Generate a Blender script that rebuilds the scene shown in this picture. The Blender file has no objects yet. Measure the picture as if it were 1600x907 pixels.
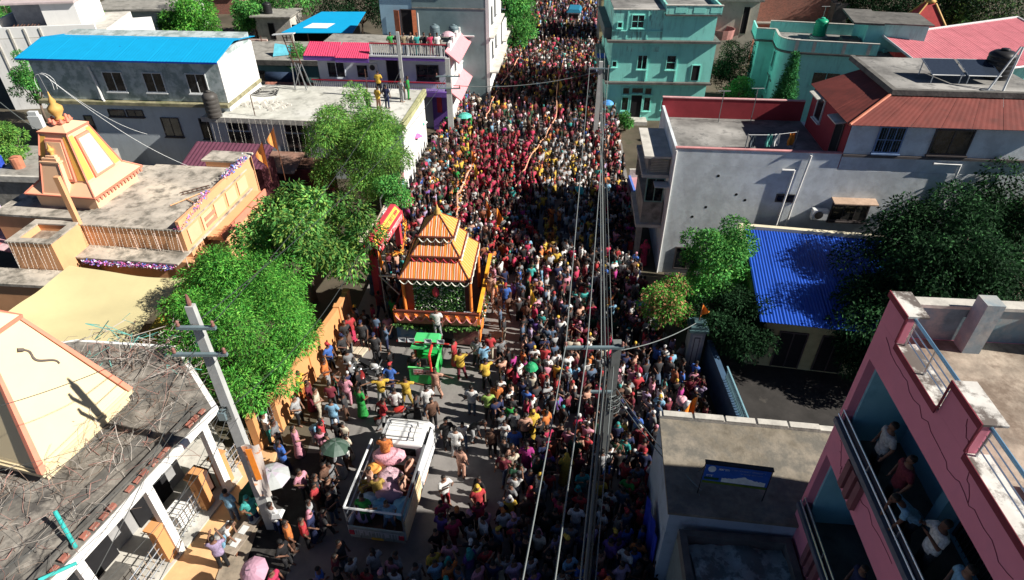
import bpy, bmesh, math, random
import numpy as np
from mathutils import Vector, Matrix
R = math.radians
rnd = random.Random(7)
nrs = np.random.RandomState(11)
S = bpy.context.scene
COL = S.collection
# ------------------------------------------------------------------ camera, world, sun
CH, CF, TH = 20.0, 980.0, R(36)
cam = bpy.data.cameras.new('camera'); camo = bpy.data.objects.new('camera', cam); COL.objects.link(camo)
camo.location = (0, 0, CH); camo.rotation_euler = (R(90) - TH, 0, 0)
cam.sensor_width = 36; cam.lens = 36 * CF / 1600; cam.clip_start = .1; cam.clip_end = 3000
S.camera = camo
SUN_EL, SUN_AZ = R(36.5), R(-12.5)      # direction to the sun in the xy plane
w = bpy.data.worlds.new('World'); S.world = w; w.use_nodes = True
nt = w.node_tree; bg = nt.nodes['Background']; sky = nt.nodes.new('ShaderNodeTexSky'); sky.sky_type = 'NISHITA'
sky.sun_disc = False; sky.sun_elevation = SUN_EL; sky.sun_rotation = R(90) - SUN_AZ
sky.air_density = .45; sky.dust_density = .2; sky.altitude = 1500
nt.links.new(sky.outputs[0], bg.inputs[0]); bg.inputs[1].default_value = .05
sl = bpy.data.lights.new('sun', 'SUN'); sl.energy = 5.0; sl.angle = R(.53); sl.color = (1, .94, .85)
so = bpy.data.objects.new('sun', sl); COL.objects.link(so)
sd = Vector((math.cos(SUN_AZ) * math.cos(SUN_EL), math.sin(SUN_AZ) * math.cos(SUN_EL), math.sin(SUN_EL)))
so.rotation_euler = sd.to_track_quat('Z', 'Y').to_euler()
S.view_settings.view_transform = 'Standard'; S.view_settings.look = 'None'
S.view_settings.exposure = .8; S.view_settings.gamma = 1
S.render.engine = 'CYCLES'; S.cycles.max_bounces = 5; S.cycles.diffuse_bounces = 2; S.cycles.glossy_bounces = 2
S.cycles.transparent_max_bounces = 6

cT, sT = math.cos(TH), math.sin(TH)
def at(px, py, z=0.0):
    """world point at height z seen at pixel (px,py) of the 1600 px photograph (survey helper)"""
    a = (px - 800) / CF; b = (453.5 - py) / CF
    t = (z - CH) / (-sT + b * cT)
    return Vector((a * t, (cT + b * sT) * t, z))

# ------------------------------------------------------------------ materials
MATS = {}
def mat(name, col, rough=.8, var=.25, scale=3.0, stain=0.0, staincol=(.03, .03, .028), bump=.0, metal=0.0, objcol=False,
        attr=None, streak=False, spec=.3, trans=0.0, col2=None, thr=(.52, .68)):
    if name in MATS: return MATS[name]
    m = bpy.data.materials.new(name); m.use_nodes = True; MATS[name] = m
    t = m.node_tree; N = t.nodes; L = t.links; bs = N['Principled BSDF']
    bs.inputs['Roughness'].default_value = rough; bs.inputs['Metallic'].default_value = metal
    bs.inputs['Specular IOR Level'].default_value = spec
    if objcol:
        oi = N.new('ShaderNodeObjectInfo'); src = oi.outputs['Color']
    elif attr:
        at_ = N.new('ShaderNodeAttribute'); at_.attribute_name = attr; src = at_.outputs['Color']
    else:
        rg = N.new('ShaderNodeRGB'); rg.outputs[0].default_value = (*col, 1); src = rg.outputs[0]
    tc = N.new('ShaderNodeTexCoord')
    no = N.new('ShaderNodeTexNoise'); no.inputs['Scale'].default_value = scale; no.inputs['Detail'].default_value = 6
    no.inputs['Roughness'].default_value = .65
    L.new(tc.outputs['Object'], no.inputs['Vector'])
    mr = N.new('ShaderNodeMapRange'); L.new(no.outputs[0], mr.inputs[0])
    mr.inputs[1].default_value = .3; mr.inputs[2].default_value = .7
    mr.inputs[3].default_value = 1 - var; mr.inputs[4].default_value = 1 + var * .6
    mx = N.new('ShaderNodeVectorMath'); mx.operation = 'SCALE'
    L.new(src, mx.inputs[0]); L.new(mr.outputs[0], mx.inputs['Scale']); out = mx.outputs[0]
    if col2 is not None:
        n3 = N.new('ShaderNodeTexNoise'); n3.inputs['Scale'].default_value = scale * .35; n3.inputs['Detail'].default_value = 4
        L.new(tc.outputs['Object'], n3.inputs['Vector'])
        r3 = N.new('ShaderNodeMapRange'); L.new(n3.outputs[0], r3.inputs[0]); r3.inputs[1].default_value = .48; r3.inputs[2].default_value = .6
        m3 = N.new('ShaderNodeMix'); m3.data_type = 'RGBA'; L.new(r3.outputs[0], m3.inputs[0]); L.new(out, m3.inputs[6])
        m3.inputs[7].default_value = (*col2, 1); out = m3.outputs[2]
    if stain > 0:
        mp = N.new('ShaderNodeMapping'); L.new(tc.outputs['Object'], mp.inputs[0])
        mp.inputs['Scale'].default_value = (2.2, 2.2, .35) if streak else (.8, .8, .8)
        n2 = N.new('ShaderNodeTexNoise'); n2.inputs['Scale'].default_value = 1.4; n2.inputs['Detail'].default_value = 8
        n2.inputs['Roughness'].default_value = .7
        L.new(mp.outputs[0], n2.inputs['Vector'])
        r2 = N.new('ShaderNodeMapRange'); L.new(n2.outputs[0], r2.inputs[0]); r2.inputs[1].default_value = thr[0]; r2.inputs[2].default_value = thr[1]
        r2.inputs[4].default_value = stain
        m2 = N.new('ShaderNodeMix'); m2.data_type = 'RGBA'; L.new(r2.outputs[0], m2.inputs[0]); L.new(out, m2.inputs[6])
        m2.inputs[7].default_value = (*staincol, 1); out = m2.outputs[2]
    L.new(out, bs.inputs['Base Color'])
    if bump > 0:
        nb = N.new('ShaderNodeTexNoise'); nb.inputs['Scale'].default_value = scale * 5; nb.inputs['Detail'].default_value = 5
        L.new(tc.outputs['Object'], nb.inputs['Vector'])
        bp = N.new('ShaderNodeBump'); bp.inputs['Strength'].default_value = bump; bp.inputs['Distance'].default_value = .03
        L.new(nb.outputs[0], bp.inputs['Height']); L.new(bp.outputs[0], bs.inputs['Normal'])
    if trans > 0:
        tr = N.new('ShaderNodeBsdfTranslucent'); L.new(out, tr.inputs[0]); ms = N.new('ShaderNodeMixShader')
        ms.inputs[0].default_value = trans; o = N['Material Output']
        L.new(bs.outputs[0], ms.inputs[1]); L.new(tr.outputs[0], ms.inputs[2]); L.new(ms.outputs[0], o.inputs[0])
    return m
def stripes(name, cols, axis='X', freq=3.0, rough=.8):
    """cloth sewn from parallel coloured bands"""
    if name in MATS: return MATS[name]
    m = bpy.data.materials.new(name); m.use_nodes = True; MATS[name] = m
    t = m.node_tree; N = t.nodes; L = t.links; bs = N['Principled BSDF']; bs.inputs['Roughness'].default_value = rough
    tc = N.new('ShaderNodeTexCoord'); sp = N.new('ShaderNodeSeparateXYZ'); L.new(tc.outputs['UV'], sp.inputs[0])
    n0 = N.new('ShaderNodeTexNoise'); n0.inputs['Scale'].default_value = 3; L.new(tc.outputs['UV'], n0.inputs['Vector'])
    ad = N.new('ShaderNodeMath'); ad.operation = 'MULTIPLY_ADD'; L.new(n0.outputs[0], ad.inputs[0]); ad.inputs[1].default_value = .015
    L.new(sp.outputs[axis], ad.inputs[2])
    mu = N.new('ShaderNodeMath'); mu.operation = 'MULTIPLY'; L.new(ad.outputs[0], mu.inputs[0]); mu.inputs[1].default_value = freq
    fr = N.new('ShaderNodeMath'); fr.operation = 'FRACT'; L.new(mu.outputs[0], fr.inputs[0])
    cr = N.new('ShaderNodeValToRGB'); L.new(fr.outputs[0], cr.inputs[0]); e = cr.color_ramp; e.interpolation = 'CONSTANT'
    k = len(cols); e.elements[0].color = (*cols[0], 1); e.elements[0].position = 0
    e.elements[1].color = (*cols[1], 1); e.elements[1].position = 1 / k
    for i in range(2, k): q = e.elements.new(i / k); q.color = (*cols[i], 1)
    L.new(cr.outputs[0], bs.inputs['Base Color']); return m
M_GLASS = mat('window_glass', (.014, .018, .022), .08, .5, 2, .7, (.06, .055, .05), spec=.6, thr=(.5, .56))
M_DARK = mat('dark_interior', (.012, .012, .014), .9)
M_FRAME = mat('window_frame_white', (.6, .62, .62), .5, .1)
M_FRAMED = mat('window_frame_dark', (.07, .06, .06), .5, .1)
M_CONC = mat('old_concrete', (.30, .29, .26), .9, .35, 1.2, .75, (.07, .07, .065), .4)
M_CONCL = mat('light_concrete', (.52, .50, .45), .9, .25, 1.5, .5, (.12, .12, .11), .3)
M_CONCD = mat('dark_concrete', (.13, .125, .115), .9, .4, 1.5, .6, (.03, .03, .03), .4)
M_WHITE = mat('white_wall', (.74, .74, .72), .85, .08, 2, .35, (.35, .35, .33), .1, streak=True)
M_WOOD = mat('brown_wood', (.16, .07, .04), .7, .3, 4)
M_METAL = mat('grey_metal', (.25, .26, .27), .45, .2, 5, metal=.6)
M_STEEL = mat('steel_tube', (.55, .58, .62), .3, .1, 5, metal=.9)
M_BLACK = mat('black_plastic', (.02, .02, .022), .45, .2, 3)
M_RUST = mat('rusty_iron', (.10, .05, .035), .8, .4, 6)

# ------------------------------------------------------------------ mesh helpers
class MB:
    def __init__(s): s.v = []; s.f = []; s.m = []; s.uv = {}
    def add(s, vs, fs, m=0):
        o = len(s.v); s.v += [tuple(v) for v in vs]
        for f in fs: s.f.append(tuple(o + i for i in f)); s.m.append(m)
        return s
    def hexa(s, p, m=0):   # 4 bottom ccw, 4 top ccw
        return s.add(p, [(3, 2, 1, 0), (4, 5, 6, 7), (0, 1, 5, 4), (1, 2, 6, 5), (2, 3, 7, 6), (3, 0, 4, 7)], m)
    def box(s, x0, x1, y0, y1, z0, z1, m=0):
        return s.hexa([(x0, y0, z0), (x1, y0, z0), (x1, y1, z0), (x0, y1, z0), (x0, y0, z1), (x1, y0, z1), (x1, y1, z1), (x0, y1, z1)], m)
    def cyl(s, x, y, z0, z1, r0, r1=None, n=12, m=0):
        return s.tube([(x, y, z0), (x, y, z1)], [r0, r0 if r1 is None else r1], n, m)
    def tube(s, pts, r, n=5, m=0, cap=True):
        pts = [Vector(p) for p in pts]; k = len(pts)
        rr = r if isinstance(r, (list, tuple)) else [r] * k
        o = len(s.v); d0 = (pts[-1] - pts[0])
        up = Vector((0, 0, 1)) if abs(d0.normalized().z) < .9 else Vector((1, 0, 0))
        for i, p in enumerate(pts):
            d = (pts[min(i + 1, k - 1)] - pts[max(i - 1, 0)]).normalized()
            a = d.cross(up)
            if a.length < 1e-4: a = d.cross(Vector((0, 1, 0)))
            a.normalize(); b = d.cross(a).normalized()
            for j in range(n):
                t = 2 * math.pi * j / n; s.v.append(tuple(p + (a * math.cos(t) + b * math.sin(t)) * rr[i]))
        for i in range(k - 1):
            for j in range(n):
                q = (j + 1) % n; s.f.append((o + i * n + j, o + (i + 1) * n + j, o + (i + 1) * n + q, o + i * n + q)); s.m.append(m)
        if cap:
            s.f.append(tuple(o + j for j in range(n))); s.m.append(m)
            s.f.append(tuple(o + (k - 1) * n + j for j in reversed(range(n)))); s.m.append(m)
        return s
    def lathe(s, prof, n=12, c=(0, 0, 0), m=0, ph=0.0, sx=1, sy=1):
        o = len(s.v); k = len(prof)
        for r, z in prof:
            for j in range(n):
                t = 2 * math.pi * j / n + ph; s.v.append((c[0] + sx * r * math.cos(t), c[1] + sy * r * math.sin(t), c[2] + z))
        for i in range(k - 1):
            for j in range(n):
                q = (j + 1) % n; s.f.append((o + i * n + j, o + i * n + q, o + (i + 1) * n + q, o + (i + 1) * n + j)); s.m.append(m)
        s.f.append(tuple(o + j for j in reversed(range(n)))); s.m.append(m)
        s.f.append(tuple(o + (k - 1) * n + j for j in range(n))); s.m.append(m)
        return s
    def prism(s, poly, z0, z1, m=0):
        n = len(poly)
        return s.add([(p[0], p[1], z0) for p in poly] + [(p[0], p[1], z1) for p in poly],
                     [tuple(reversed(range(n))), tuple(range(n, 2 * n))] + [(i, (i + 1) % n, n + (i + 1) % n, n + i) for i in range(n)], m)
    def slab(s, q, t=.04, m=0, nrm=None):   # 4 corner points given thickness t below
        q = [Vector(p) for p in q]; n_ = (q[1] - q[0]).cross(q[3] - q[0]).normalized() if nrm is None else Vector(nrm)
        return s.hexa([p - n_ * t for p in q] + q, m)
    def build(s, name, mats, parent=None, smooth=False, loc=None):
        me = bpy.data.meshes.new(name); me.from_pydata(s.v, [], s.f)
        for q in (mats if isinstance(mats, (list, tuple)) else [mats]): me.materials.append(q)
        if max(s.m, default=0) > 0: me.polygons.foreach_set('material_index', s.m)
        if smooth: me.polygons.foreach_set('use_smooth', [True] * len(s.f))
        me.update()
        return link(name, me, parent, loc)
def link(name, me, parent=None, loc=None):
    o = bpy.data.objects.new(name, me); COL.objects.link(o)
    if parent: o.parent = parent
    if loc is not None: o.location = loc
    return o
def tag(o, label=None, cat=None, group=None, kind=None):
    if label: o['label'] = label
    if cat: o['category'] = cat
    if group: o['group'] = group
    if kind: o['kind'] = kind
    return o
def thing(name, label, cat, loc=(0, 0, 0), rz=0.0, group=None):
    o = bpy.data.objects.new(name, None); COL.objects.link(o); o.empty_display_size = .3
    o.location = loc; o.rotation_euler = (0, 0, rz); return tag(o, label, cat, group)
def copy_tree(o, parent=None):
    c = o.copy(); COL.objects.link(c); c.parent = parent
    for ch in list(o.children): copy_tree(ch, c)
    return c
def bx(name, m, parent, *a, kind=None):
    b = MB()
    if isinstance(a[0], (list, tuple)):
        for q in a: b.box(*q)
    else: b.box(*a)
    return tag(b.build(name, m, parent), kind=kind)
# ---- windows / doors: canonical frame x right, -y outward, z up; origin at lower left of the opening
WC = {}
def window(parent, x, y, z, wd, h, rz=0.0, cols=2, rows=1, fm=None, sill=True, shade=False, grill=False, gl=None, door=False, fr=.06, shm=None):
    fm = fm or M_FRAME; gl = gl or M_GLASS
    k = (round(wd, 2), round(h, 2), cols, rows, fm.name, sill, grill, gl.name, door, fr)
    if k not in WC:
        f = MB(); f.box(-fr, 0, -.07, .03, -fr if not door else 0, h + fr); f.box(wd, wd + fr, -.07, .03, -fr if not door else 0, h + fr)
        f.box(0, wd, -.07, .03, h, h + fr)
        if not door: f.box(0, wd, -.07, .03, -fr, 0)
        for i in range(1, cols): xx = wd * i / cols; f.box(xx - .025, xx + .025, -.055, .02, 0, h)
        for i in range(1, rows): zz = h * i / rows; f.box(0, wd, -.052, .017, zz - .02, zz + .02)
        if grill:
            n = int(wd / .12)
            for i in range(1, n): f.tube([(wd * i / n, -.075, 0), (wd * i / n, -.075, h)], .008, 3)
        if sill and not door: f.box(-.12, wd + .12, -.16, .0, -fr - .07, -fr - .002)
        fo = f.build('window_frame', fm); p = MB().box(0, wd, -.03, -.012, 0, h).build('pane', gl)
        WC[k] = (fo.data, p.data); bpy.data.objects.remove(fo); bpy.data.objects.remove(p)
    a, b = WC[k]
    o = link('door' if door else 'window', a, parent, (x, y, z)); o.rotation_euler.z = rz
    pn = link('door_leaf' if door else 'pane', b, o)
    if shade:
        q = MB().hexa([(-.2, -.55, h + .12), (wd + .2, -.55, h + .12), (wd + .2, 0, h + .2), (-.2, 0, h + .2), (-.2, -.55, h + .18), (wd + .2, -.55, h + .18), (wd + .2, 0, h + .27), (-.2, 0, h + .27)])
        q.build('sunshade', shm or M_CONCL, o)
    return o
LEFT, RIGHT, BACK = R(-90), R(90), R(180)
# wall faces: front (rz 0) at y; left face (outward -x): rz=-90 ; right face (outward +x): rz=+90
def sheetroof(parent, q, m, pw=1.0, ridge=.03, n=6, name='roof_sheet', t=.02, gap=.008):
    """corrugated sheets: q = 4 corners (eave-left, eave-right, ridge-right, ridge-left); each sheet one child object"""
    q = [Vector(p) for p in q]; L = (q[1] - q[0]).length; k = max(1, int(round(L / pw)))
    nn = (q[1] - q[0]).cross(q[3] - q[0]).normalized()
    for i in range(k):
        a0, a1 = i / k + gap / L, (i + 1) / k - gap / L
        b = MB(); top = []; N_ = n * 2
        lift = nn * (.006 * (i % 2))
        for j in range(N_ + 1):
            a = a0 + (a1 - a0) * j / N_; h = ridge if j % 2 else 0
            top.append((q[0].lerp(q[1], a) + nn * h + lift, q[3].lerp(q[2], a) + nn * h + lift))
        vs = [p for e in top for p in e] + [p - nn * t for e in top for p in e]; o = 2 * (N_ + 1)
        fs = [(2 * j, 2 * j + 2, 2 * j + 3, 2 * j + 1) for j in range(N_)] + [(o + 2 * j + 1, o + 2 * j + 3, o + 2 * j + 2, o + 2 * j) for j in range(N_)]
        fs += [(o + 2 * j, o + 2 * j + 2, 2 * j + 2, 2 * j) for j in range(N_)] + [(2 * j + 1, 2 * j + 3, o + 2 * j + 3, o + 2 * j + 1) for j in range(N_)]
        fs += [(0, 1, o + 1, o), (2 * N_ + 1, 2 * N_, o + 2 * N_, o + 2 * N_ + 1)]
        b.add(vs, fs).build(name, m, parent)
def rail(parent, p, q, h, m_rail, m_bal, step=.14, name='railing', posts=True):
    p, q = Vector(p), Vector(q); L = (q - p).length; d = (q - p) / L; n = Vector((-d.y, d.x, 0)) * .04
    b = MB(); a, c = p + Vector((0, 0, h - .09)), q + Vector((0, 0, h - .09))
    b.hexa([a - n, c - n, c + n, a + n, a - n + Vector((0, 0, .09)), c - n + Vector((0, 0, .09)), c + n + Vector((0, 0, .09)), a + n + Vector((0, 0, .09))])
    r = b.build(name, m_rail, parent); k = int(L / step); bb = MB()
    for i in range(1, k):
        x = p + d * (L * i / k); bb.box(x.x - .025, x.x + .025, x.y - .025, x.y + .025, x.z + .05, x.z + h - .09)
    tag(bb.build('balusters', m_bal, r), kind='stuff')
    return r
def water_tank(loc, r, h, m, label, mcap=None):
    t = thing('water_tank', label, 'water tank', loc)
    pr = [(r * .97, 0), (r, .05)]
    n = 5
    for i in range(n):
        z = h * .82 * i / n; pr += [(r, z + .06), (r * .965, z + .09), (r, z + .12)]
    pr += [(r, h * .84), (r * .7, h * .95), (r * .35, h * .98)]
    MB().lathe(pr, 20).build('tank_body', m, t, True)
    MB().lathe([(r * .34, h * .98), (r * .34, h * 1.03), (r * .25, h * 1.05)], 14).build('tank_lid', mcap or m, t, True)
    MB().tube([(r * .9, 0, h * .1), (r * 1.15, 0, h * .1), (r * 1.15, 0, -.02)], .025, 6).build('tank_pipe', M_FRAME, t)
    return t

# ------------------------------------------------------------------ the setting
M_EARTH = mat('earth', (.10, .085, .06), .95, .5, .3, .6, (.05, .06, .03), .3)
M_ASPH = mat('asphalt', (.22, .208, .198), .9, .18, 1.5, .5, (.15, .143, .137), .25)
M_PAVE = mat('dusty_pavement', (.20, .16, .12), .9, .3, 1.2, .5, (.11, .09, .07), .3)
M_LINE = mat('road_paint', (.6, .6, .57), .8, .25, 6)
LK = [(-8, -8.8), (11, -8.3), (13, -8.1), (18.8, -8.3), (25, -8.1), (39, -7.1), (54, -5.7), (74, -2.9), (86, -.8), (100, 2.8), (140, 14)]
RK = [(-8, 4.9), (10.4, 5.0), (14.4, 5.2), (15, 8.3), (19.6, 8.5), (25, 7.4), (29, 7.2), (44, 8.6), (59, 9.6), (79, 11.2), (97, 12.4), (140, 26)]
def lerp1(T, y):
    for (a, va), (b, vb) in zip(T, T[1:]):
        if y <= b: return va + (vb - va) * max(0, (y - a)) / (b - a)
    return T[-1][1]
g = MB().add([(-900, -300, 0), (900, -300, 0), (900, 1500, 0), (-900, 1500, 0)], [(0, 1, 2, 3)]).build('ground', M_EARTH); tag(g, kind='structure')
ys = [-8, 0, 5, 10, 14.4, 15, 20, 25, 30, 39, 50, 60, 74, 86, 100, 120, 140]
b = MB(); vs = []
for y in ys: vs += [(lerp1(LK, y), y, .006), (lerp1(RK, y), y, .006)]
tag(b.add(vs, [(2 * i, 2 * i + 1, 2 * i + 3, 2 * i + 2) for i in range(len(ys) - 1)]).build('road', M_ASPH), kind='structure')
vs = []; yl = [7.5, 10, 12, 14, 16.2]
b = MB(); b.hexa([(-11.0, 7.4, 0), (-8.0, 7.4, 0), (-7.75, 16.3, 0), (-9.6, 16.3, 0), (-11.0, 7.4, .02), (-8.0, 7.4, .02), (-7.75, 16.3, .02), (-9.6, 16.3, .02)])
tag(MB().prism([(8.9, 15.0), (24, 13.5), (26, 27), (8.6, 29.2)], 0, .02).build('yard_ground', mat('yard_painted_shade', (.035, .032, .03), .85, .5, .8, .5, (.09, .08, .07), thr=(.58, .66))), kind='structure')  # shade of the trees and pink building is put into this near-black colour
# stripes of the pedestrian crossing
cr = thing('pedestrian_crossing', 'white striped pedestrian crossing painted across the road beyond the float', 'road marking', (2.3, 45, .012), R(-5))
for i in range(9): bx('stripe', M_LINE, cr, -.9, 2.1, -3.5 + i * .85, -3.1 + i * .85, 0, .004)
cr2 = thing('lane_marking', 'short white dashes painted side by side on the shaded road', 'road marking', (2.4, 33.4, .012), R(-5))
for i in range(4):
    bx('stripe', M_LINE, cr2, -.5, .1, -1.5 + i * .8, -1.2 + i * .8, 0, .004); bx('stripe', M_LINE, cr2, .6, 1.0, -1.5 + i * .8, -1.2 + i * .8, 0, .004)

# ------------------------------------------------------------------ big white house on the right
A = at(1057, 232, 7.4)
t = thing('white_house', 'big pale house with red tin upper roof and maroon room on its terrace', 'house', (8.16, 29.3, 0), R(-4.9))
M_WH = mat('pale_grey_plaster', (.64, .69, .72), .85, .22, .7, .8, (.48, .51, .53), .2, thr=(.46, .60))
M_MAROON = mat('maroon_paint', (.30, .035, .045), .8, .2, 1, .3, (.15, .03, .03), .1)
M_REDTIN = mat('red_tin', (.17, .038, .030), .75, .3, 1.2, .7, (.10, .03, .025), .05)
M_SLATE = mat('roof_screed', (.20, .195, .185), .9, .5, .8, .85, (.05, .052, .055), .3, col2=(.36, .35, .33))
bx('wall', M_WH, t, 0, 17.2, 0, 6.5, 0, 6.55)
bx('terrace_floor', M_SLATE, t, .15, 7.95, .15, 6.4, 6.55, 6.62)
M_COPE = mat('dark_coping', (.10, .09, .09), .8, .2)
M_PINKP = mat('faded_pink_paint', (.55, .25, .25), .8, .3, 2)
bx('parapet', M_WH, t, [0, 7.95, 0, .14, 6.555, 7.4], [0, .14, .14, 6.4, 6.555, 7.3])
bx('parapet', M_MAROON, t, 0, 7.95, 6.4, 6.55, 6.555, 7.75)
bx('coping', M_PINKP, t, [-.03, 7.97, -.03, .17, 7.402, 7.46]); bx('coping', mat('pink_coping', (.6, .33, .33), .8), t, -.03, 7.95, 6.37, 6.58, 7.752, 7.8)
bx('ledge', M_COPE, t, 7.97, 17.3, -.12, .0, 7.3, 7.42)
bx('upper_wall', M_WH, t, 8.0, 17.2, .012, 5.6, 6.56, 9.0)
bx('side_wall', M_MAROON, t, 7.955, 7.998, .02, 5.6, 6.63, 9.0)
# hip roof of red tin and concrete slab behind it
sheetroof(t, [(7.7, -.35, 8.98), (17.3, -.35, 8.98), (17.3, 1.75, 9.88), (10.2, 1.75, 9.88)], M_REDTIN, 1.35, .006, 5)
sheetroof(t, [(7.7, 5.7, 8.98), (7.7, -.35, 8.98), (10.2, 1.75, 9.88), (10.2, 5.7, 9.88)], M_REDTIN, 2.1, .006, 5)
MB().tube([(7.7, -.37, 9.02), (10.2, 1.75, 9.93)], .07, 6).build('ridge_cap', mat('orange_ridge', (.5, .17, .1), .6), t)
bx('roof_slab', M_SLATE, t, 10.15, 17.3, 1.7, 7.4, 9.86, 10.02)
bx('slab_edge', M_CONCD, t, [10.0, 17.3, 1.5, 1.75, 9.84, 10.1], [10.0, 10.25, 1.752, 7.4, 9.84, 10.1])
M_BLUEF = mat('blue_window_frame', (.16, .24, .4), .5)
window(t, 9.35, 0, 7.6, 1.1, 1.2, cols=3, rows=2, fm=M_BLUEF, grill=True)
window(t, 11.9, 0, 7.6, 1.65, 1.15, cols=2, fm=M_FRAMED)
window(t, 7.955, 4.6, 7.6, .9, 1.1, LEFT, cols=1, shade=True, fm=M_FRAME)
window(t, 7.955, 1.5, 6.66, .8, 1.9, LEFT, cols=1, door=True, fm=M_FRAMED, gl=M_DARK, shade=True)
# lower wall windows
M_RUSTY = mat('rust_stained_shade', (.42, .30, .22), .9, .3, 3, .6, (.3, .13, .05))
window(t, 8.35, 0, 3.8, 1.75, 1.0, cols=3, fm=M_FRAMED, shade=True, shm=M_RUSTY)
window(t, 5.45, 0, 4.75, .9, .32, cols=2, fm=M_FRAMED, sill=False)
window(t, .9, 0, .35, 1.3, 1.3, cols=2, fm=M_FRAMED, sill=False)
window(t, 3.3, 0, 2.2, 1.2, .3, cols=1, fm=M_FRAMED, sill=False)
pm = mat('white_pipe', (.68, .68, .66), .5, .1)
for pts in ([(5.9, -.1, 6.5), (5.75, -.1, 3.2)], [(5.3, -.1, 6.5), (5.9, -.1, 6.5)], [(6.5, -.1, 7.3), (6.3, -.1, 4.5), (6.25, -.1, 3.0)], [(12.3, -.1, 7.1), (13.56, -.1, 7.1), (13.55, -.1, 4.2)], [(.02, -.06, 7.3), (.02, -.06, 0)]):
    MB().tube(pts, .055, 6).build('drain_pipe', pm, t)
for x, z in ((2.3, 6.0), (3.4, 5.0), (2.0, 4.2), (3.9, 4.7), (1.4, 3.6)): MB().lathe([(.08, 0), (.06, .006)], 8).build('pipe_hole', M_DARK, t, loc=(x, -.002, z)).rotation_euler = (R(90), 0, 0)
# street side wing with balconies
bx('balcony_wall', M_CONC, t, [-1.15, -.06, .9, 4.5, 2.6, 3.9], [-1.15, -.05, .9, 4.5, 5.6, 6.5])
bx('balcony_slab', M_CONCL, t, -1.4, -.02, .7, 4.6, 2.42, 2.6); bx('balcony_slab', M_CONCL, t, -1.4, -.02, .7, 4.6, 5.42, 5.6); bx('balcony_slab', M_CONCL, t, -1.4, -.02, .7, 4.6, 6.5, 6.62)
bx('pillar', M_CONC, t, -1.3, -1.0, .8, 1.1, 0, 2.42); bx('pillar', M_CONC, t, -1.3, -1.0, 4.2, 4.5, 0, 2.42); bx('pillar', M_CONC, t, -1.3, -1.0, 4.2, 4.5, 3.9, 5.42)
M_GRW = mat('green_window_frame', (.2, .34, .31), .5)
window(t, -1.05, .9, 4.0, .85, 1.3, cols=2, fm=M_GRW, sill=False)
lv = MB()
for i in range(8): lv.box(-1.0, -.15, .84, .9, 5.72 + i * .09, 5.76 + i * .09)
tag(lv.build('louvre', mat('cream_louvre', (.55, .5, .4), .7), t), kind='stuff')
bx('side_awning', M_FRAME, t, -.75, .05, .2, .9, 5.1, 5.16)
# things on the house
ac = thing('air_conditioner', 'white outdoor air conditioner unit on the pale house wall', 'air conditioner', Vector((8.16, 29.3, 0)) + Matrix.Rotation(R(-4.9), 3, 'Z') @ Vector((7.3, -.02, 3.95)), R(-4.9))
bx('casing', M_FRAME, ac, 0, .75, -.42, -.1, 0, .55); MB().lathe([(.21, 0), (.21, .02), (.05, .03)], 16).build('fan_grille', M_BLACK, ac, loc=(.3, -.43, .28)).rotation_euler = (R(90), 0, 0)
bx('bracket', M_METAL, ac, [.1, .14, -.4, 0, -.06, -.005], [.6, .64, -.4, 0, -.06, -.005])
F_WH = Matrix.Translation((8.16, 29.3, 0)) @ Matrix.Rotation(R(-4.9), 4, 'Z')
water_tank(F_WH @ Vector((16.0, 4.2, 10.02)), .62, 1.35, M_BLACK, 'black plastic water tank beside the solar panels on the concrete roof')
M_SOLAR = mat('solar_cells', (.03, .04, .06), .2, .2, 8, spec=.6)
for i, (x, lab) in enumerate(((12.3, 'left tilted solar panel on thin white legs on the concrete roof'), (14.0, 'right tilted solar panel on the concrete roof next to the black tank'))):
    p = thing('solar_array', lab, 'solar panel', F_WH @ Vector((x, 2.9, 10.02)), R(-4.9), 'solar panels on the concrete roof')
    p.scale = (.95, .8, .8); MB().slab([(0, 0, .55), (1.6, 0, .55), (1.6, 1.9, 1.0), (0, 1.9, 1.0)], .03).build('panel', M_SOLAR, p)
    MB().tube([(0, 0, .53), (1.6, 0, .53), (1.6, 1.9, .98), (0, 1.9, .98), (0, 0, .53)], .035, 4).build('panel_frame', M_FRAME, p)
    for xx, yy, zz in ((.1, .1, .52), (1.5, .1, .52), (.1, 1.8, .95), (1.5, 1.8, .95)): MB().tube([(xx, yy, 0), (xx, yy, zz)], .03, 5).build('leg', M_FRAME, p)
h = thing('solar_heater', 'slanted white pipe frame standing beside the black roof tank', 'pipe frame', F_WH @ Vector((14.6, 2.0, 10.02)), R(-4.9))
for q in ([(0, 0, 0), (1.0, .6, 1.9)], [(.7, 0, 0), (1.1, .6, 1.9)]): MB().tube(q, .05, 6).build('pole', M_FRAME, h)
MB().lathe([(.3, 0), (.3, .05)], 12).build('base_plate', M_METAL, h)
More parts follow.
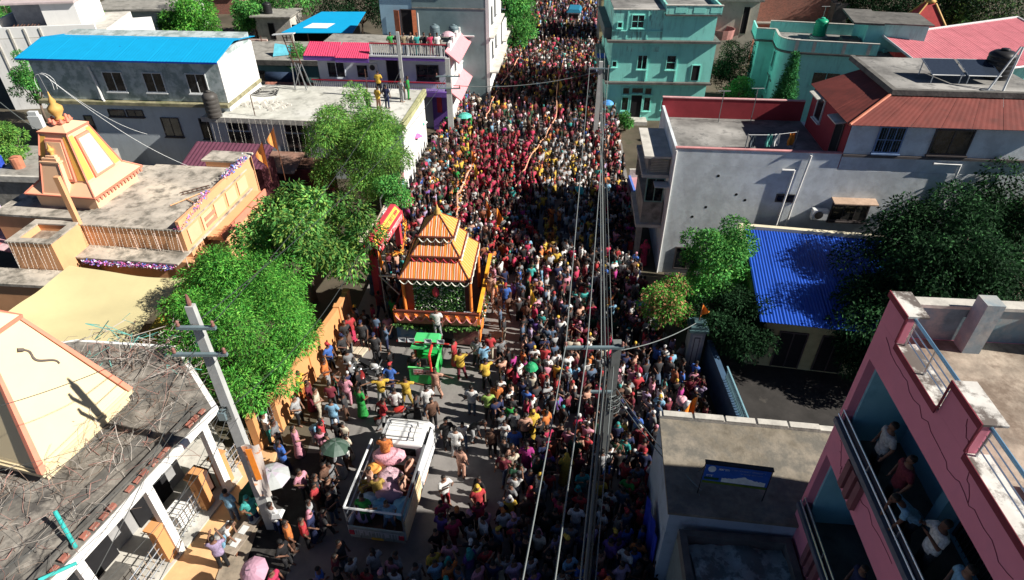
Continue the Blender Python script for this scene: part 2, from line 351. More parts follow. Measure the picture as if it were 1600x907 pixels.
# laundry
def pole_t(name, label, cat, p, h, r=.03, m=None, extra=None):
    o = thing(name, label, cat, p); MB().tube([(0, 0, 0), (0, 0, h)], r, 6).build('pole', m or M_METAL, o)
    if extra: extra(o)
    return o
pa, pb = F_WH @ Vector((3.6, 1.0, 6.62)), F_WH @ Vector((6.2, 1.6, 6.62))
for p, l in ((pa, 'thin grey pole at the left end of the terrace washing line'), (pb, 'thin grey pole at the right end of the terrace washing line')): pole_t('line_pole', l, 'pole', p, 1.25)
tag(MB().tube([pa + Vector((0, 0, 1.2)), (pa + pb) / 2 + Vector((0, 0, 1.12)), pb + Vector((0, 0, 1.2))], .012, 4).build('washing_line', M_FRAME), 'thin washing line strung between two poles on the terrace', 'washing line')
def clothm(n, c): return mat(n, c, .9, .2, 4)
for fx, c, l in ((.12, (.08, .1, .12), 'dark grey cloth on the terrace washing line'), (.45, (.1, .35, .3), 'green and teal cloth on the terrace washing line'), (.6, (.5, .5, .5), 'pale cloth on the terrace washing line between teal and orange'), (.9, (.65, .22, .03), 'orange cloth at the right end of the terrace washing line')):
    p = pa.lerp(pb, fx); vv = []
    d = (pb - pa).normalized() * .3
    for i in range(5):
        for j in range(4): q = p + d * (i / 4 - .5) + Vector((.03 * math.sin(j * 2 + i), .05 * math.sin(i * 2.3 + j), 1.16 - j * .22)); vv.append(q)
    vv += [q + Vector((.0, .012, 0)) for q in vv]
    fs = [(i * 4 + j, i * 4 + j + 1, i * 4 + j + 5, i * 4 + j + 4) for i in range(4) for j in range(3)]
    tag(MB().add(vv, fs + [tuple(20 + k for k in reversed(f)) for f in fs]).build('hanging_cloth', clothm('laundry%d' % int(fx * 100), c)), l, 'laundry', 'washing on the terrace line')
def antenna(p, label, h=2.4):
    a = thing('antenna', label, 'antenna', p); MB().tube([(0, 0, 0), (0, 0, h)], .025, 5).build('pole', M_METAL, a)
    MB().tube([(-.35, 0, h), (.35, 0, h)], .02, 4).build('crossbar', M_METAL, a)
antenna(F_WH @ Vector((5.0, 5.8, 6.62)), 'thin T shaped pole by the maroon terrace parapet, right one', 2.0)
antenna(F_WH @ Vector((3.2, 5.8, 6.62)), 'thin T shaped pole by the maroon terrace parapet, left one', 1.8)
bk = thing('bucket', 'small bright green bucket on the dark part of the terrace', 'bucket', F_WH @ Vector((6.9, .7, 6.62)))
MB().lathe([(.14, 0), (.18, .3), (.16, .3), (.13, .03)], 12).build('pail', mat('bright_green', (.02, .5, .25), .4), bk)
MB().tube([(-.17, 0, .3), (-.1, 0, .42), (.1, 0, .42), (.17, 0, .3)], .012, 4).build('handle', M_METAL, bk)
br = thing('washing_board', 'dark low bench on the light part of the terrace', 'bench', F_WH @ Vector((2.6, 1.0, 6.62)))
bx('seat', M_BLACK, br, 0, 1.5, 0, .5, .25, .32); bx('leg', M_BLACK, br, 0, .1, 0, .5, 0, .25); bx('leg', M_BLACK, br, 1.4, 1.5, 0, .5, 0, .25)

# ------------------------------------------------------------------ pink balcony building, lower right
ANG = R(-94.7); A = Vector((7.98, 10.6, 0)); F_PR = Matrix.Translation(A) @ Matrix.Rotation(ANG, 4, 'Z')
t = thing('pink_building', 'tall pink building with blue balconies and notched roof parapet at lower right', 'building', A, ANG)
M_PINK = mat('pink_paint', (.74, .25, .33), .8, .12, .6, .35, (.58, .22, .30), .1)
M_BLUEI = mat('blue_balcony_paint', (.26, .52, .60), .8, .15, .7, .3, (.08, .2, .3))
M_MARB = mat('stained_coping', (.62, .6, .56), .8, .2, 3, .95, (.10, .08, .07), .1, thr=(.48, .56))
M_PEEL = mat('peeling_blue_wall', (.18, .27, .31), .85, .4, 1.5, .9, (.32, .33, .32), .2, thr=(.47, .6))
M_ROOFP = mat('dusty_roof', (.36, .30, .24), .9, .5, 1.6, .9, (.16, .12, .09), .4, thr=(.46, .6))
L = 13.5
bx('wall', M_PINK, t, [0, L, 0, .2, 0, 5.0], [0, .22, .2, 9, 0, 11.2], [0, L, 0, .2, 7.3, 8.35], [0, L, 0, .2, 10.55, 11.5], [0, .2, 0, .198, 5.0, 7.3], [0, .2, 0, .198, 8.35, 10.55])
bx('wall', M_PINK, t, [6.6, 7.0, .0, .198, 5.0, 7.3], [6.6, 7.0, 0, .198, 8.35, 10.55])
for z0, z1, dp in ((4.6, 7.3, 1.3), (8.0, 10.6, 1.3)):
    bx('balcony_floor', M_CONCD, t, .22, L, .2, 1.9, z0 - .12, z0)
    bx('back_wall', M_BLUEI, t, .22, L, 1.5, 1.7, z0, z1 + .3); bx('ceiling', M_BLUEI, t, .22, L, .2, 1.5, z1 + .05, z1 + .2)
    bx('end_wall', M_BLUEI, t, .222, .3, .2, 1.5, z0, z1 + .05); bx('pillar', M_BLUEI, t, 2.5, 2.75, 1.1, 1.5, z0, z1 + .05)
bx('roof_slab', M_ROOFP, t, .22, L, .2, 9, 11.0, 11.2)
for a_ in ((0, .82), (2.66, 3.65), (8.0, 9.0)): bx('parapet', M_PINK, t, a_[0], a_[1], 0, .2, 11.502, 12.2)
bx('coping', M_MARB, t, -.03, .84, -.03, .38, 12.202, 12.25); bx('coping', M_MARB, t, 2.64, 3.67, -.03, .38, 12.202, 12.25)
bx('coping', M_MARB, t, .84, 2.64, -.02, .36, 11.505, 11.55); bx('coping', M_MARB, t, 3.67, 8.0, -.02, .36, 11.505, 11.55)
M_TRIM = mat('maroon_trim', (.22, .03, .05), .7)
bx('trim_strip', M_TRIM, t, [-.04, .84, -.055, -.032, 12.12, 12.26], [.84, 2.64, -.055, -.032, 11.42, 11.56], [2.64, 3.67, -.055, -.032, 12.12, 12.26], [3.67, 8, -.055, -.032, 11.42, 11.56],
   [.8, .84, -.055, -.032, 11.56, 12.12], [2.64, 2.68, -.055, -.032, 11.56, 12.12], [3.63, 3.67, -.055, -.032, 11.56, 12.12])
bx('back_parapet', M_PEEL, t, [.0, .2, .2, 9, 11.2, 12.05]); bx('coping', M_CONCL, t, -.04, .24, .4, 9, 12.052, 12.13)
M_COL = mat('peeling_pillar', (.26, .32, .35), .85, .3, 1.5, .9, (.40, .39, .36), .2, thr=(.45, .6))
bx('roof_pillar', M_COL, t, .25, .62, 1.5, 1.85, 11.2, 12.45); bx('roof_pillar', M_COL, t, .25, .62, 3.1, 3.5, 11.2, 12.2); bx('roof_pillar', M_COL, t, 4.1, 4.5, 1.0, 1.4, 11.2, 11.9)
M_BSTEEL = mat('blue_steel', (.25, .45, .62), .3, .1, 4, metal=.7)
for x0, x1 in ((.84, 2.66), (3.67, 8.0)):
    MB().tube([(x0, .12, 12.18), (x1, .12, 12.18)], .035, 8).build('hand_rail', M_BSTEEL, t)
    for k in range(1, 4): MB().tube([(x0, .12, 11.55 + k * .15), (x1, .12, 11.55 + k * .15)], .014, 6).build('rail_bar', M_STEEL, t)
    for xx in ([x0 + .05, (x0 + x1) / 2, x1 - .05]): MB().tube([(xx, .12, 11.5), (xx, .12, 12.16)], .025, 6).build('rail_post', M_STEEL, t)
for z0, l_ in ((4.6, 0), (8.0, 0)):
    b = MB().box(.1, L, -.14, -.005, z0 + .42, z0 + .58); b.build('balcony_ledge', mat('grey_ledge', (.13, .14, .17), .6, .3), t)
    for zz, yy in ((.86, -.02), (.72, -.1)): MB().tube([(.15, yy, z0 + zz), (L, yy, z0 + zz)], .022, 6).build('rail_bar', M_STEEL, t)
    for k in range(7): MB().tube([(.2 + k * 1.6, -.04, z0 + .5), (.2 + k * 1.6, -.04, z0 + .86)], .02, 5).build('rail_post', M_STEEL, t)
    bx('balcony_front', mat('dark_rail_panel', (.05, .05, .07), .6), t, .2, L, .05, .1, z0, z0 + .72)
    window(t, 2.95, 1.5, z0 + .2, 1.5, 2.0, cols=1, rows=1, fm=M_FRAMED, grill=True, door=True)
    window(t, 5.3, 1.5, z0 + .8, 1.5, 1.3, cols=1, fm=M_FRAMED, grill=True, sill=False)
for z in (8.35, 5.0):
    for k in range(3): MB().hexa([(1.2 + k * .3, -.13, z - .85), (1.38 + k * .3, -.13, z - .85), (1.38 + k * .3, -.003, z - .85), (1.2 + k * .3, -.003, z - .85), (1.2 + k * .3, -.13, z), (1.38 + k * .3, -.13, z), (1.38 + k * .3, -.003, z), (1.2 + k * .3, -.003, z)]).build('wall_bracket', mat('maroon_bracket', (.22, .09, .1), .8), t)
# ------------------------------------------------------------------ low house with tan roof
t = thing('tan_roof_house', 'low house with flat tan roof behind the blue billboard', 'house', (4.93, 14.36, 0), R(-7))
M_TAN = mat('tan_roof', (.20, .175, .135), .9, .45, 2.2, .85, (.12, .115, .10), .4, col2=(.25, .22, .175), thr=(.46, .6))
bx('wall', mat('blue_grey_wall', (.34, .42, .5), .8, .1, 1, .3), t, 0, 5.4, -3.7, 0, 0, 4.4)
bx('roof_slab', M_TAN, t, -.06, 5.5, -3.75, -.2, 4.402, 4.5); bx('parapet', M_CONCL, t, -.06, 5.5, -.198, .02, 4.4, 4.62)
for i in range(5): bx('parapet_block', M_CONCL, t, 1.0 * i + .05, 1.0 * i + .97, -.2, .03, 4.622, 4.66 + .01 * (i % 2))
t2 = thing('tarp_roof_house', 'low dark house with wrinkled tarpaulin on its roof at the bottom', 'house', (4.75, 10.45, 0), R(-5))
bx('wall', mat('grey_green_wall', (.16, .2, .2), .8, .2), t2, 0, 3.1, -6, 0, 0, 3.6)
bx('parapet', M_CONCD, t2, [0, 3.1, -.2, 0, 3.6, 4.0], [0, .2, -6, -.2, 3.6, 4.0], [2.9, 3.1, -6, -.2, 3.6, 4.0], [0.2, 2.9, -6, -5.8, 3.6, 4.0])
b = MB(); nx, ny = 26, 30; vs = []
for i in range(nx):
    for j in range(ny):
        x, y = .25 + 2.6 * i / (nx - 1), -5.6 + 5.3 * j / (ny - 1)
        vs.append((x, y, 3.68 + .05 * math.sin(x * 5 + 1.5 * math.sin(y * 3)) + .04 * math.sin(y * 7 + x * 3) + .03 * math.sin((x + y) * 13)))
fs = [(i * ny + j, (i + 1) * ny + j, (i + 1) * ny + j + 1, i * ny + j + 1) for i in range(nx - 1) for j in range(ny - 1)]
tag(b.add(vs, fs).build('tarpaulin', mat('green_tarpaulin', (.34, .44, .43), .3, .5, 1.2, .85, (.08, .11, .11), .5, thr=(.46, .54)), smooth=True), 'wrinkled dark green tarpaulin spread over the low roof at the bottom', 'tarpaulin').location = (4.75, 10.45, 0)
# billboard on the tan roof
p0, p1 = at(1088, 775, 4.0), at(1203, 795, 4.0)
bb = thing('billboard', 'blue billboard with a white mountain drawing above the tan roof edge', 'billboard', (5.42, 11.32, 4.42), R(-9))
M_BBL = mat('billboard_blue', (.03, .12, .50), .5, .2); M_BGR = mat('billboard_green', (.10, .17, .02), .5, .4, 3); M_BWH = mat('billboard_white', (.72, .8, .8), .5, .2)
bx('board', M_BBL, bb, 0, 2.6, -.05, 0, .75, 1.75); bx('green_band', M_BGR, bb, .0, 2.6, -.056, -.052, .752, .88)
mt = MB(); z0 = .9; xs = [.75 + i * .07 for i in range(26)]; tops = [z0 + .2 + .16 * math.exp(-((i - 12) / 4) ** 2) + .05 * rnd.random() for i in range(26)]
for i in range(25): mt.add([(xs[i], -.058, z0), (xs[i + 1], -.058, z0), (xs[i + 1], -.058, tops[i + 1]), (xs[i], -.058, tops[i])], [(0, 1, 2, 3)])
mt.build('mountain_print', M_BWH, bb)
def text(s, size, m, parent, loc, rot=(R(90), 0, 0), name='lettering', ext=.003):
    c = bpy.data.curves.new(name, 'FONT'); c.body = s; c.size = size; c.extrude = ext; c.align_x = 'LEFT'; c.resolution_u = 2
    o = bpy.data.objects.new(name, c); COL.objects.link(o); bpy.context.view_layer.update()
    me = bpy.data.meshes.new_from_object(o); bpy.data.objects.remove(o); me.name = name; me.materials.clear(); me.materials.append(m)
    q = link(name, me, parent, loc); q.rotation_euler = rot; return q
MB().lathe([(.16, 0), (.16, .01)], 16).build('logo', M_BWH, bb, loc=(.28, -.052, 1.52)).rotation_euler = (R(90), 0, 0)
# rows of small marks standing for the unreadable print
def glyph_row(parent, x0, x1, z, h, m, y=-.06, name='lettering', seed=1):
    r = random.Random(seed); b = MB(); x = x0
    b.box(x0, x1, y - .004, y, z + h, z + h + h * .12)
    while x < x1:
        wd = h * r.uniform(.45, .9)
        if r.random() > .15:
            b.box(x, x + h * .13, y - .004, y, z, z + h)
            if r.random() > .4: b.box(x + h * .13, x + wd * .7, y - .004, y, z + h * r.choice((.2, .5, .75)), z + h * r.choice((.85, .9)))
            if r.random() > .5: b.box(x + wd * .55, x + wd * .7, y - .004, y, z + h * .1, z + h)
        x += wd
    return b.build(name, m, parent)
glyph_row(bb, .55, .95, 1.5, .09, M_BWH); glyph_row(bb, 1.05, 2.4, 1.55, .07, mat('pale_blue_print', (.2, .3, .55), .5), seed=3); glyph_row(bb, 1.4, 2.3, 1.4, .06, mat('pale_blue_print', (.2, .3, .55), .5), seed=4)
glyph_row(bb, .12, .4, 1.12, .09, M_BWH, seed=5); bx('dark_print', mat('dark_print', (.02, .08, .03), .5), bb, .05, .65, -.057, -.052, .95, 1.08)
MB().tube([(-.03, -.03, 0), (-.03, -.03, 1.78), (2.63, -.03, 1.78), (2.63, -.03, 0)], .03, 5).build('board_frame', M_BLACK, bb)
bx('top_beam', M_BLACK, bb, -.05, 2.65, -.1, .1, 1.78, 1.83)
for x in (0, 2.6): MB().tube([(x, 0, 1.6), (x, .7, .5)], .02, 5).build('brace', M_BLACK, bb)
bb.scale = (.68, .7, .8)
# blue cloth hanging on the wall by the street
tb = MB(); vs = []
for i in range(9):
    for j in range(7): vs.append((4.48 - .05 * math.sin(i * 1.7) - .06 * j / 6, 11.0 + 1.5 * i / 8, .5 + 2.2 * j / 6))
tag(tb.add(vs, [(i * 7 + j, i * 7 + j + 1, i * 7 + j + 8, i * 7 + j + 7) for i in range(8) for j in range(6)]).build('blue_sheet', mat('blue_sheet', (.01, .03, .32), .7)), 'dark blue plastic sheet hanging on the street wall of the tan roofed house', 'plastic sheet')

# ------------------------------------------------------------------ blue shed behind the wall on the right
t = thing('blue_roof_shed', 'shed with corrugated blue roof and cream ledge between the trees', 'shed', (11.9, 27.9, 0), R(-10))
M_CREAM = mat('cream_paint', (.66, .6, .44), .8, .12, 1, .3); M_BLUET = mat('blue_tin', (.012, .075, .44), .5, .12, 2, .3, (.02, .06, .3))
M_YEL = mat('dull_yellow_wall', (.40, .40, .22), .85, .2)
bx('wall', M_YEL, t, 0, 6.8, -6.3, 0, 0, 3.0); bx('gable_ledge', M_CREAM, t, [-.3, 7.0, .0, .25, 3.55, 3.8], [-.3, 7.0, .05, .3, 3.3, 3.55], [-.35, .0, -1.8, .0, 3.3, 3.7])
sheetroof(t, [(-.02, -7.0, 3.05), (6.9, -7.0, 3.05), (6.9, -.01, 3.6), (-.02, -.01, 3.6)], M_BLUET, .98, .035, 7)
window(t, 1.2, -6.3, .1, 1.1, 2.0, door=True, fm=M_FRAMED, gl=M_DARK); window(t, 3.0, -6.3, .1, 1.1, 2.0, door=True, fm=M_FRAMED, gl=M_DARK); window(t, 5.0, -6.3, 1.0, 1.3, 1.0, fm=M_FRAMED)
# street gate pillar, blue wall and ironwork
t = thing('compound_wall', 'dark blue boundary wall with iron lattice beside the gate pillar', 'wall', (8.85, 15.2, 0), R(90))
bx('wall', mat('navy_wall', (.05, .10, .17), .8, .2), t, 0, 6.2, -.12, .12, 0, 1.7)
lt = MB()
for i in range(26):
    x = .1 + i * .14; lt.box(x, x + .03, -.03, .03, 1.7, 2.3)
    lt.tube([(x, 0, 1.75), (x + .14, 0, 2.2)], .012, 3); lt.tube([(x + .14, 0, 1.75), (x, 0, 2.2)], .012, 3)
lt.box(.1, 3.8, -.03, .03, 2.28, 2.33); tag(lt.build('iron_lattice', mat('pale_blue_iron', (.2, .36, .42), .5), t), kind='stuff')
gp = thing('gate_pillar', 'grey gate pillar with framed panels and cap under the flowering tree', 'pillar', (8.15, 21.3, 0), R(-5))
M_GP = mat('grey_pillar_paint', (.26, .32, .34), .8, .2)
bx('shaft', M_GP, gp, -.32, .32, -.32, .32, 0, 2.5); bx('cap', mat('dark_teal_cap', (.05, .1, .11), .7), gp, [-.42, .42, -.42, .42, 2.5, 2.62], [-.36, .36, -.36, .36, 2.62, 2.75], [-.2, .2, -.2, .2, 2.75, 2.9])
bx('panel', mat('pillar_panel', (.4, .45, .44), .8), gp, -.2, .2, -.335, -.322, .5, 2.3); bx('panel_inset', mat('pillar_inset', (.1, .1, .12), .8), gp, -.13, .13, -.345, -.337, .6, 2.2); bx('panel_inset', mat('pillar_panel', (.4, .45, .44), .8), gp, -.09, .09, -.352, -.347, .66, 2.14)
M_SAFF = mat('saffron_cloth', (.85, .26, .03), .8, .15, 4)
def flag(p, h, label, w_=.45, hh=.8, ang=0.0, lean=(0, 0), col=None, name='saffron_flag'):
    o = thing(name, label, 'flag', p, ang)
    MB().tube([(0, 0, 0), (lean[0], lean[1], h)], .02, 5).build('flag_pole', M_WOOD, o)
    vs = []
    for i in range(7):
        f = i / 6
        for j in (0, 1): vs.append((lean[0] + w_ * f, lean[1] + .07 * math.sin(f * 6), h - .05 - hh * (.5 * f) if j == 0 else h - .05 - hh * (1 - .5 * f)))
    vs2 = [(x, y + .01, z) for x, y, z in vs]
    fs = [(2 * i, 2 * i + 1, 2 * i + 3, 2 * i + 2) for i in range(6)]
    MB().add(vs + vs2, fs + [tuple(14 + k for k in reversed(f)) for f in fs]).build('flag_cloth', col or M_SAFF, o)
    return o
flag((8.15, 21.3, 2.9), .9, 'small orange pennant on top of the grey gate pillar', .35, .7)
flag((6.1, 14.6, 2.9), 2.2, 'orange flag standing behind the white parapet of the tan roof', -.4, 1.3)

# ------------------------------------------------------------------ aqua corner house, right, middle distance
M_AQ = mat('aqua_paint', (.28, .78, .68), .85, .1, .7, .6, (.14, .42, .37), .1, streak=True)
M_AQS = mat('aqua_paint_stained', (.30, .76, .66), .85, .2, .9, .85, (.09, .16, .14), .1, streak=True, thr=(.50, .62))
t = thing('aqua_house', 'three storey aqua house with stained top parapet beside the street', 'house', (8.1, 52.6, 0), R(-2.4))
bx('wall', M_AQ, t, [0, 8.1, 0, 9, 0, 3.2], [0, 8.3, 0, 9, 3.36, 6.5], [3.9, 8.0, .0, 9, 6.66, 8.55]); bx('wall', M_AQS, t, -.1, 3.9, .012, 9, 6.66, 8.9)
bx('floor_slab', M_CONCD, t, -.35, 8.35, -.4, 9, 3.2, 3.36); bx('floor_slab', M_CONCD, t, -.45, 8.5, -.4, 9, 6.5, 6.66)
bx('roof_edge', M_CONCD, t, [3.9, 8.2, -.4, -.0, 8.56, 8.68]); bx('parapet', M_AQS, t, [3.9, 8.2, -.35, -.2, 8.68, 9.3], [8.05, 8.2, -.2, 8, 8.56, 9.3], [3.9, 4.05, -.2, 4, 8.9, 9.3]); bx('coping', M_CONCL, t, [3.85, 8.25, -.4, -.15, 9.3, 9.36], [-.15, 3.85, -.05, .15, 8.9, 8.96])
bx('roof', M_SLATE, t, -.1, 8.0, .1, 9, 8.9, 8.95)
for x in (4.6, 6.0, 7.3): bx('parapet_panel', M_AQ, t, x, x + .9, -.37, -.352, 8.78, 9.2)
for x in (1.0, 2.6): bx('pilaster', M_AQ, t, x, x + .12, -.04, .011, 6.7, 8.8)
bx('cornice', M_AQ, t, -.1, 3.9, -.07, .011, 7.3, 7.38)
for x in (2.9, 5.3): bx('downpipe', M_AQ, t, x, x + .1, -.1, -.005, .2, 6.45)
for a in ((2.2, 4.4, .7, 1.05, 2, 1), (4.55, 4.4, .68, 1.05, 1, 2)): window(t, a[0], 0, a[1], a[2], a[3], cols=a[4], rows=a[5], fm=M_AQ, gl=M_GLASS)
window(t, 6.7, 0, 3.5, .6, 1.2, cols=1, fm=M_AQ, gl=M_DARK, door=True); window(t, .15, 0, 4.55, .3, .4, cols=1, fm=M_AQ); window(t, .3, 0, 7.6, .3, .35, cols=1, fm=M_AQ)
window(t, 2.0, 0, .3, .9, 1.9, cols=1, fm=M_AQ, gl=M_DARK, door=True); window(t, 1.25, 0, .9, .5, 1.1, cols=1, fm=M_AQ); window(t, 3.1, 0, .9, .5, 1.1, cols=1, fm=M_AQ); window(t, 1.25, 0, 2.3, .5, .5, cols=1, fm=M_AQ); window(t, 2.0, 0, 2.4, .9, .4, cols=1, fm=M_AQ); window(t, 3.1, 0, 2.3, .5, .5, cols=1, fm=M_AQ)
window(t, 4.6, 0, 1.0, .6, .7, cols=1, fm=M_AQ); window(t, 7.0, 0, 1.1, .3, .35, cols=1, fm=M_AQ); window(t, 1.4, .012, 7.6, .9, .9, cols=2, rows=2, fm=M_AQ, gl=M_GLASS)
window(t, 8.3, 2.0, 4.5, .5, 1.0, RIGHT, cols=1, fm=M_FRAME, gl=M_FRAME); window(t, 8.3, 4.5, 4.5, .5, 1.0, RIGHT, cols=1, fm=M_FRAME)
for x in (1.2, 2.2, 3.2): bx('recess_panel', M_AQS, t, x, x + .6, -.02, -.003, 5.75, 6.15)
# balcony towards the street
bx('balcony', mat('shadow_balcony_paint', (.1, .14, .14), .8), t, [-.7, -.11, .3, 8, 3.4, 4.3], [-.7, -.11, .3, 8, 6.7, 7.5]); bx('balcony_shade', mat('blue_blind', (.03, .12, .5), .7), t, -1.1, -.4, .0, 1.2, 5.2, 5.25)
bx('entry_step', M_CONCL, t, 1.7, 3.4, -1.2, -.0, 0, .3)
# green hatched banana leaf and white roofed shed left of the terrace
t = thing('pink_wall_strip', 'narrow pink floored yard with blue kerb beside the aqua house', 'yard', (8.4, 36.5, 0), R(0))
bx('floor', mat('pink_floor', (.5, .26, .28), .85), t, 0, 2.6, 0, 4.2, 0, .3); bx('kerb', mat('blue_kerb', (.1, .2, .6), .7), t, -.15, 0, 0, 4.2, 0, .45); bx('kerb', M_CONCL, t, -.1, 2.6, 4.2, 4.4, 0, .9)
# ------------------------------------------------------------------ second aqua house, with curved parapet
t = thing('aqua_villa', 'aqua house with rounded corner terrace and green roof tank', 'house', (21.5, 51.8, 0), R(-12))
M_AQ2 = mat('aqua_villa_paint', (.30, .72, .66), .85, .12, 1, .4, (.10, .25, .22), .1, streak=True)
def arc(cx, cy, r, a0, a1, n): return [(cx + r * math.cos(R(a0 + (a1 - a0) * i / n)), cy + r * math.sin(R(a0 + (a1 - a0) * i / n))) for i in range(n + 1)]
fp = arc(1.0, 1.0, 1.0, 180, 270, 8) + [(8.2, 0), (8.2, 7), (0, 7)]
MB().prism(fp, 0, 5.9).build('wall', M_AQ2, t)
fo = arc(1.0, 1.0, 1.35, 180, 270, 8) + [(8.3, -.35), (8.3, 7), (-.35, 7)]
MB().prism(fo, 5.9, 6.04).build('roof_slab', M_CONCD, t); MB().prism(arc(1.0, 1.0, 1.2, 180, 270, 8) + [(8.2, -.2), (8.2, 6.5), (-.2, 6.5)], 6.045, 6.07).build('terrace_floor', M_SLATE, t)
pr_ = arc(1.0, 1.0, 1.28, 180, 270, 8) + [(7.0, -.28)]; b = MB(); c_ = MB()
for p, q in zip([(-.28, 3.0)] + pr_, pr_ + [pr_[-1]]):
    if p == q: continue
    d = Vector((q[0] - p[0], q[1] - p[1])).normalized(); n = Vector((-d.y, d.x)) * .12
    b.hexa([(p[0], p[1], 6.07), (q[0], q[1], 6.07), (q[0] + n.x, q[1] + n.y, 6.07), (p[0] + n.x, p[1] + n.y, 6.07)] + [(p[0], p[1], 6.9), (q[0], q[1], 6.9), (q[0] + n.x, q[1] + n.y, 6.9), (p[0] + n.x, p[1] + n.y, 6.9)])
    n2 = n * 1.4; m_ = n * -.2
    c_.hexa([(p[0] + m_.x, p[1] + m_.y, 6.902), (q[0] + m_.x, q[1] + m_.y, 6.902), (q[0] + n2.x, q[1] + n2.y, 6.902), (p[0] + n2.x, p[1] + n2.y, 6.902)] + [(p[0] + m_.x, p[1] + m_.y, 6.97), (q[0] + m_.x, q[1] + m_.y, 6.97), (q[0] + n2.x, q[1] + n2.y, 6.97), (p[0] + n2.x, p[1] + n2.y, 6.97)])
b.build('parapet', M_AQ2, t); c_.build('coping', M_CONCL, t)
bx('parapet', M_AQ2, t, [-.28, 7, 5.9, 6.02, 6.07, 6.9]); bx('coping', M_CONCL, t, -.3, 7.1, 5.86, 6.06, 6.9, 6.97)
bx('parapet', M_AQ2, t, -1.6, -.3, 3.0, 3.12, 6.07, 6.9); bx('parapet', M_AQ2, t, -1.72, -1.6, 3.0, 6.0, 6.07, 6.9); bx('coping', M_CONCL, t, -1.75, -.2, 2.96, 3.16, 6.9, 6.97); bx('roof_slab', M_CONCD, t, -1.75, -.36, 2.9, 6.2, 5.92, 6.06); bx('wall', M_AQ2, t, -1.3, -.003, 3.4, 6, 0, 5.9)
for x in (2.2, 4.4, 6.2): bx('pilaster', M_CONCL, t, x, x + .25, -.3, -.282, 6.1, 6.88)
for x in (.9,): bx('pilaster', M_CONCL, t, x, x + .25, -.3, -.2, 6.1, 6.88)
bx('stair_room', M_AQ2, t, [6.2, 10.5, 1.2, 5, 6.07, 8.1]); MB().slab([(5.0, .8, 8.2), (7.2, .8, 8.2), (7.2, 5.3, 8.3), (5.0, 5.3, 8.3)], .14).build('stair_roof', M_CONCD, t); bx('stair_roof', M_CONCD, t, 7.2, 10.8, 1.0, 5.2, 8.11, 8.2)
bx('terrace_box', M_CONCD, t, 4.7, 6.0, 1.4, 2.6, 6.07, 6.8)
window(t, 2.9, 0, 3.6, 2.0, .9, cols=2, fm=M_AQ2); window(t, -.0, 2.6, 4.1, .9, 1.3, LEFT, cols=1, fm=M_AQ2); window(t, -.0, 2.4, 2.2, .7, 1.3, LEFT, cols=1, fm=M_AQ2)
bx('band', M_CONCD, t, -.06, -.003, 1.0, 3.4, 3.2, 3.3); bx('band', M_CONCD, t, -.06, -.003, 1.0, 3.4, 1.2, 1.3)
F2 = Matrix.Translation((21.5, 51.8, 0)) @ Matrix.Rotation(R(-12), 4, 'Z')
water_tank(F2 @ Vector((3.5, 4.4, 6.3)), .52, 1.35, mat('green_tank', (.01, .30, .16), .4, .15), 'green plastic water tank on the terrace of the aqua villa', mat('green_tank_lid', (.05, .45, .3), .4))
MB().lathe([(.7, 0), (.72, .2), (.3, .22)], 14, (3.5, 4.4, 6.07)).build('tank_plinth', M_CONCL, t)
antenna(F2 @ Vector((3.7, 5.4, 6.07)), 'white roof antenna behind the green water tank', 2.3)
# pink roof hall
t = thing('red_roof_hall', 'hall with large faded pink red corrugated roof and white edges', 'building', (28.4, 45.0, 0), 0)
M_PKTIN = mat('faded_red_tin', (.55, .17, .2), .65, .18, 1.2, .4, (.35, .09, .11))
q = [Vector((1.2, -1.0, 6.2)), Vector((15.5, 4.0, 6.2)), Vector((15.2, 12.6, 7.2)), Vector((.6, 6.4, 7.2))]
sheetroof(t, q, M_PKTIN, 1.0, .03, 4)
for i, (a, c) in enumerate(zip(q, q[1:] + q[:1])): MB().tube([a + Vector((0, 0, .05)), c + Vector((0, 0, .05))], .09, 5).build('edge_trim', M_FRAME, t)
bx('wall', M_AQ2, t, 2.0, 14, 3.2, 5, 0, 5.9); 
for x, y in ((1.1, 0), (1.0, 3), (.9, 6), (3.3, .2), (6, 1)): bx('post', M_AQ2, t, x, x + .25, y, y + .25, 0, 6.3)
bx('floor', M_CONC, t, 0, 14, -1, 7, 3.0, 3.15)
# red pyramid temple roof
t = thing('red_temple', 'small red pyramid temple roof with golden edges among dark trees', 'temple', (39.0, 63.0, 0), R(-15))
M_RT = mat('red_temple_paint', (.50, .06, .06), .7, .2); M_GOLD = mat('ochre_trim', (.6, .35, .1), .6, .15)
bx('wall', M_RT, t, -2, 2, -2, 2, 0, 4.0); MB().hexa([(-2.6, -2.6, 4.0), (2.6, -2.6, 4.0), (2.6, 2.6, 4.0), (-2.6, 2.6, 4.0), (-.35, -.35, 7.3), (.35, -.35, 7.3), (.35, .35, 7.3), (-.35, .35, 7.3)]).build('roof', M_RT, t)
for sx, sy in ((-1, -1), (1, -1), (1, 1), (-1, 1)): MB().tube([(2.62 * sx, 2.62 * sy, 4.0), (.36 * sx, .36 * sy, 7.32)], .09, 5).build('ridge', M_GOLD, t)
MB().lathe([(.4, 7.3), (.45, 7.5), (.2, 7.6), (.25, 7.8), (.05, 8.0), (.03, 8.8)], 10).build('finial', M_GOLD, t, True)
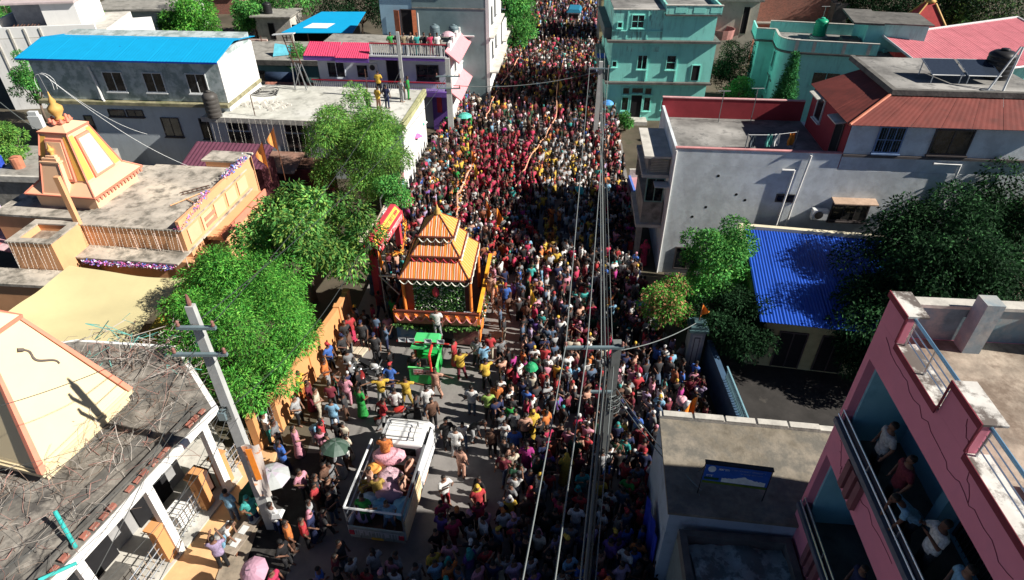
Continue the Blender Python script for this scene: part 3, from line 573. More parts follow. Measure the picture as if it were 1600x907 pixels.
# brick and cream houses behind the aqua house
t = thing('brick_house', 'unplastered brick building with flat ledge far behind the aqua house', 'building', (26.3, 73.2, 0), R(-3))
def brickmat():
    m = bpy.data.materials.new('red_brick'); m.use_nodes = True; T = m.node_tree; N = T.nodes; L_ = T.links
    tc = N.new('ShaderNodeTexCoord'); mp = N.new('ShaderNodeMapping'); mp.inputs['Rotation'].default_value = (R(90), 0, 0)
    bk_ = N.new('ShaderNodeTexBrick'); bk_.inputs['Scale'].default_value = 3; bk_.inputs['Color1'].default_value = (.38, .13, .09, 1); bk_.inputs['Color2'].default_value = (.22, .08, .06, 1); bk_.inputs['Mortar'].default_value = (.3, .25, .2, 1)
    L_.new(tc.outputs['Object'], mp.inputs[0]); L_.new(mp.outputs[0], bk_.inputs['Vector']); L_.new(bk_.outputs[0], N['Principled BSDF'].inputs['Base Color']); N['Principled BSDF'].inputs['Roughness'].default_value = .9
    return m
M_BRICK = brickmat()
bx('wall', M_BRICK, t, [0, 8, 0, 6, 0, 9.5]); bx('ledge', M_CONC, t, [-.6, 8.2, -.5, 0, 3.2, 3.35]); bx('wall', M_BRICK, t, -.6, 8, -3.0, -.5, 0, 1.6); bx('pier', M_BRICK, t, -.7, -.2, -.5, 0, 0, 3.2)
bx('side_wall', M_CONCD, t, 8.01, 9.5, -1.5, 6, 0, 5.5)
t = thing('cream_house', 'cream flat roofed house with dark doorway behind the aqua house', 'house', (20.2, 69.0, 0), R(-6))
M_CREAMW = mat('cream_wall', (.55, .5, .42), .85, .15, 1, .3)
bx('wall', M_CREAMW, t, 0, 5, 0, 6, 0, 6.4); bx('roof_slab', M_CONC, t, -.5, 5.2, -.7, 6, 6.4, 6.6); window(t, 3.5, 0, 3.2, .6, 2.6, cols=1, fm=M_CREAMW, gl=M_DARK, door=True); MB().lathe([(1.3, 3.0), (1.4, 3.9), (1.35, 3.9), (1.25, 3.05)], 16, (1.4, -1.0, 0), sy=.9).build('round_balcony', mat('rusty_pink', (.42, .2, .18), .8), t)
t = thing('yellow_house', 'small pale yellow house block at the very top beside the aqua roof', 'house', (9.8, 74, 0), R(-4))
bx('wall', mat('pale_yellow_wall', (.5, .45, .25), .85), t, 0, 4.4, 0, 6, 0, 6.3); MB().hexa([(1.2, -.2, 6.3), (4.0, -.2, 6.3), (4.0, 3, 6.3), (1.2, 3, 6.3), (2.3, 1, 8), (2.7, 1, 8), (2.7, 1.5, 8), (2.3, 1.5, 8)]).build('roof', M_CREAM, t)
window(t, .5, 0, 3.0, .9, 1.2, fm=M_FRAMED)
# blue tarp shelter between brick house and villa
t = thing('blue_tarp_shelter', 'low shelter covered with blue and white plastic sheets behind the aqua villa', 'shelter', (28.6, 61.5, 0), R(-10))
MB().slab([(0, 0, 2.6), (5, 0, 2.4), (5, 3, 3.2), (0, 3, 3.4)], .05).build('roof', mat('blue_tarp', (.06, .16, .36), .6, .3), t)
for x, y in ((.1, .1), (4.8, .1), (.1, 2.8), (4.8, 2.8)): MB().tube([(x, y, 0), (x, y, 2.45 if y < 1 else 3.15)], .05, 5).build('post', M_WOOD, t)
MB().slab([(-.6, -.4, 2.2), (1.2, -.5, 2.5), (1.5, .8, 2.8), (-.5, .9, 2.75)], .03).build('white_sheet', M_WHITE, t)
t = thing('back_house', 'small pale house with barred windows beyond the blue tarp shelter', 'house', (32.5, 78, 0), R(-5))
bx('wall', M_CONCL, t, 0, 5, 0, 5, 0, 4.0); window(t, .6, 0, 2.2, .9, 1.0, fm=M_FRAMED); window(t, 2.5, 0, 2.2, .9, 1.0, fm=M_FRAMED); bx('roof_slab', M_CONC, t, -.3, 5.3, -.4, 5, 4.0, 4.15)

# ------------------------------------------------------------------ left: long house with blue roof
t = thing('blue_roof_house', 'long grey house with bright blue tin roof and sliding windows', 'house', (-33.0, 43.8, 0), R(-4.14))
M_GR1 = mat('grey_mottled_wall', (.46, .52, .52), .85, .2, .5, .9, (.22, .28, .27), .1, thr=(.45, .56))
M_GR2 = mat('pale_blue_wall', (.50, .56, .60), .85, .1, 1, .35, (.3, .33, .35), .1, streak=True)
M_SKYT = mat('sky_blue_tin', (.005, .33, .62), .55, .06, 1.5, .9, (.01, .17, .42), thr=(.66, .7))
MB().hexa([(0, 0, 4.95), (13.3, 0, 4.95), (13.3, 5.4, 4.95), (0, 5.4, 4.95), (0, 0, 7.75), (13.3, 0, 7.75), (13.3, 5.4, 8.3), (0, 5.4, 8.3)]).build('wall', M_GR1, t)
bx('side_wall', M_WHITE, t, 13.31, 13.36, .0, 5.5, 4.32, 7.7)
bx('wall', M_GR2, t, 0, 13.3, .0, 5.4, 0, 4.7); bx('ledge', mat('mossy_ledge', (.28, .26, .16), .9, .5, 2, .7, (.1, .12, .05)), t, -.2, 13.5, -.45, 5.4, 4.7, 4.92)
sheetroof(t, [(-.5, -.5, 7.8), (13.55, -.5, 7.8), (13.55, 2.6, 8.42), (-.5, 2.6, 8.42)], M_SKYT, 1.2, .008, 5); sheetroof(t, [(13.55, 5.9, 7.9), (-.5, 5.9, 7.9), (-.5, 2.6, 8.42), (13.55, 2.6, 8.42)], M_SKYT, 1.2, .008, 5)
MB().box(-.5, 13.55, -.52, -.47, 7.7, 7.8).build('fascia', mat('deep_blue_fascia', (.01, .05, .35), .6), t)
for x in (5.0, 7.85, 10.9): window(t, x, 0, 5.6, 1.3, 1.25, cols=2)
window(t, 8.1, 0, 2.4, 1.2, 1.3, cols=2, fm=M_FRAMED); window(t, 4.4, 0, 3.8, 1.1, .4, cols=1, fm=M_FRAMED); window(t, 5.75, 0, 3.8, 1.1, .4, cols=2, fm=M_FRAMED); window(t, 2.4, 0, 2.6, .5, 1.1, cols=1, fm=M_FRAMED); window(t, 10.9, 0, 2.3, 1.2, 1.4, cols=2, fm=M_FRAMED)
MB().tube([(4.2, -.1, 7.25), (4.35, -.1, 6.0), (4.4, -.15, 5.0), (4.6, -.3, 4.95)], .08, 6).build('drain_pipe', pm, t)
F_B1 = Matrix.Translation((-33, 43.8, 0)) @ Matrix.Rotation(R(-4.14), 4, 'Z')
# ------------------------------------------------------------------ flat roofed house in front of it
t = thing('flat_roof_house', 'low house with wide weathered concrete roof behind the feathery tree', 'house', (-21.32, 41.84, 0), R(-5.8))
bx('wall', M_GR2, t, .3, 13.9, .2, 6.9, 0, 4.1); bx('roof_slab', mat('weathered_roof', (.50, .50, .45), .9, .3, .8, .8, (.18, .18, .15), .3, col2=(.60, .60, .56)), t, 0, 13.9, 0, 7.1, 4.1, 4.3)
bx('roof_edge', M_CONCL, t, -.06, 13.9, -.06, -.002, 3.98, 4.33); bx('street_parapet', mat('mossy_edge', (.4, .4, .22), .9, .4, 2, .6, (.2, .2, .1)), t, 13.9, 14.15, -.06, 7.1, 3.9, 4.36)
bx('side_wall', M_WHITE, t, 13.92, 13.97, .2, 6.9, 0, 3.88)
for x in (1.6, 5.7): window(t, x, .2, 1.9, 1.5, 1.3, cols=2, fm=M_FRAMED); window(t, x + .1, .2, 3.45, 1.3, .4, cols=2, fm=M_FRAMED, sill=False)
bx('lower_shade', M_RUST, t, 0, 9.5, -1.6, .19, 1.45, 1.55); MB().slab([(3.0, -2.6, 1.6), (7.0, -2.6, 1.6), (7.0, -.2, 2.1), (3.0, -.2, 2.1)], .05).build('lean_to_roof', mat('rusty_sheet', (.28, .16, .12), .85, .5, 2, .6, (.4, .34, .3)), t)
bx('base_wall', mat('maroon_base', (.14, .04, .05), .8, .2), t, -.3, 9.5, -1.7, -1.6, 0, 1.5)
F_B2 = Matrix.Translation((-21.32, 41.84, 0)) @ Matrix.Rotation(R(-5.8), 4, 'Z')
for k in range(9):
    p = F_B2 @ Vector((.5 + 1.5 * k + .3 * rnd.random(), [6.8, 6.0, .6][k % 3], 4.3))
    if k in (2, 6, 8): pole_t('rebar_pole', ['rusty iron rod standing on the weathered flat roof near its left end', 'rusty iron rod standing mid way on the weathered flat roof', 'rusty iron rod standing near the street end of the weathered flat roof'][(2, 6, 8).index(k)], 'pole', p, 1.5, .03, M_RUST)
water_tank(F_B1 @ Vector((12.7, -1.0, 4.32)), .5, 1.7, mat('dark_tank', (.07, .065, .06), .5, .3), 'dark weathered water tank at the corner of the blue roofed house')
# cement rubble and cable heap on the roof
hb = MB()
for i in range(46):
    a, d = rnd.uniform(0, 6.28), rnd.uniform(0, 1) ** .5 * 1.3; c = F_B2 @ Vector((3.6 + d * math.cos(a) * 1.3, 2.6 + d * math.sin(a) * .7, 4.3)); s_ = rnd.uniform(.05, .2)
    hb.hexa([c + Vector((-s_, -s_, 0)), c + Vector((s_, -s_ * .8, 0)), c + Vector((s_ * .7, s_, 0)), c + Vector((-s_, s_ * .6, 0)), c + Vector((-s_ * .6, -s_ * .5, s_)), c + Vector((s_ * .5, -s_ * .4, s_)), c + Vector((s_ * .4, s_ * .5, s_)), c + Vector((-s_ * .5, s_ * .3, s_))])
tag(hb.build('rubble_heap', M_CONCL), 'scattered heap of pale cement rubble on the weathered flat roof', 'rubble', kind='stuff')
pts = []
for i in range(60): a = i * .5; pts.append(F_B2 @ Vector((2.4 + 1.0 * math.cos(a) * (1 - i * .004), 4.6 + .45 * math.sin(a) + .02 * i, 4.33 + .002 * i)))
tag(MB().tube(pts, .025, 4).build('hose_coil', M_BLACK), 'black hose coiled on the weathered flat roof', 'hose')
t = thing('steel_trestle', 'rusty lattice ladder tower leaning beside the pink roofed house', 'tower', at(474, 138, 4.3), R(-8))
for x, y in ((-.45, -.45), (.45, -.45), (.45, .45), (-.45, .45)): MB().tube([(x, y, 0), (x * .55 - .2, y * .55, 1.9)], .045, 5).build('leg', M_METAL, t)
for x in (-.7, -.1): MB().tube([(x + .3, 0, 1.8), (x - .25, .2, 3.8)], .045, 5).build('mast', M_RUST, t)
for k in range(6): MB().tube([(-.42 - .1 * k, .04 * k, 1.95 + .33 * k), (.2 - .1 * k, .04 * k, 1.95 + .33 * k)], .03, 4).build('rung', M_RUST, t)
MB().tube([(-.55, -.2, .1), (.1, .2, 1.8)], .03, 4).build('brace', M_METAL, t); MB().tube([(.45, -.2, .1), (-.4, .2, 1.8)], .03, 4).build('brace', M_METAL, t)
MB().slab([(-1.6, -.1, 3.85), (.1, -.1, 4.0), (.1, .25, 4.0), (-1.6, .25, 3.85)], .05).build('top_board', M_FRAME, t)

# ------------------------------------------------------------------ house with pink awnings and purple trim
t = thing('pink_awning_house', 'two storey house with pink tin awnings, purple trim and white railings', 'house', (-16.1, 51.0, 0), R(-5.2))
M_PURP = mat('purple_paint', (.16, .08, .35), .8, .15); M_PKAWN = mat('pink_tin_awning', (.62, .06, .14), .55, .1); M_REDR = mat('red_rail', (.42, .03, .05), .6)
M_BLW = mat('whitish_blue_wall', (.58, .63, .68), .85, .1, 1, .3, (.4, .42, .46), streak=True)
M_WHS = mat('bright_white_wall', (.78, .78, .76), .85, .05, 1, .25, (.5, .5, .5), streak=True)
M_PKL = mat('pale_pink_awning', (.72, .3, .33), .6, .1)
bx('wall', M_BLW, t, .4, 11.0, .6, 6.2, 0, 5.9); bx('floor_slab', M_PURP, t, -.1, 11.1, -.35, .59, 2.95, 3.35); bx('floor_slab', M_PURP, t, 5.0, 11.1, -.3, .59, 5.75, 5.98)
bx('terrace', M_CONC, t, .0, 11.1, .6, 6.2, 5.9, 6.0); bx('white_kerb', M_FRAME, t, 5.0, 11.1, -.32, -.2, 5.982, 6.1)
rail(t, (0, -.25, 3.35), (10.9, -.25, 3.35), .75, M_REDR, M_FRAME, .16); rail(t, (5.1, -.15, 6.05), (11.1, -.15, 6.05), .95, M_REDR, M_FRAME, .16)
for x in (5.1, 8.0, 10.6): bx('rail_post', M_FRAME, t, x, x + .14, -.22, -.08, 6.0, 6.9)
sheetroof(t, [(-.3, -.4, 5.95), (2.6, -.4, 5.95), (2.6, .7, 6.75), (-.0, .7, 6.75)], M_PKAWN, 1.0, .03, 5); sheetroof(t, [(2.3, -.55, 5.9), (5.0, -.55, 5.9), (5.0, .7, 6.75), (2.7, .7, 6.75)], M_PKAWN, 1.0, .03, 5)
bx('awning_band', M_PURP, t, [-.3, 2.3, -.38, -.33, 5.6, 5.93], [2.3, 5.0, -.52, -.47, 5.55, 5.88])
window(t, 1.2, .6, 4.05, 1.35, 1.15, fm=M_BLW); window(t, 3.6, .6, 4.1, .85, .95, cols=1, fm=M_BLW); window(t, 6.1, .6, 3.4, .85, 2.1, cols=1, door=True, fm=M_FRAMED, gl=M_DARK); window(t, 8.5, .6, 4.05, 1.7, 1.1, cols=2, fm=M_FRAMED)
MB().lathe([(.22, 0), (.22, .02), (.05, .03)], 14).build('fan_grille', M_BLACK, t, loc=(4.9, .5, 4.9)).rotation_euler = (R(90), 0, 0); bx('cooler_box', M_FRAME, t, 4.6, 5.3, .52, .59, 4.6, 5.2)
bx('ground_post', M_PURP, t, 9.6, 11.05, .3, .58, 0, 2.94); bx('post_strip', M_REDR, t, 10.0, 10.4, .2, .299, 1.5, 3.2)
# street facade with sloping pink awnings
bx('side_wall', M_WHS, t, 11.0, 11.25, .6, 8.0, 0, 6.4)
for z in (3.0, 5.95):
    MB().slab([(12.1, -.1, z - .35), (12.1, 7.8, z - .35), (11.0, 7.8, z + .55), (11.0, -.1, z + .55)], .1).build('side_awning', M_PKL, t)
wn = window(t, 11.25, 2.0, 4.2, .7, 1.3, RIGHT, cols=1); window(t, 11.25, 5.0, 4.2, .7, 1.3, RIGHT, cols=1)
for y in (1.0, 2.6, 4.2, 5.8): bx('parapet_block', M_FRAME, t, 11.0, 11.2, y, y + .9, 6.402, 6.8)
F_B3 = Matrix.Translation((-16.1, 51.0, 0)) @ Matrix.Rotation(R(-5.2), 4, 'Z')
# upper part : blue stair room and tall grey tower house
bx('stair_room', mat('sky_blue_wall', (.30, .47, .58), .85, .12, 1, .3, (.2, .35, .45)), t, [4.4, 9.6, 6.2, 9, 0, 9.0]); bx('room_coping', M_CONCL, t, 4.3, 9.6, 6.1, 6.25, 9.0, 9.1)
window(t, 6.2, 6.2, 6.05, .9, 2.0, cols=1, door=True, fm=M_FRAMED, gl=M_DARK)
for x, r_ in ((5.6, -20), (7.12, 15)): o = bx('open_shutter', mat('orange_door', (.42, .13, .06), .7, .3, 3), t, 0, .5, -.04, 0, 6.05, 8.05); o.location = (x, 6.1, 0); o.rotation_euler.z = R(r_)
t = thing('tower_house', 'tall narrow house with grey side wall and bright white street front', 'house', (-6.4, 56.3, 0), R(-5.2))
bx('wall', mat('teal_grey_render', (.20, .28, .29), .9, .2, .7, .5, (.13, .2, .21)), t, -2.0, 4.2, .0, 8, 0, 11.0); bx('street_wall', M_WHS, t, 4.21, 4.5, -.02, 9, 0, 11.0)
for y, z in ((1.2, 6.9), (3.6, 7.0), (1.4, 4.0), (4.0, 4.2), (1.6, 9.2)): window(t, 4.5, y, z, .7, 1.2, RIGHT, cols=1, fm=M_METAL)
bx('slab_band', M_CONCL, t, [4.51, 4.9, -.1, 9, 5.9, 6.0], [4.51, 5.2, -.1, 9, 3.0, 3.1]); bx('floor_line', M_CONC, t, -2, 4.2, -.03, -.004, 8.2, 8.3)
for x, l in ((1.0, 'left grey water tank below the tall grey wall'), (2.6, 'right grey water tank below the tall grey wall')):
    pz = Matrix.Translation((-6.4, 56.3, 0)) @ Matrix.Rotation(R(-5.2), 4, 'Z') @ Vector((x - 1.0, -.9, 6.0)); water_tank(pz, .42, 1.15, mat('grey_tank', (.12, .17, .19), .5, .2), l)
bx('tank_shelf', M_FRAME, t, -.6, 3.2, -.25, -.03, 6.05, 6.15)
pole_t('white_pipe_pole', 'thin white pipe beside the two grey roof tanks', 'pole', F_B3 @ Vector((8.0, 4.5, 6.0)), 2.2, .06, M_FRAME)
t = thing('terrace_block', 'low white building with roof onlookers beyond the tower house', 'building', (-2.2, 66.5, 0), R(-6))
bx('wall', M_CONC, t, -3, 1.0, 0, 7, 0, 3.6); bx('street_wall', M_WHS, t, 1.01, 1.2, -.02, 7, 0, 4.4); bx('awning', M_BLUEI, t, -3, .2, 2, 4, 4.9, 5.0); bx('awning_post', M_METAL, t, [0, .08, 2, 2.08, 3.6, 4.9], [-2.9, -2.8, 2, 2.08, 3.6, 4.9])
bx('slab_band', M_CONCL, t, 1.2, 1.6, 0, 7, 2.9, 3.0)
# buildings and roofs further back on the left
t = thing('blue_canopy', 'big bright blue tin canopy with a faded white patch behind the roofs', 'canopy', (-22.6, 64.5, 0), R(-3))
MB().slab([(0, 0, 4.3), (7.0, .2, 4.3), (7.0, 6.0, 5.0), (2.4, 5.8, 5.0)], .06).build('roof', M_SKYT, t); MB().slab([(1.8, 1.2, 4.47), (4.2, 1.2, 4.47), (4.7, 2.5, 4.63), (2.4, 2.5, 4.63)], .01).build('faded_patch', M_WHITE, t)
for x in (.3, 2.5, 4.6, 6.7): MB().tube([(x, .3, 0), (x, .3, 4.25)], .06, 5).build('post', M_RUST, t)
bx('wall', M_DARK, t, 0, 7, 3, 3.2, 0, 4.3)
t = thing('concrete_roof_house', 'wide low house with cracked grey concrete roof and green wall', 'house', (-27.6, 58.5, 0), R(-3))
bx('wall', mat('faded_green_wall', (.16, .30, .27), .85, .2), t, .3, 12.0, .2, 6, 0, 3.2); bx('roof_slab', M_CONC, t, 0, 12.3, 0, 6.4, 3.2, 3.45); bx('roof_edge', M_CONCD, t, 0, 12.3, -.05, -.003, 3.0, 3.46)
window(t, 4.2, .2, 1.5, .6, .9, cols=1, fm=M_FRAMED); window(t, 8.0, .2, 1.5, .6, .9, cols=1, fm=M_FRAMED)
MB().slab([(5.6, 1.0, 3.5), (7.0, 1.6, 3.5), (7.0, 2.4, 4.1), (5.6, 2.0, 4.4)], .05).build('leaning_sheet', mat('turquoise_sheet', (.1, .4, .5), .7), t)
t = thing('rusty_shed', 'low dark shed with rusty tin roof behind the weathered flat roof', 'shed', (-19.6, 52.5, 0), R(-3))
sheetroof(t, [(-1.5, 0, 2.4), (5.0, 0, 2.4), (5.0, 1.2, 2.9), (-1.5, 1.2, 2.9)], mat('old_rusty_tin', (.34, .14, .1), .85, .5, 2, .5, (.15, .1, .08)), 1.0, .02, 3); bx('wall', M_CONCD, t, -1.2, 4.8, .3, 1.2, 0, 2.35)
bx('low_wall', M_BRICK, t, -1, 5, -1.6, -1.4, 0, 1.2); MB().lathe([(.55, 0), (.55, 1.9)], 14, (-1.3, -2.4, 2.6)).build('brick_drum', M_BRICK, t)
t = thing('water_cart', 'dark blue lying tank shape behind the flat roof edge', 'tank', at(440, 122, 2.8), R(-5))
MB().lathe([(.2, -1.4), (.5, -1.3), (.5, 1.3), (.2, 1.4)], 12).build('tank_body', mat('navy_plastic', (.03, .05, .09), .6), t, True).rotation_euler = (0, R(90), 0)
# top left white houses
t = thing('white_terraced_house', 'bright white house with sloping concrete side wall in the top left', 'house', (-44.5, 55.0, 0), R(10))
bx('wall', M_WHITE, t, [0, 9, 0, 9, 0, 6.0]); bx('upper_wall', M_WHS, t, 4.2, 7.0, 2.5, 8, 6.0, 8.2); bx('upper_roof', mat('pinkish_roof', (.5, .42, .42), .9, .2), t, .8, 7.1, 2.2, 8.2, 8.2, 8.35); bx('terrace', M_CONCL, t, 0, 9, 0, 9, 6.0, 6.06)
bx('parapet', M_WHS, t, [0, 9, 0, .2, 6.06, 6.9], [0, .2, .2, 9, 6.06, 6.9]); bx('back_room', mat('grey_room', (.3, .32, .36), .85), t, .9, 4.19, 4.5, 8, 6.06, 8.2)
for i in range(4): bx('wall_rib', M_CONCL, t, 1.0 + i * 1.2, 1.15 + i * 1.2, -.08, -.004, 2.5, 6.8)
for i in range(8): MB().tube([(1.2 + .28 * i, 2.0, 6.1), (1.5 + .28 * i, 2.8 + .1 * (i % 3), 6.5)], .05, 4).build('firewood', M_RUST, t)
t = thing('old_white_house', 'white house with grey slab roof and two windows at top left', 'house', (-45.0, 73, 0), R(2))
bx('wall', M_WHITE, t, 0, 9, 0, 6, 0, 4.6); bx('roof_slab', M_CONC, t, -1, 9.4, -1, 6, 4.6, 4.8); window(t, 3, 0, 2.0, 1.1, 1.2, fm=M_FRAMED); window(t, 6, 0, 2.0, 1.1, 1.2, fm=M_FRAMED)
t = thing('tall_white_wall_house', 'tall narrow white gable wall standing behind the blue roof', 'house', (-38.5, 62.5, 0), R(-70))
bx('wall', M_WHS, t, -1.5, 4.5, 0, 4, 0, 5.6)
t = thing('old_compound_wall', 'weathered pinkish compound wall with dark iron posts at the top', 'wall', (-30.2, 65, 0), R(-4))
bx('wall', mat('pinkish_wall', (.5, .36, .31), .9, .3, 1, .5, (.3, .26, .22)), t, 0, 6, 0, .25, 0, 3.6); bx('end_wall', M_CONCL, t, -3, -.05, -2.5, .2, 0, 4.1)
for i in range(4): MB().tube([(.4 + i * 1.7, -.1, 0), (.4 + i * 1.7, -.1, 4.0)], .05, 5).build('iron_post', M_RUST, t)
t = thing('dark_brick_wall', 'long shaded dark brick wall behind the blue roof', 'wall', (-42, 68, 0), R(-2))
bx('wall', mat('dark_old_brick', (.10, .06, .05), .9, .4, 2), t, 0, 12, 0, .3, 0, 3.4)
t = thing('small_white_house', 'small pale house with dark doorway near the blue canopy', 'house', (-29.3, 76, 0), R(-3))
bx('wall', M_CONCL, t, 0, 4, 0, 4, 0, 3.2); bx('roof_slab', M_CONC, t, -.4, 4.3, -.5, 4, 3.2, 3.35); window(t, 1.4, 0, .8, .6, 1.7, cols=1, door=True, fm=M_FRAMED, gl=M_DARK)
water_tank(Vector((-28.0, 77, 3.35)), .5, 1.2, M_BLACK, 'small black water tank on the pale house near the blue canopy')
t = thing('red_brick_hut', 'low red hut at the top edge left of the palm', 'hut', (-43.0, 92, 0), 0)
bx('wall', M_BRICK, t, 0, 6, 0, 4, 0, 3); bx('roof', mat('orange_roof', (.6, .2, .1), .8, .3), t, -.4, 6.4, -.5, 4.4, 3, 3.2)

# ------------------------------------------------------------------ orange temple with shikhara
M_OR = mat('orange_temple_paint', (.70, .37, .19), .85, .1, 1, .35, (.6, .3, .15), .1, streak=True); M_PEACH = mat('peach_paint', (.74, .47, .29), .8, .06, 1); M_SALM = mat('salmon_trim', (.68, .24, .16), .8, .1)
M_YPAN = mat('yellow_recess', (.80, .46, .10), .8, .06); M_PASTEL = mat('faded_mural', (.72, .66, .48), .8, .1, 1.5, .8, (.5, .62, .42), thr=(.5, .62))
M_CRE2 = mat('cream_shikhara', (.66, .55, .35), .85, .05, .8, .3, (.6, .5, .36), .05)
M_TROOF = mat('mossy_roof', (.46, .42, .36), .95, .35, .9, .9, (.13, .12, .10), .4, thr=(.47, .62), col2=(.58, .52, .43))
t = thing('orange_temple', 'low orange temple building with mossy flat roof', 'temple', (-21.41, 26.88, 0), R(-6.5))
bx('wall', M_OR, t, [0, 5.4, 0, 6.9, 0, 2.6], [0, 5.4, .0, 6.9, 3.3, 4.42], [.6, 5.2, .5, 6.8, 2.6, 3.2])
bx('floor_slab', M_TROOF, t, -.2, 5.5, -1.15, 6.95, 3.2, 3.3); bx('roof', M_TROOF, t, -.05, 5.45, -.05, 6.95, 4.422, 4.5)
bx('roof_extension', M_TROOF, t, -5.2, -.05, .6, 6.9, 4.3, 4.42); bx('wall', M_OR, t, -5.2, -.003, .7, 6.8, 2.6, 4.29); bx('wall', mat('lilac_paint', (.5, .45, .6), .85, .1), t, -6.5, -5.3, 1.2, 1.4, 3.2, 4.6)
bx('side_parapet', M_OR, t, [5.25, 5.42, -.02, 6.9, 4.502, 4.95]); bx('back_box', M_OR, t, [3.0, 5.2, 7.0, 8.2, 0, 4.8]); bx('back_box_roof', M_TROOF, t, 2.8, 5.3, 6.97, 8.3, 4.8, 4.9)
# panels and swastika-style balcony ornaments on the street face
for i in range(5): bx('wall_panel', M_PEACH, t, 5.43, 5.46, .4 + i * 1.3, 1.4 + i * 1.3, 3.5, 4.3)
bx('side_sign', M_SALM, t, [5.47, 5.5, 1.9, 2.9, 3.55, 3.75], [5.47, 5.5, 1.9, 2.9, 3.9, 4.1]); bx('side_ledge', M_OR, t, 5.5, 6.3, 1.6, 6.8, 3.0, 3.2); bx('rim', M_SALM, t, 6.28, 6.36, 1.6, 6.8, 2.95, 3.35)
for k in range(4): MB().tube([(-.02 if k == 0 else 1.6 + 1.2 * k, -.1, 4.3), (1.62 + 1.2 * k if k else -.02, -.12, 2.4)], .03, 5).build('thin_pole', mat('pale_pole', (.7, .5, .4), .7), t)
F_T = Matrix.Translation((-21.41, 26.88, 0)) @ Matrix.Rotation(R(-6.5), 4, 'Z')
def tinsel(pts, r_, n, cols, name, label, sz=.05, parent=None):
    b = MB(); q = random.Random(len(label or name)); pts = [Vector(p) for p in pts]; b.tube(pts, .02, 4); seg = [(b_ - a_).length for a_, b_ in zip(pts, pts[1:])]; T = sum(seg)
    for i in range(n):
        d = q.random() * T; k = 0
        while d > seg[k]: d -= seg[k]; k += 1
        c = pts[k].lerp(pts[k + 1], d / seg[k]) + Vector((q.gauss(0, r_), q.gauss(0, r_), q.gauss(0, r_ * .8))); s_ = q.uniform(.5, 1.3) * sz
        d1 = Vector((q.gauss(0, 1), q.gauss(0, 1), q.gauss(0, 1))).normalized() * s_; d2 = Vector((q.gauss(0, 1), q.gauss(0, 1), q.gauss(0, 1))).normalized() * s_
        b.add([c - d1, c - d2, c + d1, c + d2], [(0, 1, 2, 3)], q.randrange(len(cols)))
    o = b.build(name, cols, parent)
    if label: tag(o, label, 'garland')
    return o
TC = [mat('tinsel_pink', (.7, .15, .4), .5), mat('tinsel_white', (.75, .75, .78), .5), mat('tinsel_blue', (.1, .2, .6), .5), mat('tinsel_violet', (.4, .2, .6), .5)]
tinsel([F_T @ Vector((5.35, -.1, 4.6)), F_T @ Vector((5.35, 3.0, 5.05))], .09, 420, TC, 'tinsel_garland', 'pink and white tinsel garland along the near part of the temple roof edge')
tinsel([F_T @ Vector((5.35, 4.7, 5.05)), F_T @ Vector((5.35, 7.4, 5.05))], .09, 420, [TC[0], TC[1], TC[2], TC[2]], 'tinsel_garland', 'blue and pink tinsel garland at the far end of the temple roof edge')
tinsel([F_T @ Vector((.6, -1.2, 3.12)), F_T @ Vector((2.8, -1.2, 3.1)), F_T @ Vector((5.3, -1.2, 3.1))], .08, 650, [TC[0], TC[1], TC[2], TC[3]], 'tinsel_garland', 'pink to blue tinsel fringe hanging under the temple ledge above the yellow awning')
ld = thing('ladder', 'small rusty ladder lying on the mossy temple roof', 'ladder', F_T @ Vector((3.5, 3.4, 4.53)), R(35))
for y in (0, .3): MB().tube([(0, y, 0), (1.5, y, .02)], .025, 5).build('side_rail', M_RUST, ld)
for k in range(6): MB().tube([(.15 + k * .24, 0, .02), (.15 + k * .24, .3, .02)], .018, 4).build('rung', M_RUST, ld)
for a, c, l in (((3.6, 2.2), (5.2, 4.8), 'long thin bamboo lying diagonally on the temple roof'), ((4.0, 3.0), (5.3, 2.2), 'short thin bamboo crossing the long one on the temple roof')): tag(MB().tube([F_T @ Vector((*a, 4.55)), F_T @ Vector((*c, 4.6))], .03, 5).build('bamboo_pole', M_OR), l, 'bamboo pole')
# raised box at left
t = thing('orange_water_box', 'open orange masonry tank box with grey rim beside the temple', 'masonry box', (-23.6, 25.0, 0), R(-5))
bx('wall', M_OR, t, [0, 2.2, 0, .3, 0, 4.6], [0, .3, .3, 2.0, 0, 4.6], [1.9, 2.2, .3, 2.0, 0, 4.6], [.3, 1.9, 1.7, 2.0, 0, 4.6]); bx('rim', M_TROOF, t, [-.04, 2.24, -.04, .34, 4.602, 4.67], [-.04, .34, .34, 2.04, 4.602, 4.67], [1.86, 2.24, .34, 2.04, 4.602, 4.67], [.34, 1.86, 1.66, 2.04, 4.602, 4.67]); bx('box_floor', M_ROOFP, t, .3, 1.9, .3, 1.7, 4.2, 4.25)
bx('ledge', M_TROOF, t, -2.5, 2.3, -1.3, -.05, 3.0, 3.15); bx('lower_wall', M_OR, t, [-2.5, 2.1, -1.2, -1.0, 0, 2.99])
o = MB().box(-.13, .13, -.1, .1, 0, 2.55).build('temple_post', M_OR); o.location = (-21.3, 26.85, 4.5); o.rotation_euler.z = R(-6.5); tag(o, 'tall square orange post standing at the corner of the temple roof', 'post')
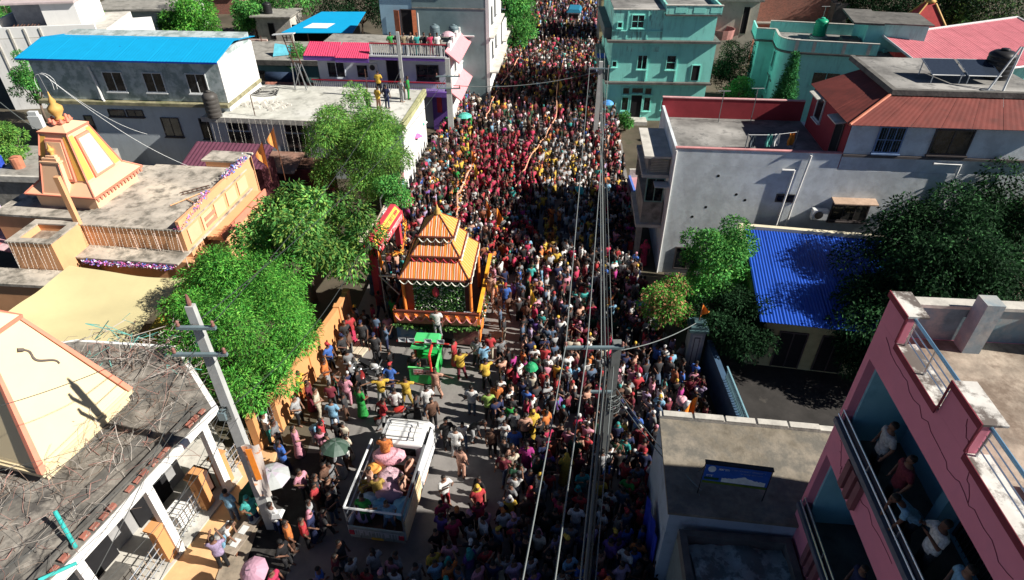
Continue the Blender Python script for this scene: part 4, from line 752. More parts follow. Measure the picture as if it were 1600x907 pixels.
# shikhara 1
t = thing('temple_spire', 'peach and salmon temple spire with golden pot finial', 'temple spire', (-22.55, 30.3, 4.42), R(-8))
def frus(h0, z0, h1, z1): return [(-h0, -h0, z0), (h0, -h0, z0), (h0, h0, z0), (-h0, h0, z0), (-h1, -h1, z1), (h1, -h1, z1), (h1, h1, z1), (-h1, h1, z1)]
MB().box(-1.65, 1.65, -1.65, 1.65, 0, .75).build('base', M_PEACH, t); MB().hexa(frus(1.95, .75, 1.98, .84)).build('eave_band', M_SALM, t); MB().hexa(frus(1.9, .842, 1.36, 1.3)).build('skirt_roof', M_PEACH, t)
MB().hexa(frus(1.34, 1.28, .74, 3.62)).build('tower', M_PEACH, t); MB().hexa(frus(.80, 3.62, .82, 3.72)).build('tower_cornice', M_SALM, t); MB().hexa(frus(.78, 3.721, .34, 3.95)).build('tower_cap', M_PEACH, t); MB().hexa(frus(.36, 3.951, .4, 4.05)).build('tower_cap_band', M_SALM, t)
for sx, sy in ((-1, -1), (1, -1), (1, 1), (-1, 1)):
    MB().tube([(1.35 * sx, 1.35 * sy, 1.3), (.75 * sx, .75 * sy, 3.64)], .05, 4).build('ridge', M_SALM, t); MB().tube([(1.93 * sx, 1.93 * sy, .84), (1.36 * sx, 1.36 * sy, 1.33)], .045, 4).build('ridge', M_SALM, t)
def facepoly(side, u0, u1, z0, z1, off, m, name, h=lambda z: 1.34 - (z - 1.28) * .60 / 2.34, inset=.0):
    """thin plate on the sloping tower face; u as fraction of half width"""
    vs = []
    for o_ in (off, .0):
        for u, z in ((u0, z0), (u1, z0), (u1, z1), (u0, z1)): H_ = h(z); vs.append((u * H_, -H_ - o_, z))
    o = MB().hexa([vs[k] for k in (4, 5, 1, 0, 7, 6, 2, 3)]).build(name, m, t); o.rotation_euler.z = R(90) * side; return o
for sd_ in range(4):
    facepoly(sd_, -.95, -.62, 1.42, 3.5, .02, M_YPAN, 'recess'); facepoly(sd_, .62, .95, 1.42, 3.5, .02, M_YPAN, 'recess')
    facepoly(sd_, -.58, .58, 1.4, 3.4, .12, M_SALM, 'panel_border'); facepoly(sd_, -.48, .48, 1.52, 3.28, .15, M_PASTEL if sd_ == 1 else M_PEACH, 'mural_panel')
# small shrine projecting at the front
MB().hexa([(-.95, -1.85, .85), (.5, -1.85, .85), (.5, -1.0, .85), (-.95, -1.0, .85), (-.7, -1.45, 2.35), (.28, -1.45, 2.35), (.28, -.9, 2.35), (-.7, -.9, 2.35)]).build('small_shrine', M_PEACH, t)
for x0, x1 in ((-.95, -.7), (.5, .28)): MB().tube([(x0, -1.86, .87), (x1, -1.46, 2.37)], .04, 4).build('ridge', M_SALM, t)
MB().box(-.75, .34, -1.5, -.9, 2.36, 2.45).box(-.6, .2, -1.42, -.9, 2.451, 2.6).box(-.4, .1, -1.34, -.9, 2.601, 2.7).build('shrine_steps', M_PEACH, t)
kal = [(.1, 0), (.14, .05), (.09, .1), (.2, .25), (.2, .35), (.08, .45), (.1, .5), (.03, .62), (.01, .75)]
MB().lathe([(r * .8, z * .8) for r, z in kal], 12, (-.15, -1.15, 2.7)).build('small_finial', M_GOLD, t, True)
MB().lathe([(r * 2.1 * .8, z * 1.9) for r, z in kal], 16, (0, 0, 4.05)).build('kalash_finial', M_GOLD, t, True)
for i in range(16): a = i / 16 * 6.283; MB().lathe([(.12, 0), (.05, .22)], 6, (.42 * math.cos(a), .42 * math.sin(a), 4.0)).build('lotus_petal', M_SALM, t) if i % 2 == 0 else None
MB().tube([(0, 0, 5.4), (-.1, 0, 6.3)], .02, 5).build('lightning_rod', M_METAL, t)
for i in range(14): bx('dentil', M_SALM, t, 1.9, 1.98, -1.85 + i * .27, -1.72 + i * .27, .6, .75)
for a in range(3): MB().tube([(-.1 + .35 * math.sin(k / 4 * 1.6) * (1 if a else -1) * (1 + .3 * a), .1 * a, 6.3 - .12 * k * k / 4) for k in range(6)], .015, 4).build('decor_wire', M_FRAME, t)
# yellow awning cloths
def clothpatch(name, label, P, m, sag=.25, n=16, seed=0, cat='awning'):
    P = [Vector(p) for p in P]; vs = []
    for i in range(n + 1):
        for j in range(n + 1):
            u, v = i / n, j / n
            edge = .35 * math.sin(math.pi * u) * (v - .5) * -2 * .5
            p = P[0] * (1 - u) * (1 - v) + P[1] * u * (1 - v) + P[2] * u * v + P[3] * (1 - u) * v
            c = (P[0] + P[2]) / 2; p = p.lerp(Vector((c.x, c.y, p.z)), .10 * (math.sin(math.pi * u) * abs(v - .5) * 2 + math.sin(math.pi * v) * abs(u - .5) * 2))
            p.z -= sag * math.sin(math.pi * u) * math.sin(math.pi * v); p.z += .04 * math.sin(7 * u + 5 * v + seed) + .02 * math.sin(17 * v - 9 * u); vs.append(p)
    k = n + 1; o = MB().add(vs, [(i * k + j, (i + 1) * k + j, (i + 1) * k + j + 1, i * k + j + 1) for i in range(n) for j in range(n)]).build(name, m, smooth=True)
    return tag(o, label, cat)
clothpatch('awning_cloth', 'large pale yellow cloth awning stretched over the temple yard', [(-22.6, 19.4, 3.2), (-15.8, 19.6, 2.7), (-15.3, 24.3, 3.05), (-21.2, 25.0, 3.35)], mat('pale_yellow_cloth', (.70, .62, .34), .9, .06, 1, trans=.2))
clothpatch('awning_cloth', 'smaller deep yellow cloth awning under the tree beside the pale one', [(-16.2, 19.3, 2.5), (-14.3, 18.7, 2.3), (-13.7, 21.6, 2.45), (-15.6, 22.0, 2.75)], mat('deep_yellow_cloth', (.62, .42, .06), .9, .1, 1, trans=.15), seed=3)
# left edge things
t = thing('purple_roof_house', 'low house with dark purple tin roof behind the temple', 'house', (-19.2, 36.0, 0), R(-6))
bx('wall', mat('maroon_base', (.14, .04, .05), .8, .2), t, 0, 3.6, .3, 2.2, 0, 3.2); sheetroof(t, [(-1.5, 0, 3.3), (3.8, 0, 3.3), (3.8, 2.4, 3.9), (-1.5, 2.4, 3.9)], mat('purple_tin', (.14, .05, .08), .6, .2), 1.0, .03, 4)
t = thing('white_truss_post', 'white carved post beside the blue roofed house corner', 'post', at(62, 200, 3.0), 0)
bx('post', M_FRAME, t, [-.4, .4, -.2, .2, 0, .9], [-.3, .3, -.15, .15, .9, 1.2])
t = thing('striped_stall', 'stall with faded red and white roof at the left edge', 'stall', (-27.5, 28.5, 0), R(-8))
MB().slab([(-1, -1, 2.9), (2.2, -1, 2.6), (2.4, 2.0, 2.8), (-1, 2, 3.2)], .06).build('roof', mat('faded_pink_roof', (.58, .4, .42), .8, .4, 2, .7, (.5, .1, .1), thr=(.48, .55)), t)
for x, y in ((-.9, -.9), (2, -.9), (2.2, 1.8), (-.9, 1.8)): MB().tube([(x, y, 0), (x, y, 2.6)], .05, 5).build('post', M_WOOD, t)
t = thing('patio_wall', 'grey walled patio with blue barrel at the far left', 'wall', (-36, 37, 0), R(-4)); bx('floor', M_CONC, t, 0, 8, 0, 5, 0, 2.2); bx('coping', M_CONCL, t, 0, 8, -.2, 0, 2.0, 2.4)
for k, (x, c) in enumerate(((2.0, (.03, .08, .5)), (3.4, (.5, .2, .12)))): MB().lathe([(.35, 2.2), (.38, 2.9), (.2, 3.0)], 12, (x, 1.5, 0)).build('barrel', mat('barrel%d' % k, c, .6), t)

# ------------------------------------------------------------------ bottom left building, flat debris roof and cream shikhara
t = thing('shop_house', 'house with debris covered flat roof and bright white street edge', 'house', (0, 0, 0))
poly = [(-12.75, 6.6), (-10.18, 15.19), (-12.88, 18.38), (-17.06, 18.76), (-24, 17), (-24, 6)]
M_DROOF = mat('debris_roof', (.26, .24, .21), .95, .6, 1.6, .9, (.08, .075, .07), .8, col2=(.17, .16, .14), thr=(.46, .6))
MB().prism([(p[0] - 2.3, p[1]) for p in poly], 0, 3.75).build('wall', mat('grey_shop_wall', (.3, .3, .3), .8, .2, 1.5, .4, (.15, .15, .15)), t); MB().prism([(p[0] - .1, p[1]) for p in poly], 0, .22).build('veranda_floor', M_CONCL, t); MB().prism(poly, 3.75, 3.98).build('roof_slab', M_WHS, t); MB().prism([(-12.9, 6.8), (-10.35, 15.1), (-12.95, 18.2), (-17, 18.6), (-23.9, 16.9), (-23.9, 6.2)], 3.982, 4.02).build('roof_surface', M_DROOF, t)
SA = R(73.4)
F_S = Matrix.Translation((-12.75, 6.6, 0)) @ Matrix.Rotation(SA, 4, 'Z')
def fbox(name, m, a, par=t, F=F_S):
    b = MB().box(*a); b.v = [tuple(F @ Vector(v)) for v in b.v]; return b.build(name, m, par)
for i in range(26):   # roof edge bricks, most of them broken away
    u = .2 + i * .33 + rnd.uniform(-.05, .05)
    if rnd.random() < .8: fbox('brick', M_BRICK, (u, u + .24, .22, .36, 4.02, 4.02 + rnd.choice((.07, .12))))
fbox('roof_gutter', M_CONCD, (0, 8.9, .5, .62, 4.02, 4.16)); fbox('roof_beam', M_CONCD, (.3, 8.3, 1.3, 1.6, 4.02, 4.07))
for u0 in (.5, 3.1, 5.7, 8.3): fbox('column', M_WHS, (u0 - .13, u0 + .13, .12, .36, .22, 3.745))
for u0, u1 in ((.8, 2.2), (3.4, 5.0), (6.0, 7.6)): fbox('shop_opening', M_DARK, (u0, u1, 2.1, 2.199, .22, 2.9))
for k, (u0, w_, h_) in enumerate(((1.2, .9, .5), (3.7, .7, .9), (6.4, 1.1, .6), (7.7, .5, 1.1))): fbox('display_box', (M_METAL, M_CONCD, M_WHITE, M_RUST)[k], (u0, u0 + w_, .7, 1.3, .22, .22 + h_))
# dead creeper and sticks
b = MB(); q = random.Random(5)
for i in range(520):
    a = Vector((q.uniform(-17.5, -11.2), q.uniform(8.0, 18.0), 4.05))
    if a.x > -12.75 + (a.y - 6.6) * .3 - .5: continue
    pts = [a]; d = Vector((q.gauss(0, 1), q.gauss(0, 1), q.uniform(.0, .5))).normalized() * q.uniform(.15, .45)
    for k in range(4): pts.append(pts[-1] + d + Vector((q.gauss(0, .1), q.gauss(0, .1), q.gauss(0, .1)))); pts[-1].z = max(4.05, min(5.0, pts[-1].z))
    b.tube(pts, q.uniform(.004, .012), 3, q.randrange(3), False)
tag(b.build('dead_creeper', [mat('dead_twig', (.24, .17, .13), .9), mat('grey_twig', (.42, .38, .34), .9), mat('pink_twig', (.36, .2, .17), .9)]), 'tangled dead creeper and twigs covering the debris roof', 'dead creeper', kind='stuff')
b = MB()
for i in range(160):
    c = Vector((q.uniform(-16.5, -12.0), q.uniform(16.6, 19.2), q.uniform(3.4, 4.5))); pts = [c, c + Vector((q.gauss(0, .5), q.gauss(0, .4), q.gauss(0, .25))), c + Vector((q.gauss(0, .8), q.gauss(0, .5), q.gauss(0, .3)))]
    b.tube(pts, q.uniform(.008, .02), 3, q.randrange(3), False)
tag(b.build('wire_tangle', [mat('pale_twig', (.42, .38, .35), .9), mat('teal_cord', (.12, .4, .36), .8), mat('brown_twig', (.2, .12, .1), .9)]), 'tangle of twigs, netting and cords behind the debris roof', 'tangle', kind='stuff')
fbox('x', M_FRAME, (0, .01, 0, .01, 3, 3.01))
bpy.data.objects.remove(bpy.data.objects['x'])
tag(MB().tube([at(86, 800, 4.5), at(118, 856, 4.1)], .06, 8).build('teal_pipe', mat('teal_pipe', (.05, .45, .42), .5)), 'bright teal pipe leaning on the debris roof', 'pipe')
tag(MB().tube([at(60, 907, 4.3), at(120, 880, 4.2)], .05, 8).build('teal_pipe', mat('teal_pipe', (.05, .45, .42), .5)), 'short teal pipe lying at the bottom of the debris roof', 'pipe')
# shikhara 2
t = thing('cream_spire', 'large cream temple spire with salmon edges and a painted snake', 'temple spire', (-15.4, 14.2, 4.02), R(75.5))
def fr2(h0, z0, h1, z1, m, n): return MB().hexa(frus(h0, z0, h1, z1)).build(n, m, t)
fr2(1.72, 0, 1.72, .32, M_CRE2, 'base'); fr2(1.86, .322, 1.86, .44, M_CRE2, 'eave'); fr2(1.78, .442, .6, 4.3, M_CRE2, 'tower'); fr2(.66, 4.302, .68, 4.42, M_SALM, 'cornice'); fr2(.62, 4.422, .2, 4.8, M_CRE2, 'cap')
for k in range(3): fr2(1.80 - .07 * k, .445 + .09 * k, 1.80 - .07 * k, .53 + .09 * k, M_CRE2, 'step')
for sx, sy in ((-1, -1), (1, -1), (1, 1), (-1, 1)): MB().hexa([(1.8 * sx - .09, 1.8 * sy - .09, .5), (1.8 * sx + .09, 1.8 * sy - .09, .5), (1.8 * sx + .09, 1.8 * sy + .09, .5), (1.8 * sx - .09, 1.8 * sy + .09, .5), (.61 * sx - .05, .61 * sy - .05, 4.31), (.61 * sx + .05, .61 * sy - .05, 4.31), (.61 * sx + .05, .61 * sy + .05, 4.31), (.61 * sx - .05, .61 * sy + .05, 4.31)]).build('ridge', M_SALM, t)
MB().lathe([(r * 1.5, z * 1.6) for r, z in kal], 14, (0, 0, 4.8)).build('kalash_finial', M_GOLD, t, True)
hh = lambda z: 1.78 - (z - .442) * 1.18 / 3.858
pts = []
for k in range(26): f = k / 25; z = 3.65 - 1.05 * f; u = .05 + .62 * f + .10 * math.sin(f * 9); pts.append((u - .1, -hh(z) - .012, z))
MB().tube(pts, [.03 + .012 * math.sin(k / 25 * 3) if k > 2 else .07 for k in range(26)], 5).build('snake_relief', mat('snake_paint', (.12, .10, .09), .8), t)

# yard, pillars, railing, compound wall
M_YARD = mat('ochre_pavement', (.66, .40, .20), .85, .2, 1.2, .4, (.4, .28, .18), .2)
tag(MB().prism([(-12.6, 6), (-8.6, 6), (-9.2, 11.6), (-9.35, 16.4), (-10.7, 16.6), (-11.4, 14)], 0, .16).build('pavement', M_YARD), kind='structure')
tag(MB().prism([(-9.0, 6), (-7.9, 6), (-7.5, 11.6), (-7.4, 16.4), (-9.2, 16.4), (-9.1, 11.6)], .0, .05).build('drain_strip', mat('dark_drain', (.045, .042, .04), .9, .5, 2)), kind='structure')
tag(MB().prism([(-9.6, 6), (-8.75, 6), (-9.0, 13.5), (-9.8, 13.5)], .162, .20).build('pavement', mat('grey_paving', (.3, .25, .19), .9, .3, 2, .5)), kind='structure')
t = thing('yard_fence', 'orange pillars with grey railings around the shop yard', 'fence', (0, 0, 0))
M_ORP = mat('light_orange_paint', (.62, .30, .12), .85, .1, 1, .3, (.6, .35, .2))
for (x, y), h in (((-11.55, 11.9), 1.9), ((-11.1, 13.9), 1.9), ((-10.75, 14.9), 1.7), ((-12.0, 9.6), 1.9)):
    b = MB().box(-.22, .22, -.16, .16, 0, h).box(-.27, .27, -.21, .21, h + .002, h + .08); o = b.build('pillar', M_ORP, t); o.location = (x, y, .0); o.rotation_euler.z = R(75)
for (a, c) in (((-12.0, 9.75), (-11.6, 11.7)), ((-11.5, 12.1), (-11.15, 13.7)), ((-10.7, 15.1), (-10.3, 16.6))):
    a, c = Vector((*a, 0)), Vector((*c, 0))
    for z in (.4, .7, 1.0, 1.3): MB().tube([a + Vector((0, 0, z)), c + Vector((0, 0, z))], .02, 5).build('rail_bar', M_STEEL, t)
    for k in range(8): p = a.lerp(c, (k + .5) / 8); MB().tube([p, p + Vector((0, 0, 1.4))], .014, 4).build('rail_bar', M_STEEL, t)
t = thing('orange_wall', 'orange roadside compound wall with iron scroll grille under the bright green tree', 'wall', (0, 0, 0))
CW = [(-10.05, 16.6), (-9.6, 17.7), (-9.35, 18.6), (-9.0, 20.6), (-8.75, 21.5), (-8.3, 23.6), (-8.15, 24.8)]
for i, (p, q_) in enumerate(zip(CW, CW[1:])):
    p, q_ = Vector((*p, 0)), Vector((*q_, 0)); d = (q_ - p).normalized(); n = Vector((-d.y, d.x, 0)) * .12; hh_ = 1.9 if i else .5
    b = MB().hexa([p - n, q_ - n, q_ + n, p + n] + [v + Vector((0, 0, hh_)) for v in (p - n, q_ - n, q_ + n, p + n)]); b.build('wall_section', M_ORP, t)
    if i == 0:
        g_ = MB(); L_ = (q_ - p).length; k = int(L_ / .16)
        for j in range(k + 1):
            c = p + d * (j * L_ / k); g_.tube([c + Vector((0, 0, .5)), c + Vector((0, 0, 1.75))], .016, 4)
            if j < k:
                m2 = p + d * ((j + .5) * L_ / k); g_.tube([m2 + Vector((0, 0, 1.1)) + (d * math.cos(a) * .07 + Vector((0, 0, math.sin(a) * .1))) for a in (0, 1, 2, 3, 4, 5, 6.28)], .01, 3, cap=False)
        tag(g_.build('iron_grille', mat('grey_iron', (.22, .22, .22), .5), t), kind='stuff')
for p in CW: MB().box(p[0] - .15, p[0] + .15, p[1] - .15, p[1] + .15, 0, 1.98).build('pillar', M_ORP, t)
# red and yellow gateway sign
t = thing('gateway', 'red and yellow roofed gateway sign beam beside the street', 'gateway', (-7.0, 26.1, 0), R(80))
M_RG = mat('gate_red', (.55, .05, .07), .7, .12); M_YG = mat('gate_yellow', (.85, .55, .08), .7, .1)
MB().hexa([(-.1, -.35, 3.6), (3.9, -.35, 3.6), (3.9, .35, 3.6), (-.1, .35, 3.6), (.1, -.12, 4.05), (3.7, -.12, 4.05), (3.7, .12, 4.05), (.1, .12, 4.05)]).build('gate_roof', M_RG, t)
MB().slab([(.15, -.345, 3.66), (3.7, -.345, 3.66), (3.55, -.16, 4.02), (.3, -.16, 4.02)], .012).build('yellow_band', M_YG, t)
bx('sign_board', M_RG, t, -.1, 3.9, -.42, -.30, 3.12, 3.6); g1 = glyph_row(t, .2, 3.7, 3.2, .26, mat('sign_white', (.75, .7, .65), .7), y=-.425, seed=11)
g2 = glyph_row(t, .4, 3.4, 0, .2, M_RG, y=0, seed=21); g2.location = (0, -.352, 3.72); g2.rotation_euler.x = R(-28)
for x in (0, 3.7): bx('post', M_RG, t, x, x + .3, -.2, .1, 0, 3.6)
MB().lathe([(.2, 0), (.2, .02)], 16).build('emblem', M_FRAME, t, loc=(-.12, -.05, 3.75)).rotation_euler = (0, R(-90), 0)
tinsel([t.matrix_basis @ Vector((.3, -.7, 3.0)), t.matrix_basis @ Vector((2.0, -.9, 2.2)), t.matrix_basis @ Vector((3.8, -.6, 3.0))], .07, 150, [M_SAFF, M_YG, M_GOLD], 'marigold_garland', 'yellow and orange marigold strings hanging below the red gateway sign', .06)
for i, (a, c, l) in enumerate((((600, 368, 2.2), (622, 325, 3.6), 'slanting bamboo pole beside the red gateway, nearest to it'), ((575, 372, 1.8), (600, 322, 3.4), 'slanting bamboo pole behind the red gateway near the mango tree'))): tag(MB().tube([at(*a), at(*c)], .05, 6).build('bamboo_pole', mat('bamboo', (.6, .5, .4), .8)), l, 'bamboo pole')
t = thing('roadside_wall', 'low white and pink roadside walls with posters below the feathery tree', 'wall', (-7.75, 33.2, 0), R(84))
bx('wall', M_WHITE, t, 0, 1.8, 0, .2, 0, 1.6); bx('wall', mat('pink_wall', (.6, .3, .32), .8), t, 2.3, 5.2, 0, .2, 0, 1.8); bx('wall', M_CREAM, t, -3.2, -.2, 0, .9, 0, 1.2); bx('wall', M_WHS, t, 5.6, 8.6, .1, .3, 0, 2.4)
for k, c in enumerate(((.7, .7, .7), (.6, .15, .12), (.7, .6, .3), (.3, .4, .6))): bx('poster', mat('poster%d' % k, c, .6), t, 2.4 + k * .7, 2.9 + k * .7, -.02, -.004, .8, 1.5)
bx('post_frame', M_METAL, t, [-.15, -.1, .0, .05, 0, 2.6], [1.9, 1.95, .0, .05, 0, 2.6], [-.15, 1.95, 0, .05, 2.55, 2.6])

# ------------------------------------------------------------------ utility poles and wires
M_POLE = mat('grey_concrete_pole', (.42, .43, .42), .85, .15, 3, .4, (.25, .25, .24)); M_XARM = mat('galvanised_arm', (.22, .3, .33), .5, .2, 4, metal=.4); M_WIRE = mat('grey_cable', (.15, .17, .17), .6, .1); M_WIREB = mat('black_cable', (.03, .035, .035), .6, .1)
M_INS = mat('insulator', (.25, .12, .1), .4)
def upole(loc, h, label, arms=(), b=.19, tp=.1, lean=(0, 0), extra=None, rz=0.0, pm_=None):
    o = thing('utility_pole', label, 'utility pole', loc, rz)
    MB().hexa([(-b, -b * .75, 0), (b, -b * .75, 0), (b, b * .75, 0), (-b, b * .75, 0), (lean[0] - tp, lean[1] - tp * .8, h), (lean[0] + tp, lean[1] - tp * .8, h), (lean[0] + tp, lean[1] + tp * .8, h), (lean[0] - tp, lean[1] + tp * .8, h)]).build('shaft', pm_ or M_POLE, o)
    for z, x0, x1 in arms:
        bx('crossarm', M_XARM, o, x0, x1, -b - .05, -b + .05, z, z + .09)
        for x in (x0 + .06, x1 - .06): MB().lathe([(.04, 0), (.06, .06), (.03, .1), (.055, .15), (.02, .2)], 8, (x, -b, z + .09)).build('insulator', M_INS, o, True)
    if extra: extra(o)
    return o
PL = Vector((-8.5, 13.15, 0))
def px_(o):
    MB().box(-.2, .02, -.36, -.16, 5.9, 6.2).build('junction_box', M_XARM, o); MB().lathe([(.05, 9.95), (.07, 10.05), (.03, 10.3)], 8).build('insulator', M_INS, o)
    for k in range(10): a = k * 1.3; MB().tube([(.12 * math.cos(a + j * .9) - .05, -.2 + .1 * math.sin(a + j * .9), 6.0 + .05 * j * (1 if k % 2 else -1)) for j in range(6)], .02, 4).build('cable_loop', M_WIREB, o)
upole(PL, 9.95, 'tall pale concrete pole with two crossarms in front of the bright green tree', ((9.3, -.45, .6), (8.35, -.85, .65)), .2, .11, extra=px_)
PC = Vector((3.42, 15.46, 0))
def pc_(o):
    bx('strut', M_XARM, o, -.75, 0, -.25, -.17, 4.6, 4.68)
    for k in range(12): a = k * 1.1; MB().tube([(.1 + .22 * math.cos(a + j * .8), -.25 + .1 * math.sin(a + j), 4.3 - .12 * k * .5 + .04 * j) for j in range(7)], .018, 4).build('cable_loop', M_WIREB if k % 2 else M_WIRE, o)
upole(PC, 6.7, 'dark concrete pole with one long crossarm standing in the crowd mid street', ((6.55, -1.75, .2),), .17, .14, extra=pc_, pm_=mat('dark_concrete_pole', (.16, .17, .165), .85, .2, 3, .4, (.1, .1, .1)))
PF = Vector((6.6, 47.5, 0))
upole(PF, 6.4, 'grey concrete pole with crossarm left of the aqua house', ((5.9, -.9, .6),), .2, .14)
PA = Vector((-4.8, 47.6, 0)); upole(PA, 6.6, 'grey pole with insulator brackets at the corner of the pink awning house', ((5.3, -.9, .9), (4.4, -.9, .9)), .22, .16)
PB = Vector((-7.9, 45.4, 0)); upole(PB, 9.0, 'slim pale pole rising from the end of the weathered flat roof', (), .15, .1)
PD = Vector((-1.13, 65.6, 0)); upole(PD, 6.9, 'grey pole on the left kerb beyond the tower house', ((6.2, -.5, .5),), .18, .13)
PE = Vector((-.1, 71.9, 0)); upole(PE, 5.6, 'slim grey pole beside the roadside tree far up the street', (), .12, .08)
PG = Vector((2.6, 88, 0)); upole(PG, 7.0, 'farthest grey pole by the tree at the top of the street', (), .16, .1)
PH = Vector((9.8, 75, 0)); upole(PH, 7.5, 'pole behind the aqua house near the top of the street', ((7.0, -.6, .6),), .16, .12)
def wire(a, c, sag, r, label, m=M_WIRE, n=14, name='overhead_wire'):
    a, c = Vector(a), Vector(c); pts = []
    for i in range(n + 1): f = i / n; p = a.lerp(c, f); p.z -= sag * 4 * f * (1 - f); pts.append(p)
    return tag(MB().tube(pts, r, 4, cap=False).build(name, m), label, 'cable')
hi = [((5.0, 120, 8.5), PH + Vector((-.5, 0, 7.1))), ]
w1a, w1b = PC + Vector((-1.7, -.2, 6.7)), PF + Vector((-.85, -.2, 6.1))
wire(w1a, w1b, .5, .022, 'thin overhead wire from the left end of the long crossarm up the street'); wire(w1a, at(815, 915, 7.4), .12, .022, 'leftmost thin overhead wire running down to the bottom edge')
w2a, w2b = PC + Vector((-1.0, -.2, 6.7)), PF + Vector((.55, -.2, 6.1))
wire(w2a, w2b, .55, .022, 'thin overhead wire from the middle of the long crossarm up the street'); wire(w2a, at(866, 915, 7.4), .12, .022, 'second thin overhead wire running down to the bottom edge')
for k, (dx, dz, r_, l) in enumerate(((0, 0, .035, 'thick main cable of the bundle beside the mid street pole'), (.12, .1, .022, 'upper right cable of the bundle beside the mid street pole'), (-.12, .05, .022, 'upper left cable of the bundle beside the mid street pole'), (.05, -.15, .026, 'lower cable of the bundle beside the mid street pole'), (.28, .0, .014, 'thin outer right cable of the mid street bundle'))):
    a = PC + Vector((-.35 + dx, -.25, 5.7 + dz)); wire(a, PF + Vector((.1 + dx * .6, -.2, 5.5 + dz)), .45 - .03 * k, r_, l + ', far span', M_WIRE if k % 2 == 0 else M_WIREB)
    wire(a, at(913 + dx * 60, 915, 6.6 + dz), .1, r_, l + ', near span', M_WIRE if k % 2 == 0 else M_WIREB)
wire(PF + Vector((0, 0, 5.9)), PH + Vector((-.5, 0, 7.0)), .3, .025, 'overhead wire between the two far right poles, upper'); wire(PF + Vector((.3, 0, 5.6)), PH + Vector((.4, 0, 7.0)), .3, .025, 'overhead wire between the two far right poles, lower')
wire(PH + Vector((0, 0, 7.0)), Vector((12, 125, 9)), .4, .03, 'overhead wire leaving the top of the street on the right')
wire(PA + Vector((.3, 0, 4.6)), PF + Vector((0, 0, 5.7)), .5, .03, 'overhead wire crossing the street between the two middle poles')
for k, (a, c, l) in enumerate(((PC + Vector((.1, 0, 4.7)), Vector((5.5, 11.3, 4.6)), 'upper slack cable from the mid street pole to the billboard post'), (PC + Vector((.1, 0, 4.4)), Vector((5.45, 11.2, 4.5)), 'lower slack cable from the mid street pole to the billboard post'), (PC + Vector((0, 0, 6.3)), Vector((8.1, 21.3, 2.8)), 'thin cable from the mid street pole to the grey gate pillar'))): wire(a, c, .25, .02, l)
ends = [((-8.6, 13.1, 6.3), at(-20, 905, 6.5)), ((-8.6, 13.1, 6.1), at(60, 915, 6.0)), ((-8.7, 13.0, 8.5), at(-10, 800, 8.0)), ((-8.0, 13.0, 8.5), at(95, 915, 7.6)), ((-8.8, 13.0, 8.4), at(140, 915, 6.5)), ((-8.5, 13.0, 6.4), at(200, 915, 5.5)),
        ((-8.5, 13.0, 6.0), at(245, 915, 5.0)), ((-8.6, 13.1, 6.6), at(-20, 740, 7.0)), ((-8.5, 13.1, 9.4), at(-20, 640, 9.0)), ((-8.3, 13.1, 5.7), at(160, 915, 4.9))]
words = ['first', 'second', 'third', 'fourth', 'fifth', 'sixth', 'seventh', 'eighth', 'ninth', 'tenth']
for k, (a, c) in enumerate(ends): wire(a, c,   .25, .008 if k % 2 else .012, '%s of the dark cables fanning from the left pole over the debris roof' % words[k], M_WIREB)
for k, (a, c) in enumerate((((-8.5, 13.2, 9.35), PA + Vector((0, 0, 5.4))), ((-8.9, 13.2, 8.5), PB + Vector((0, 0, 6.5))), ((-8.3, 13.2, 6.2), (-7.1, 27, 4.0)))): wire(a, c, .9, .018, ['upper', 'middle', 'lower'][k] + ' cable from the left pole passing over the mango tree crown', M_WIREB)
wire(at(0, 160, 7.5), at(62, 205, 5.0), .1, .025, 'thick white cable at the left edge near the spire'); wire(at(70, 118, 9.8), at(230, 210, 5.5), .5, .012, 'white cable hanging from the spire tip to the right', M_FRAME); wire(at(70, 118, 9.8), at(300, 262, 4.2), .6, .012, 'second white cable hanging from the spire tip over the purple roof', M_FRAME)
# banner hanging on the left pole
b = MB(); vs = []
for i in range(5):
    for j in range(11): vs.append((-.1 + .55 * i / 4 * (1 - .03 * j), .06 * math.sin(i * 1.5 + j * .7), -.26 * j))
b.add(vs, [(i * 11 + j, i * 11 + j + 1, i * 11 + j + 12, i * 11 + j + 11) for i in range(4) for j in range(10)])
o = b.build('pole_banner', [mat('banner_white', (.66, .6, .55), .8, .1, 1, .8, (.7, .25, .08), thr=(.54, .56))], smooth=True); o.location = (-8.35, 12.95, 4.6); o.rotation_euler = (0, 0, R(10)); tag(o, 'orange and white printed banner tied to the tall left pole', 'banner')
MB().box(.02, .2, -.09, -.07, -1.6, -.1).build('orange_print', M_SAFF, o)
cb = MB().hexa([(0, 0, 0), (.35, 0, .05), (.4, .3, .1), (.05, .3, .05), (.05, .02, .22), (.3, .05, .25), (.35, .25, .25), (.05, .25, .2)]).build('white_sack', M_FRAME); cb.location = (-8.2, 12.7, 1.1); tag(cb, 'small white box shaped bundle held beside the foot of the left pole', 'bundle')

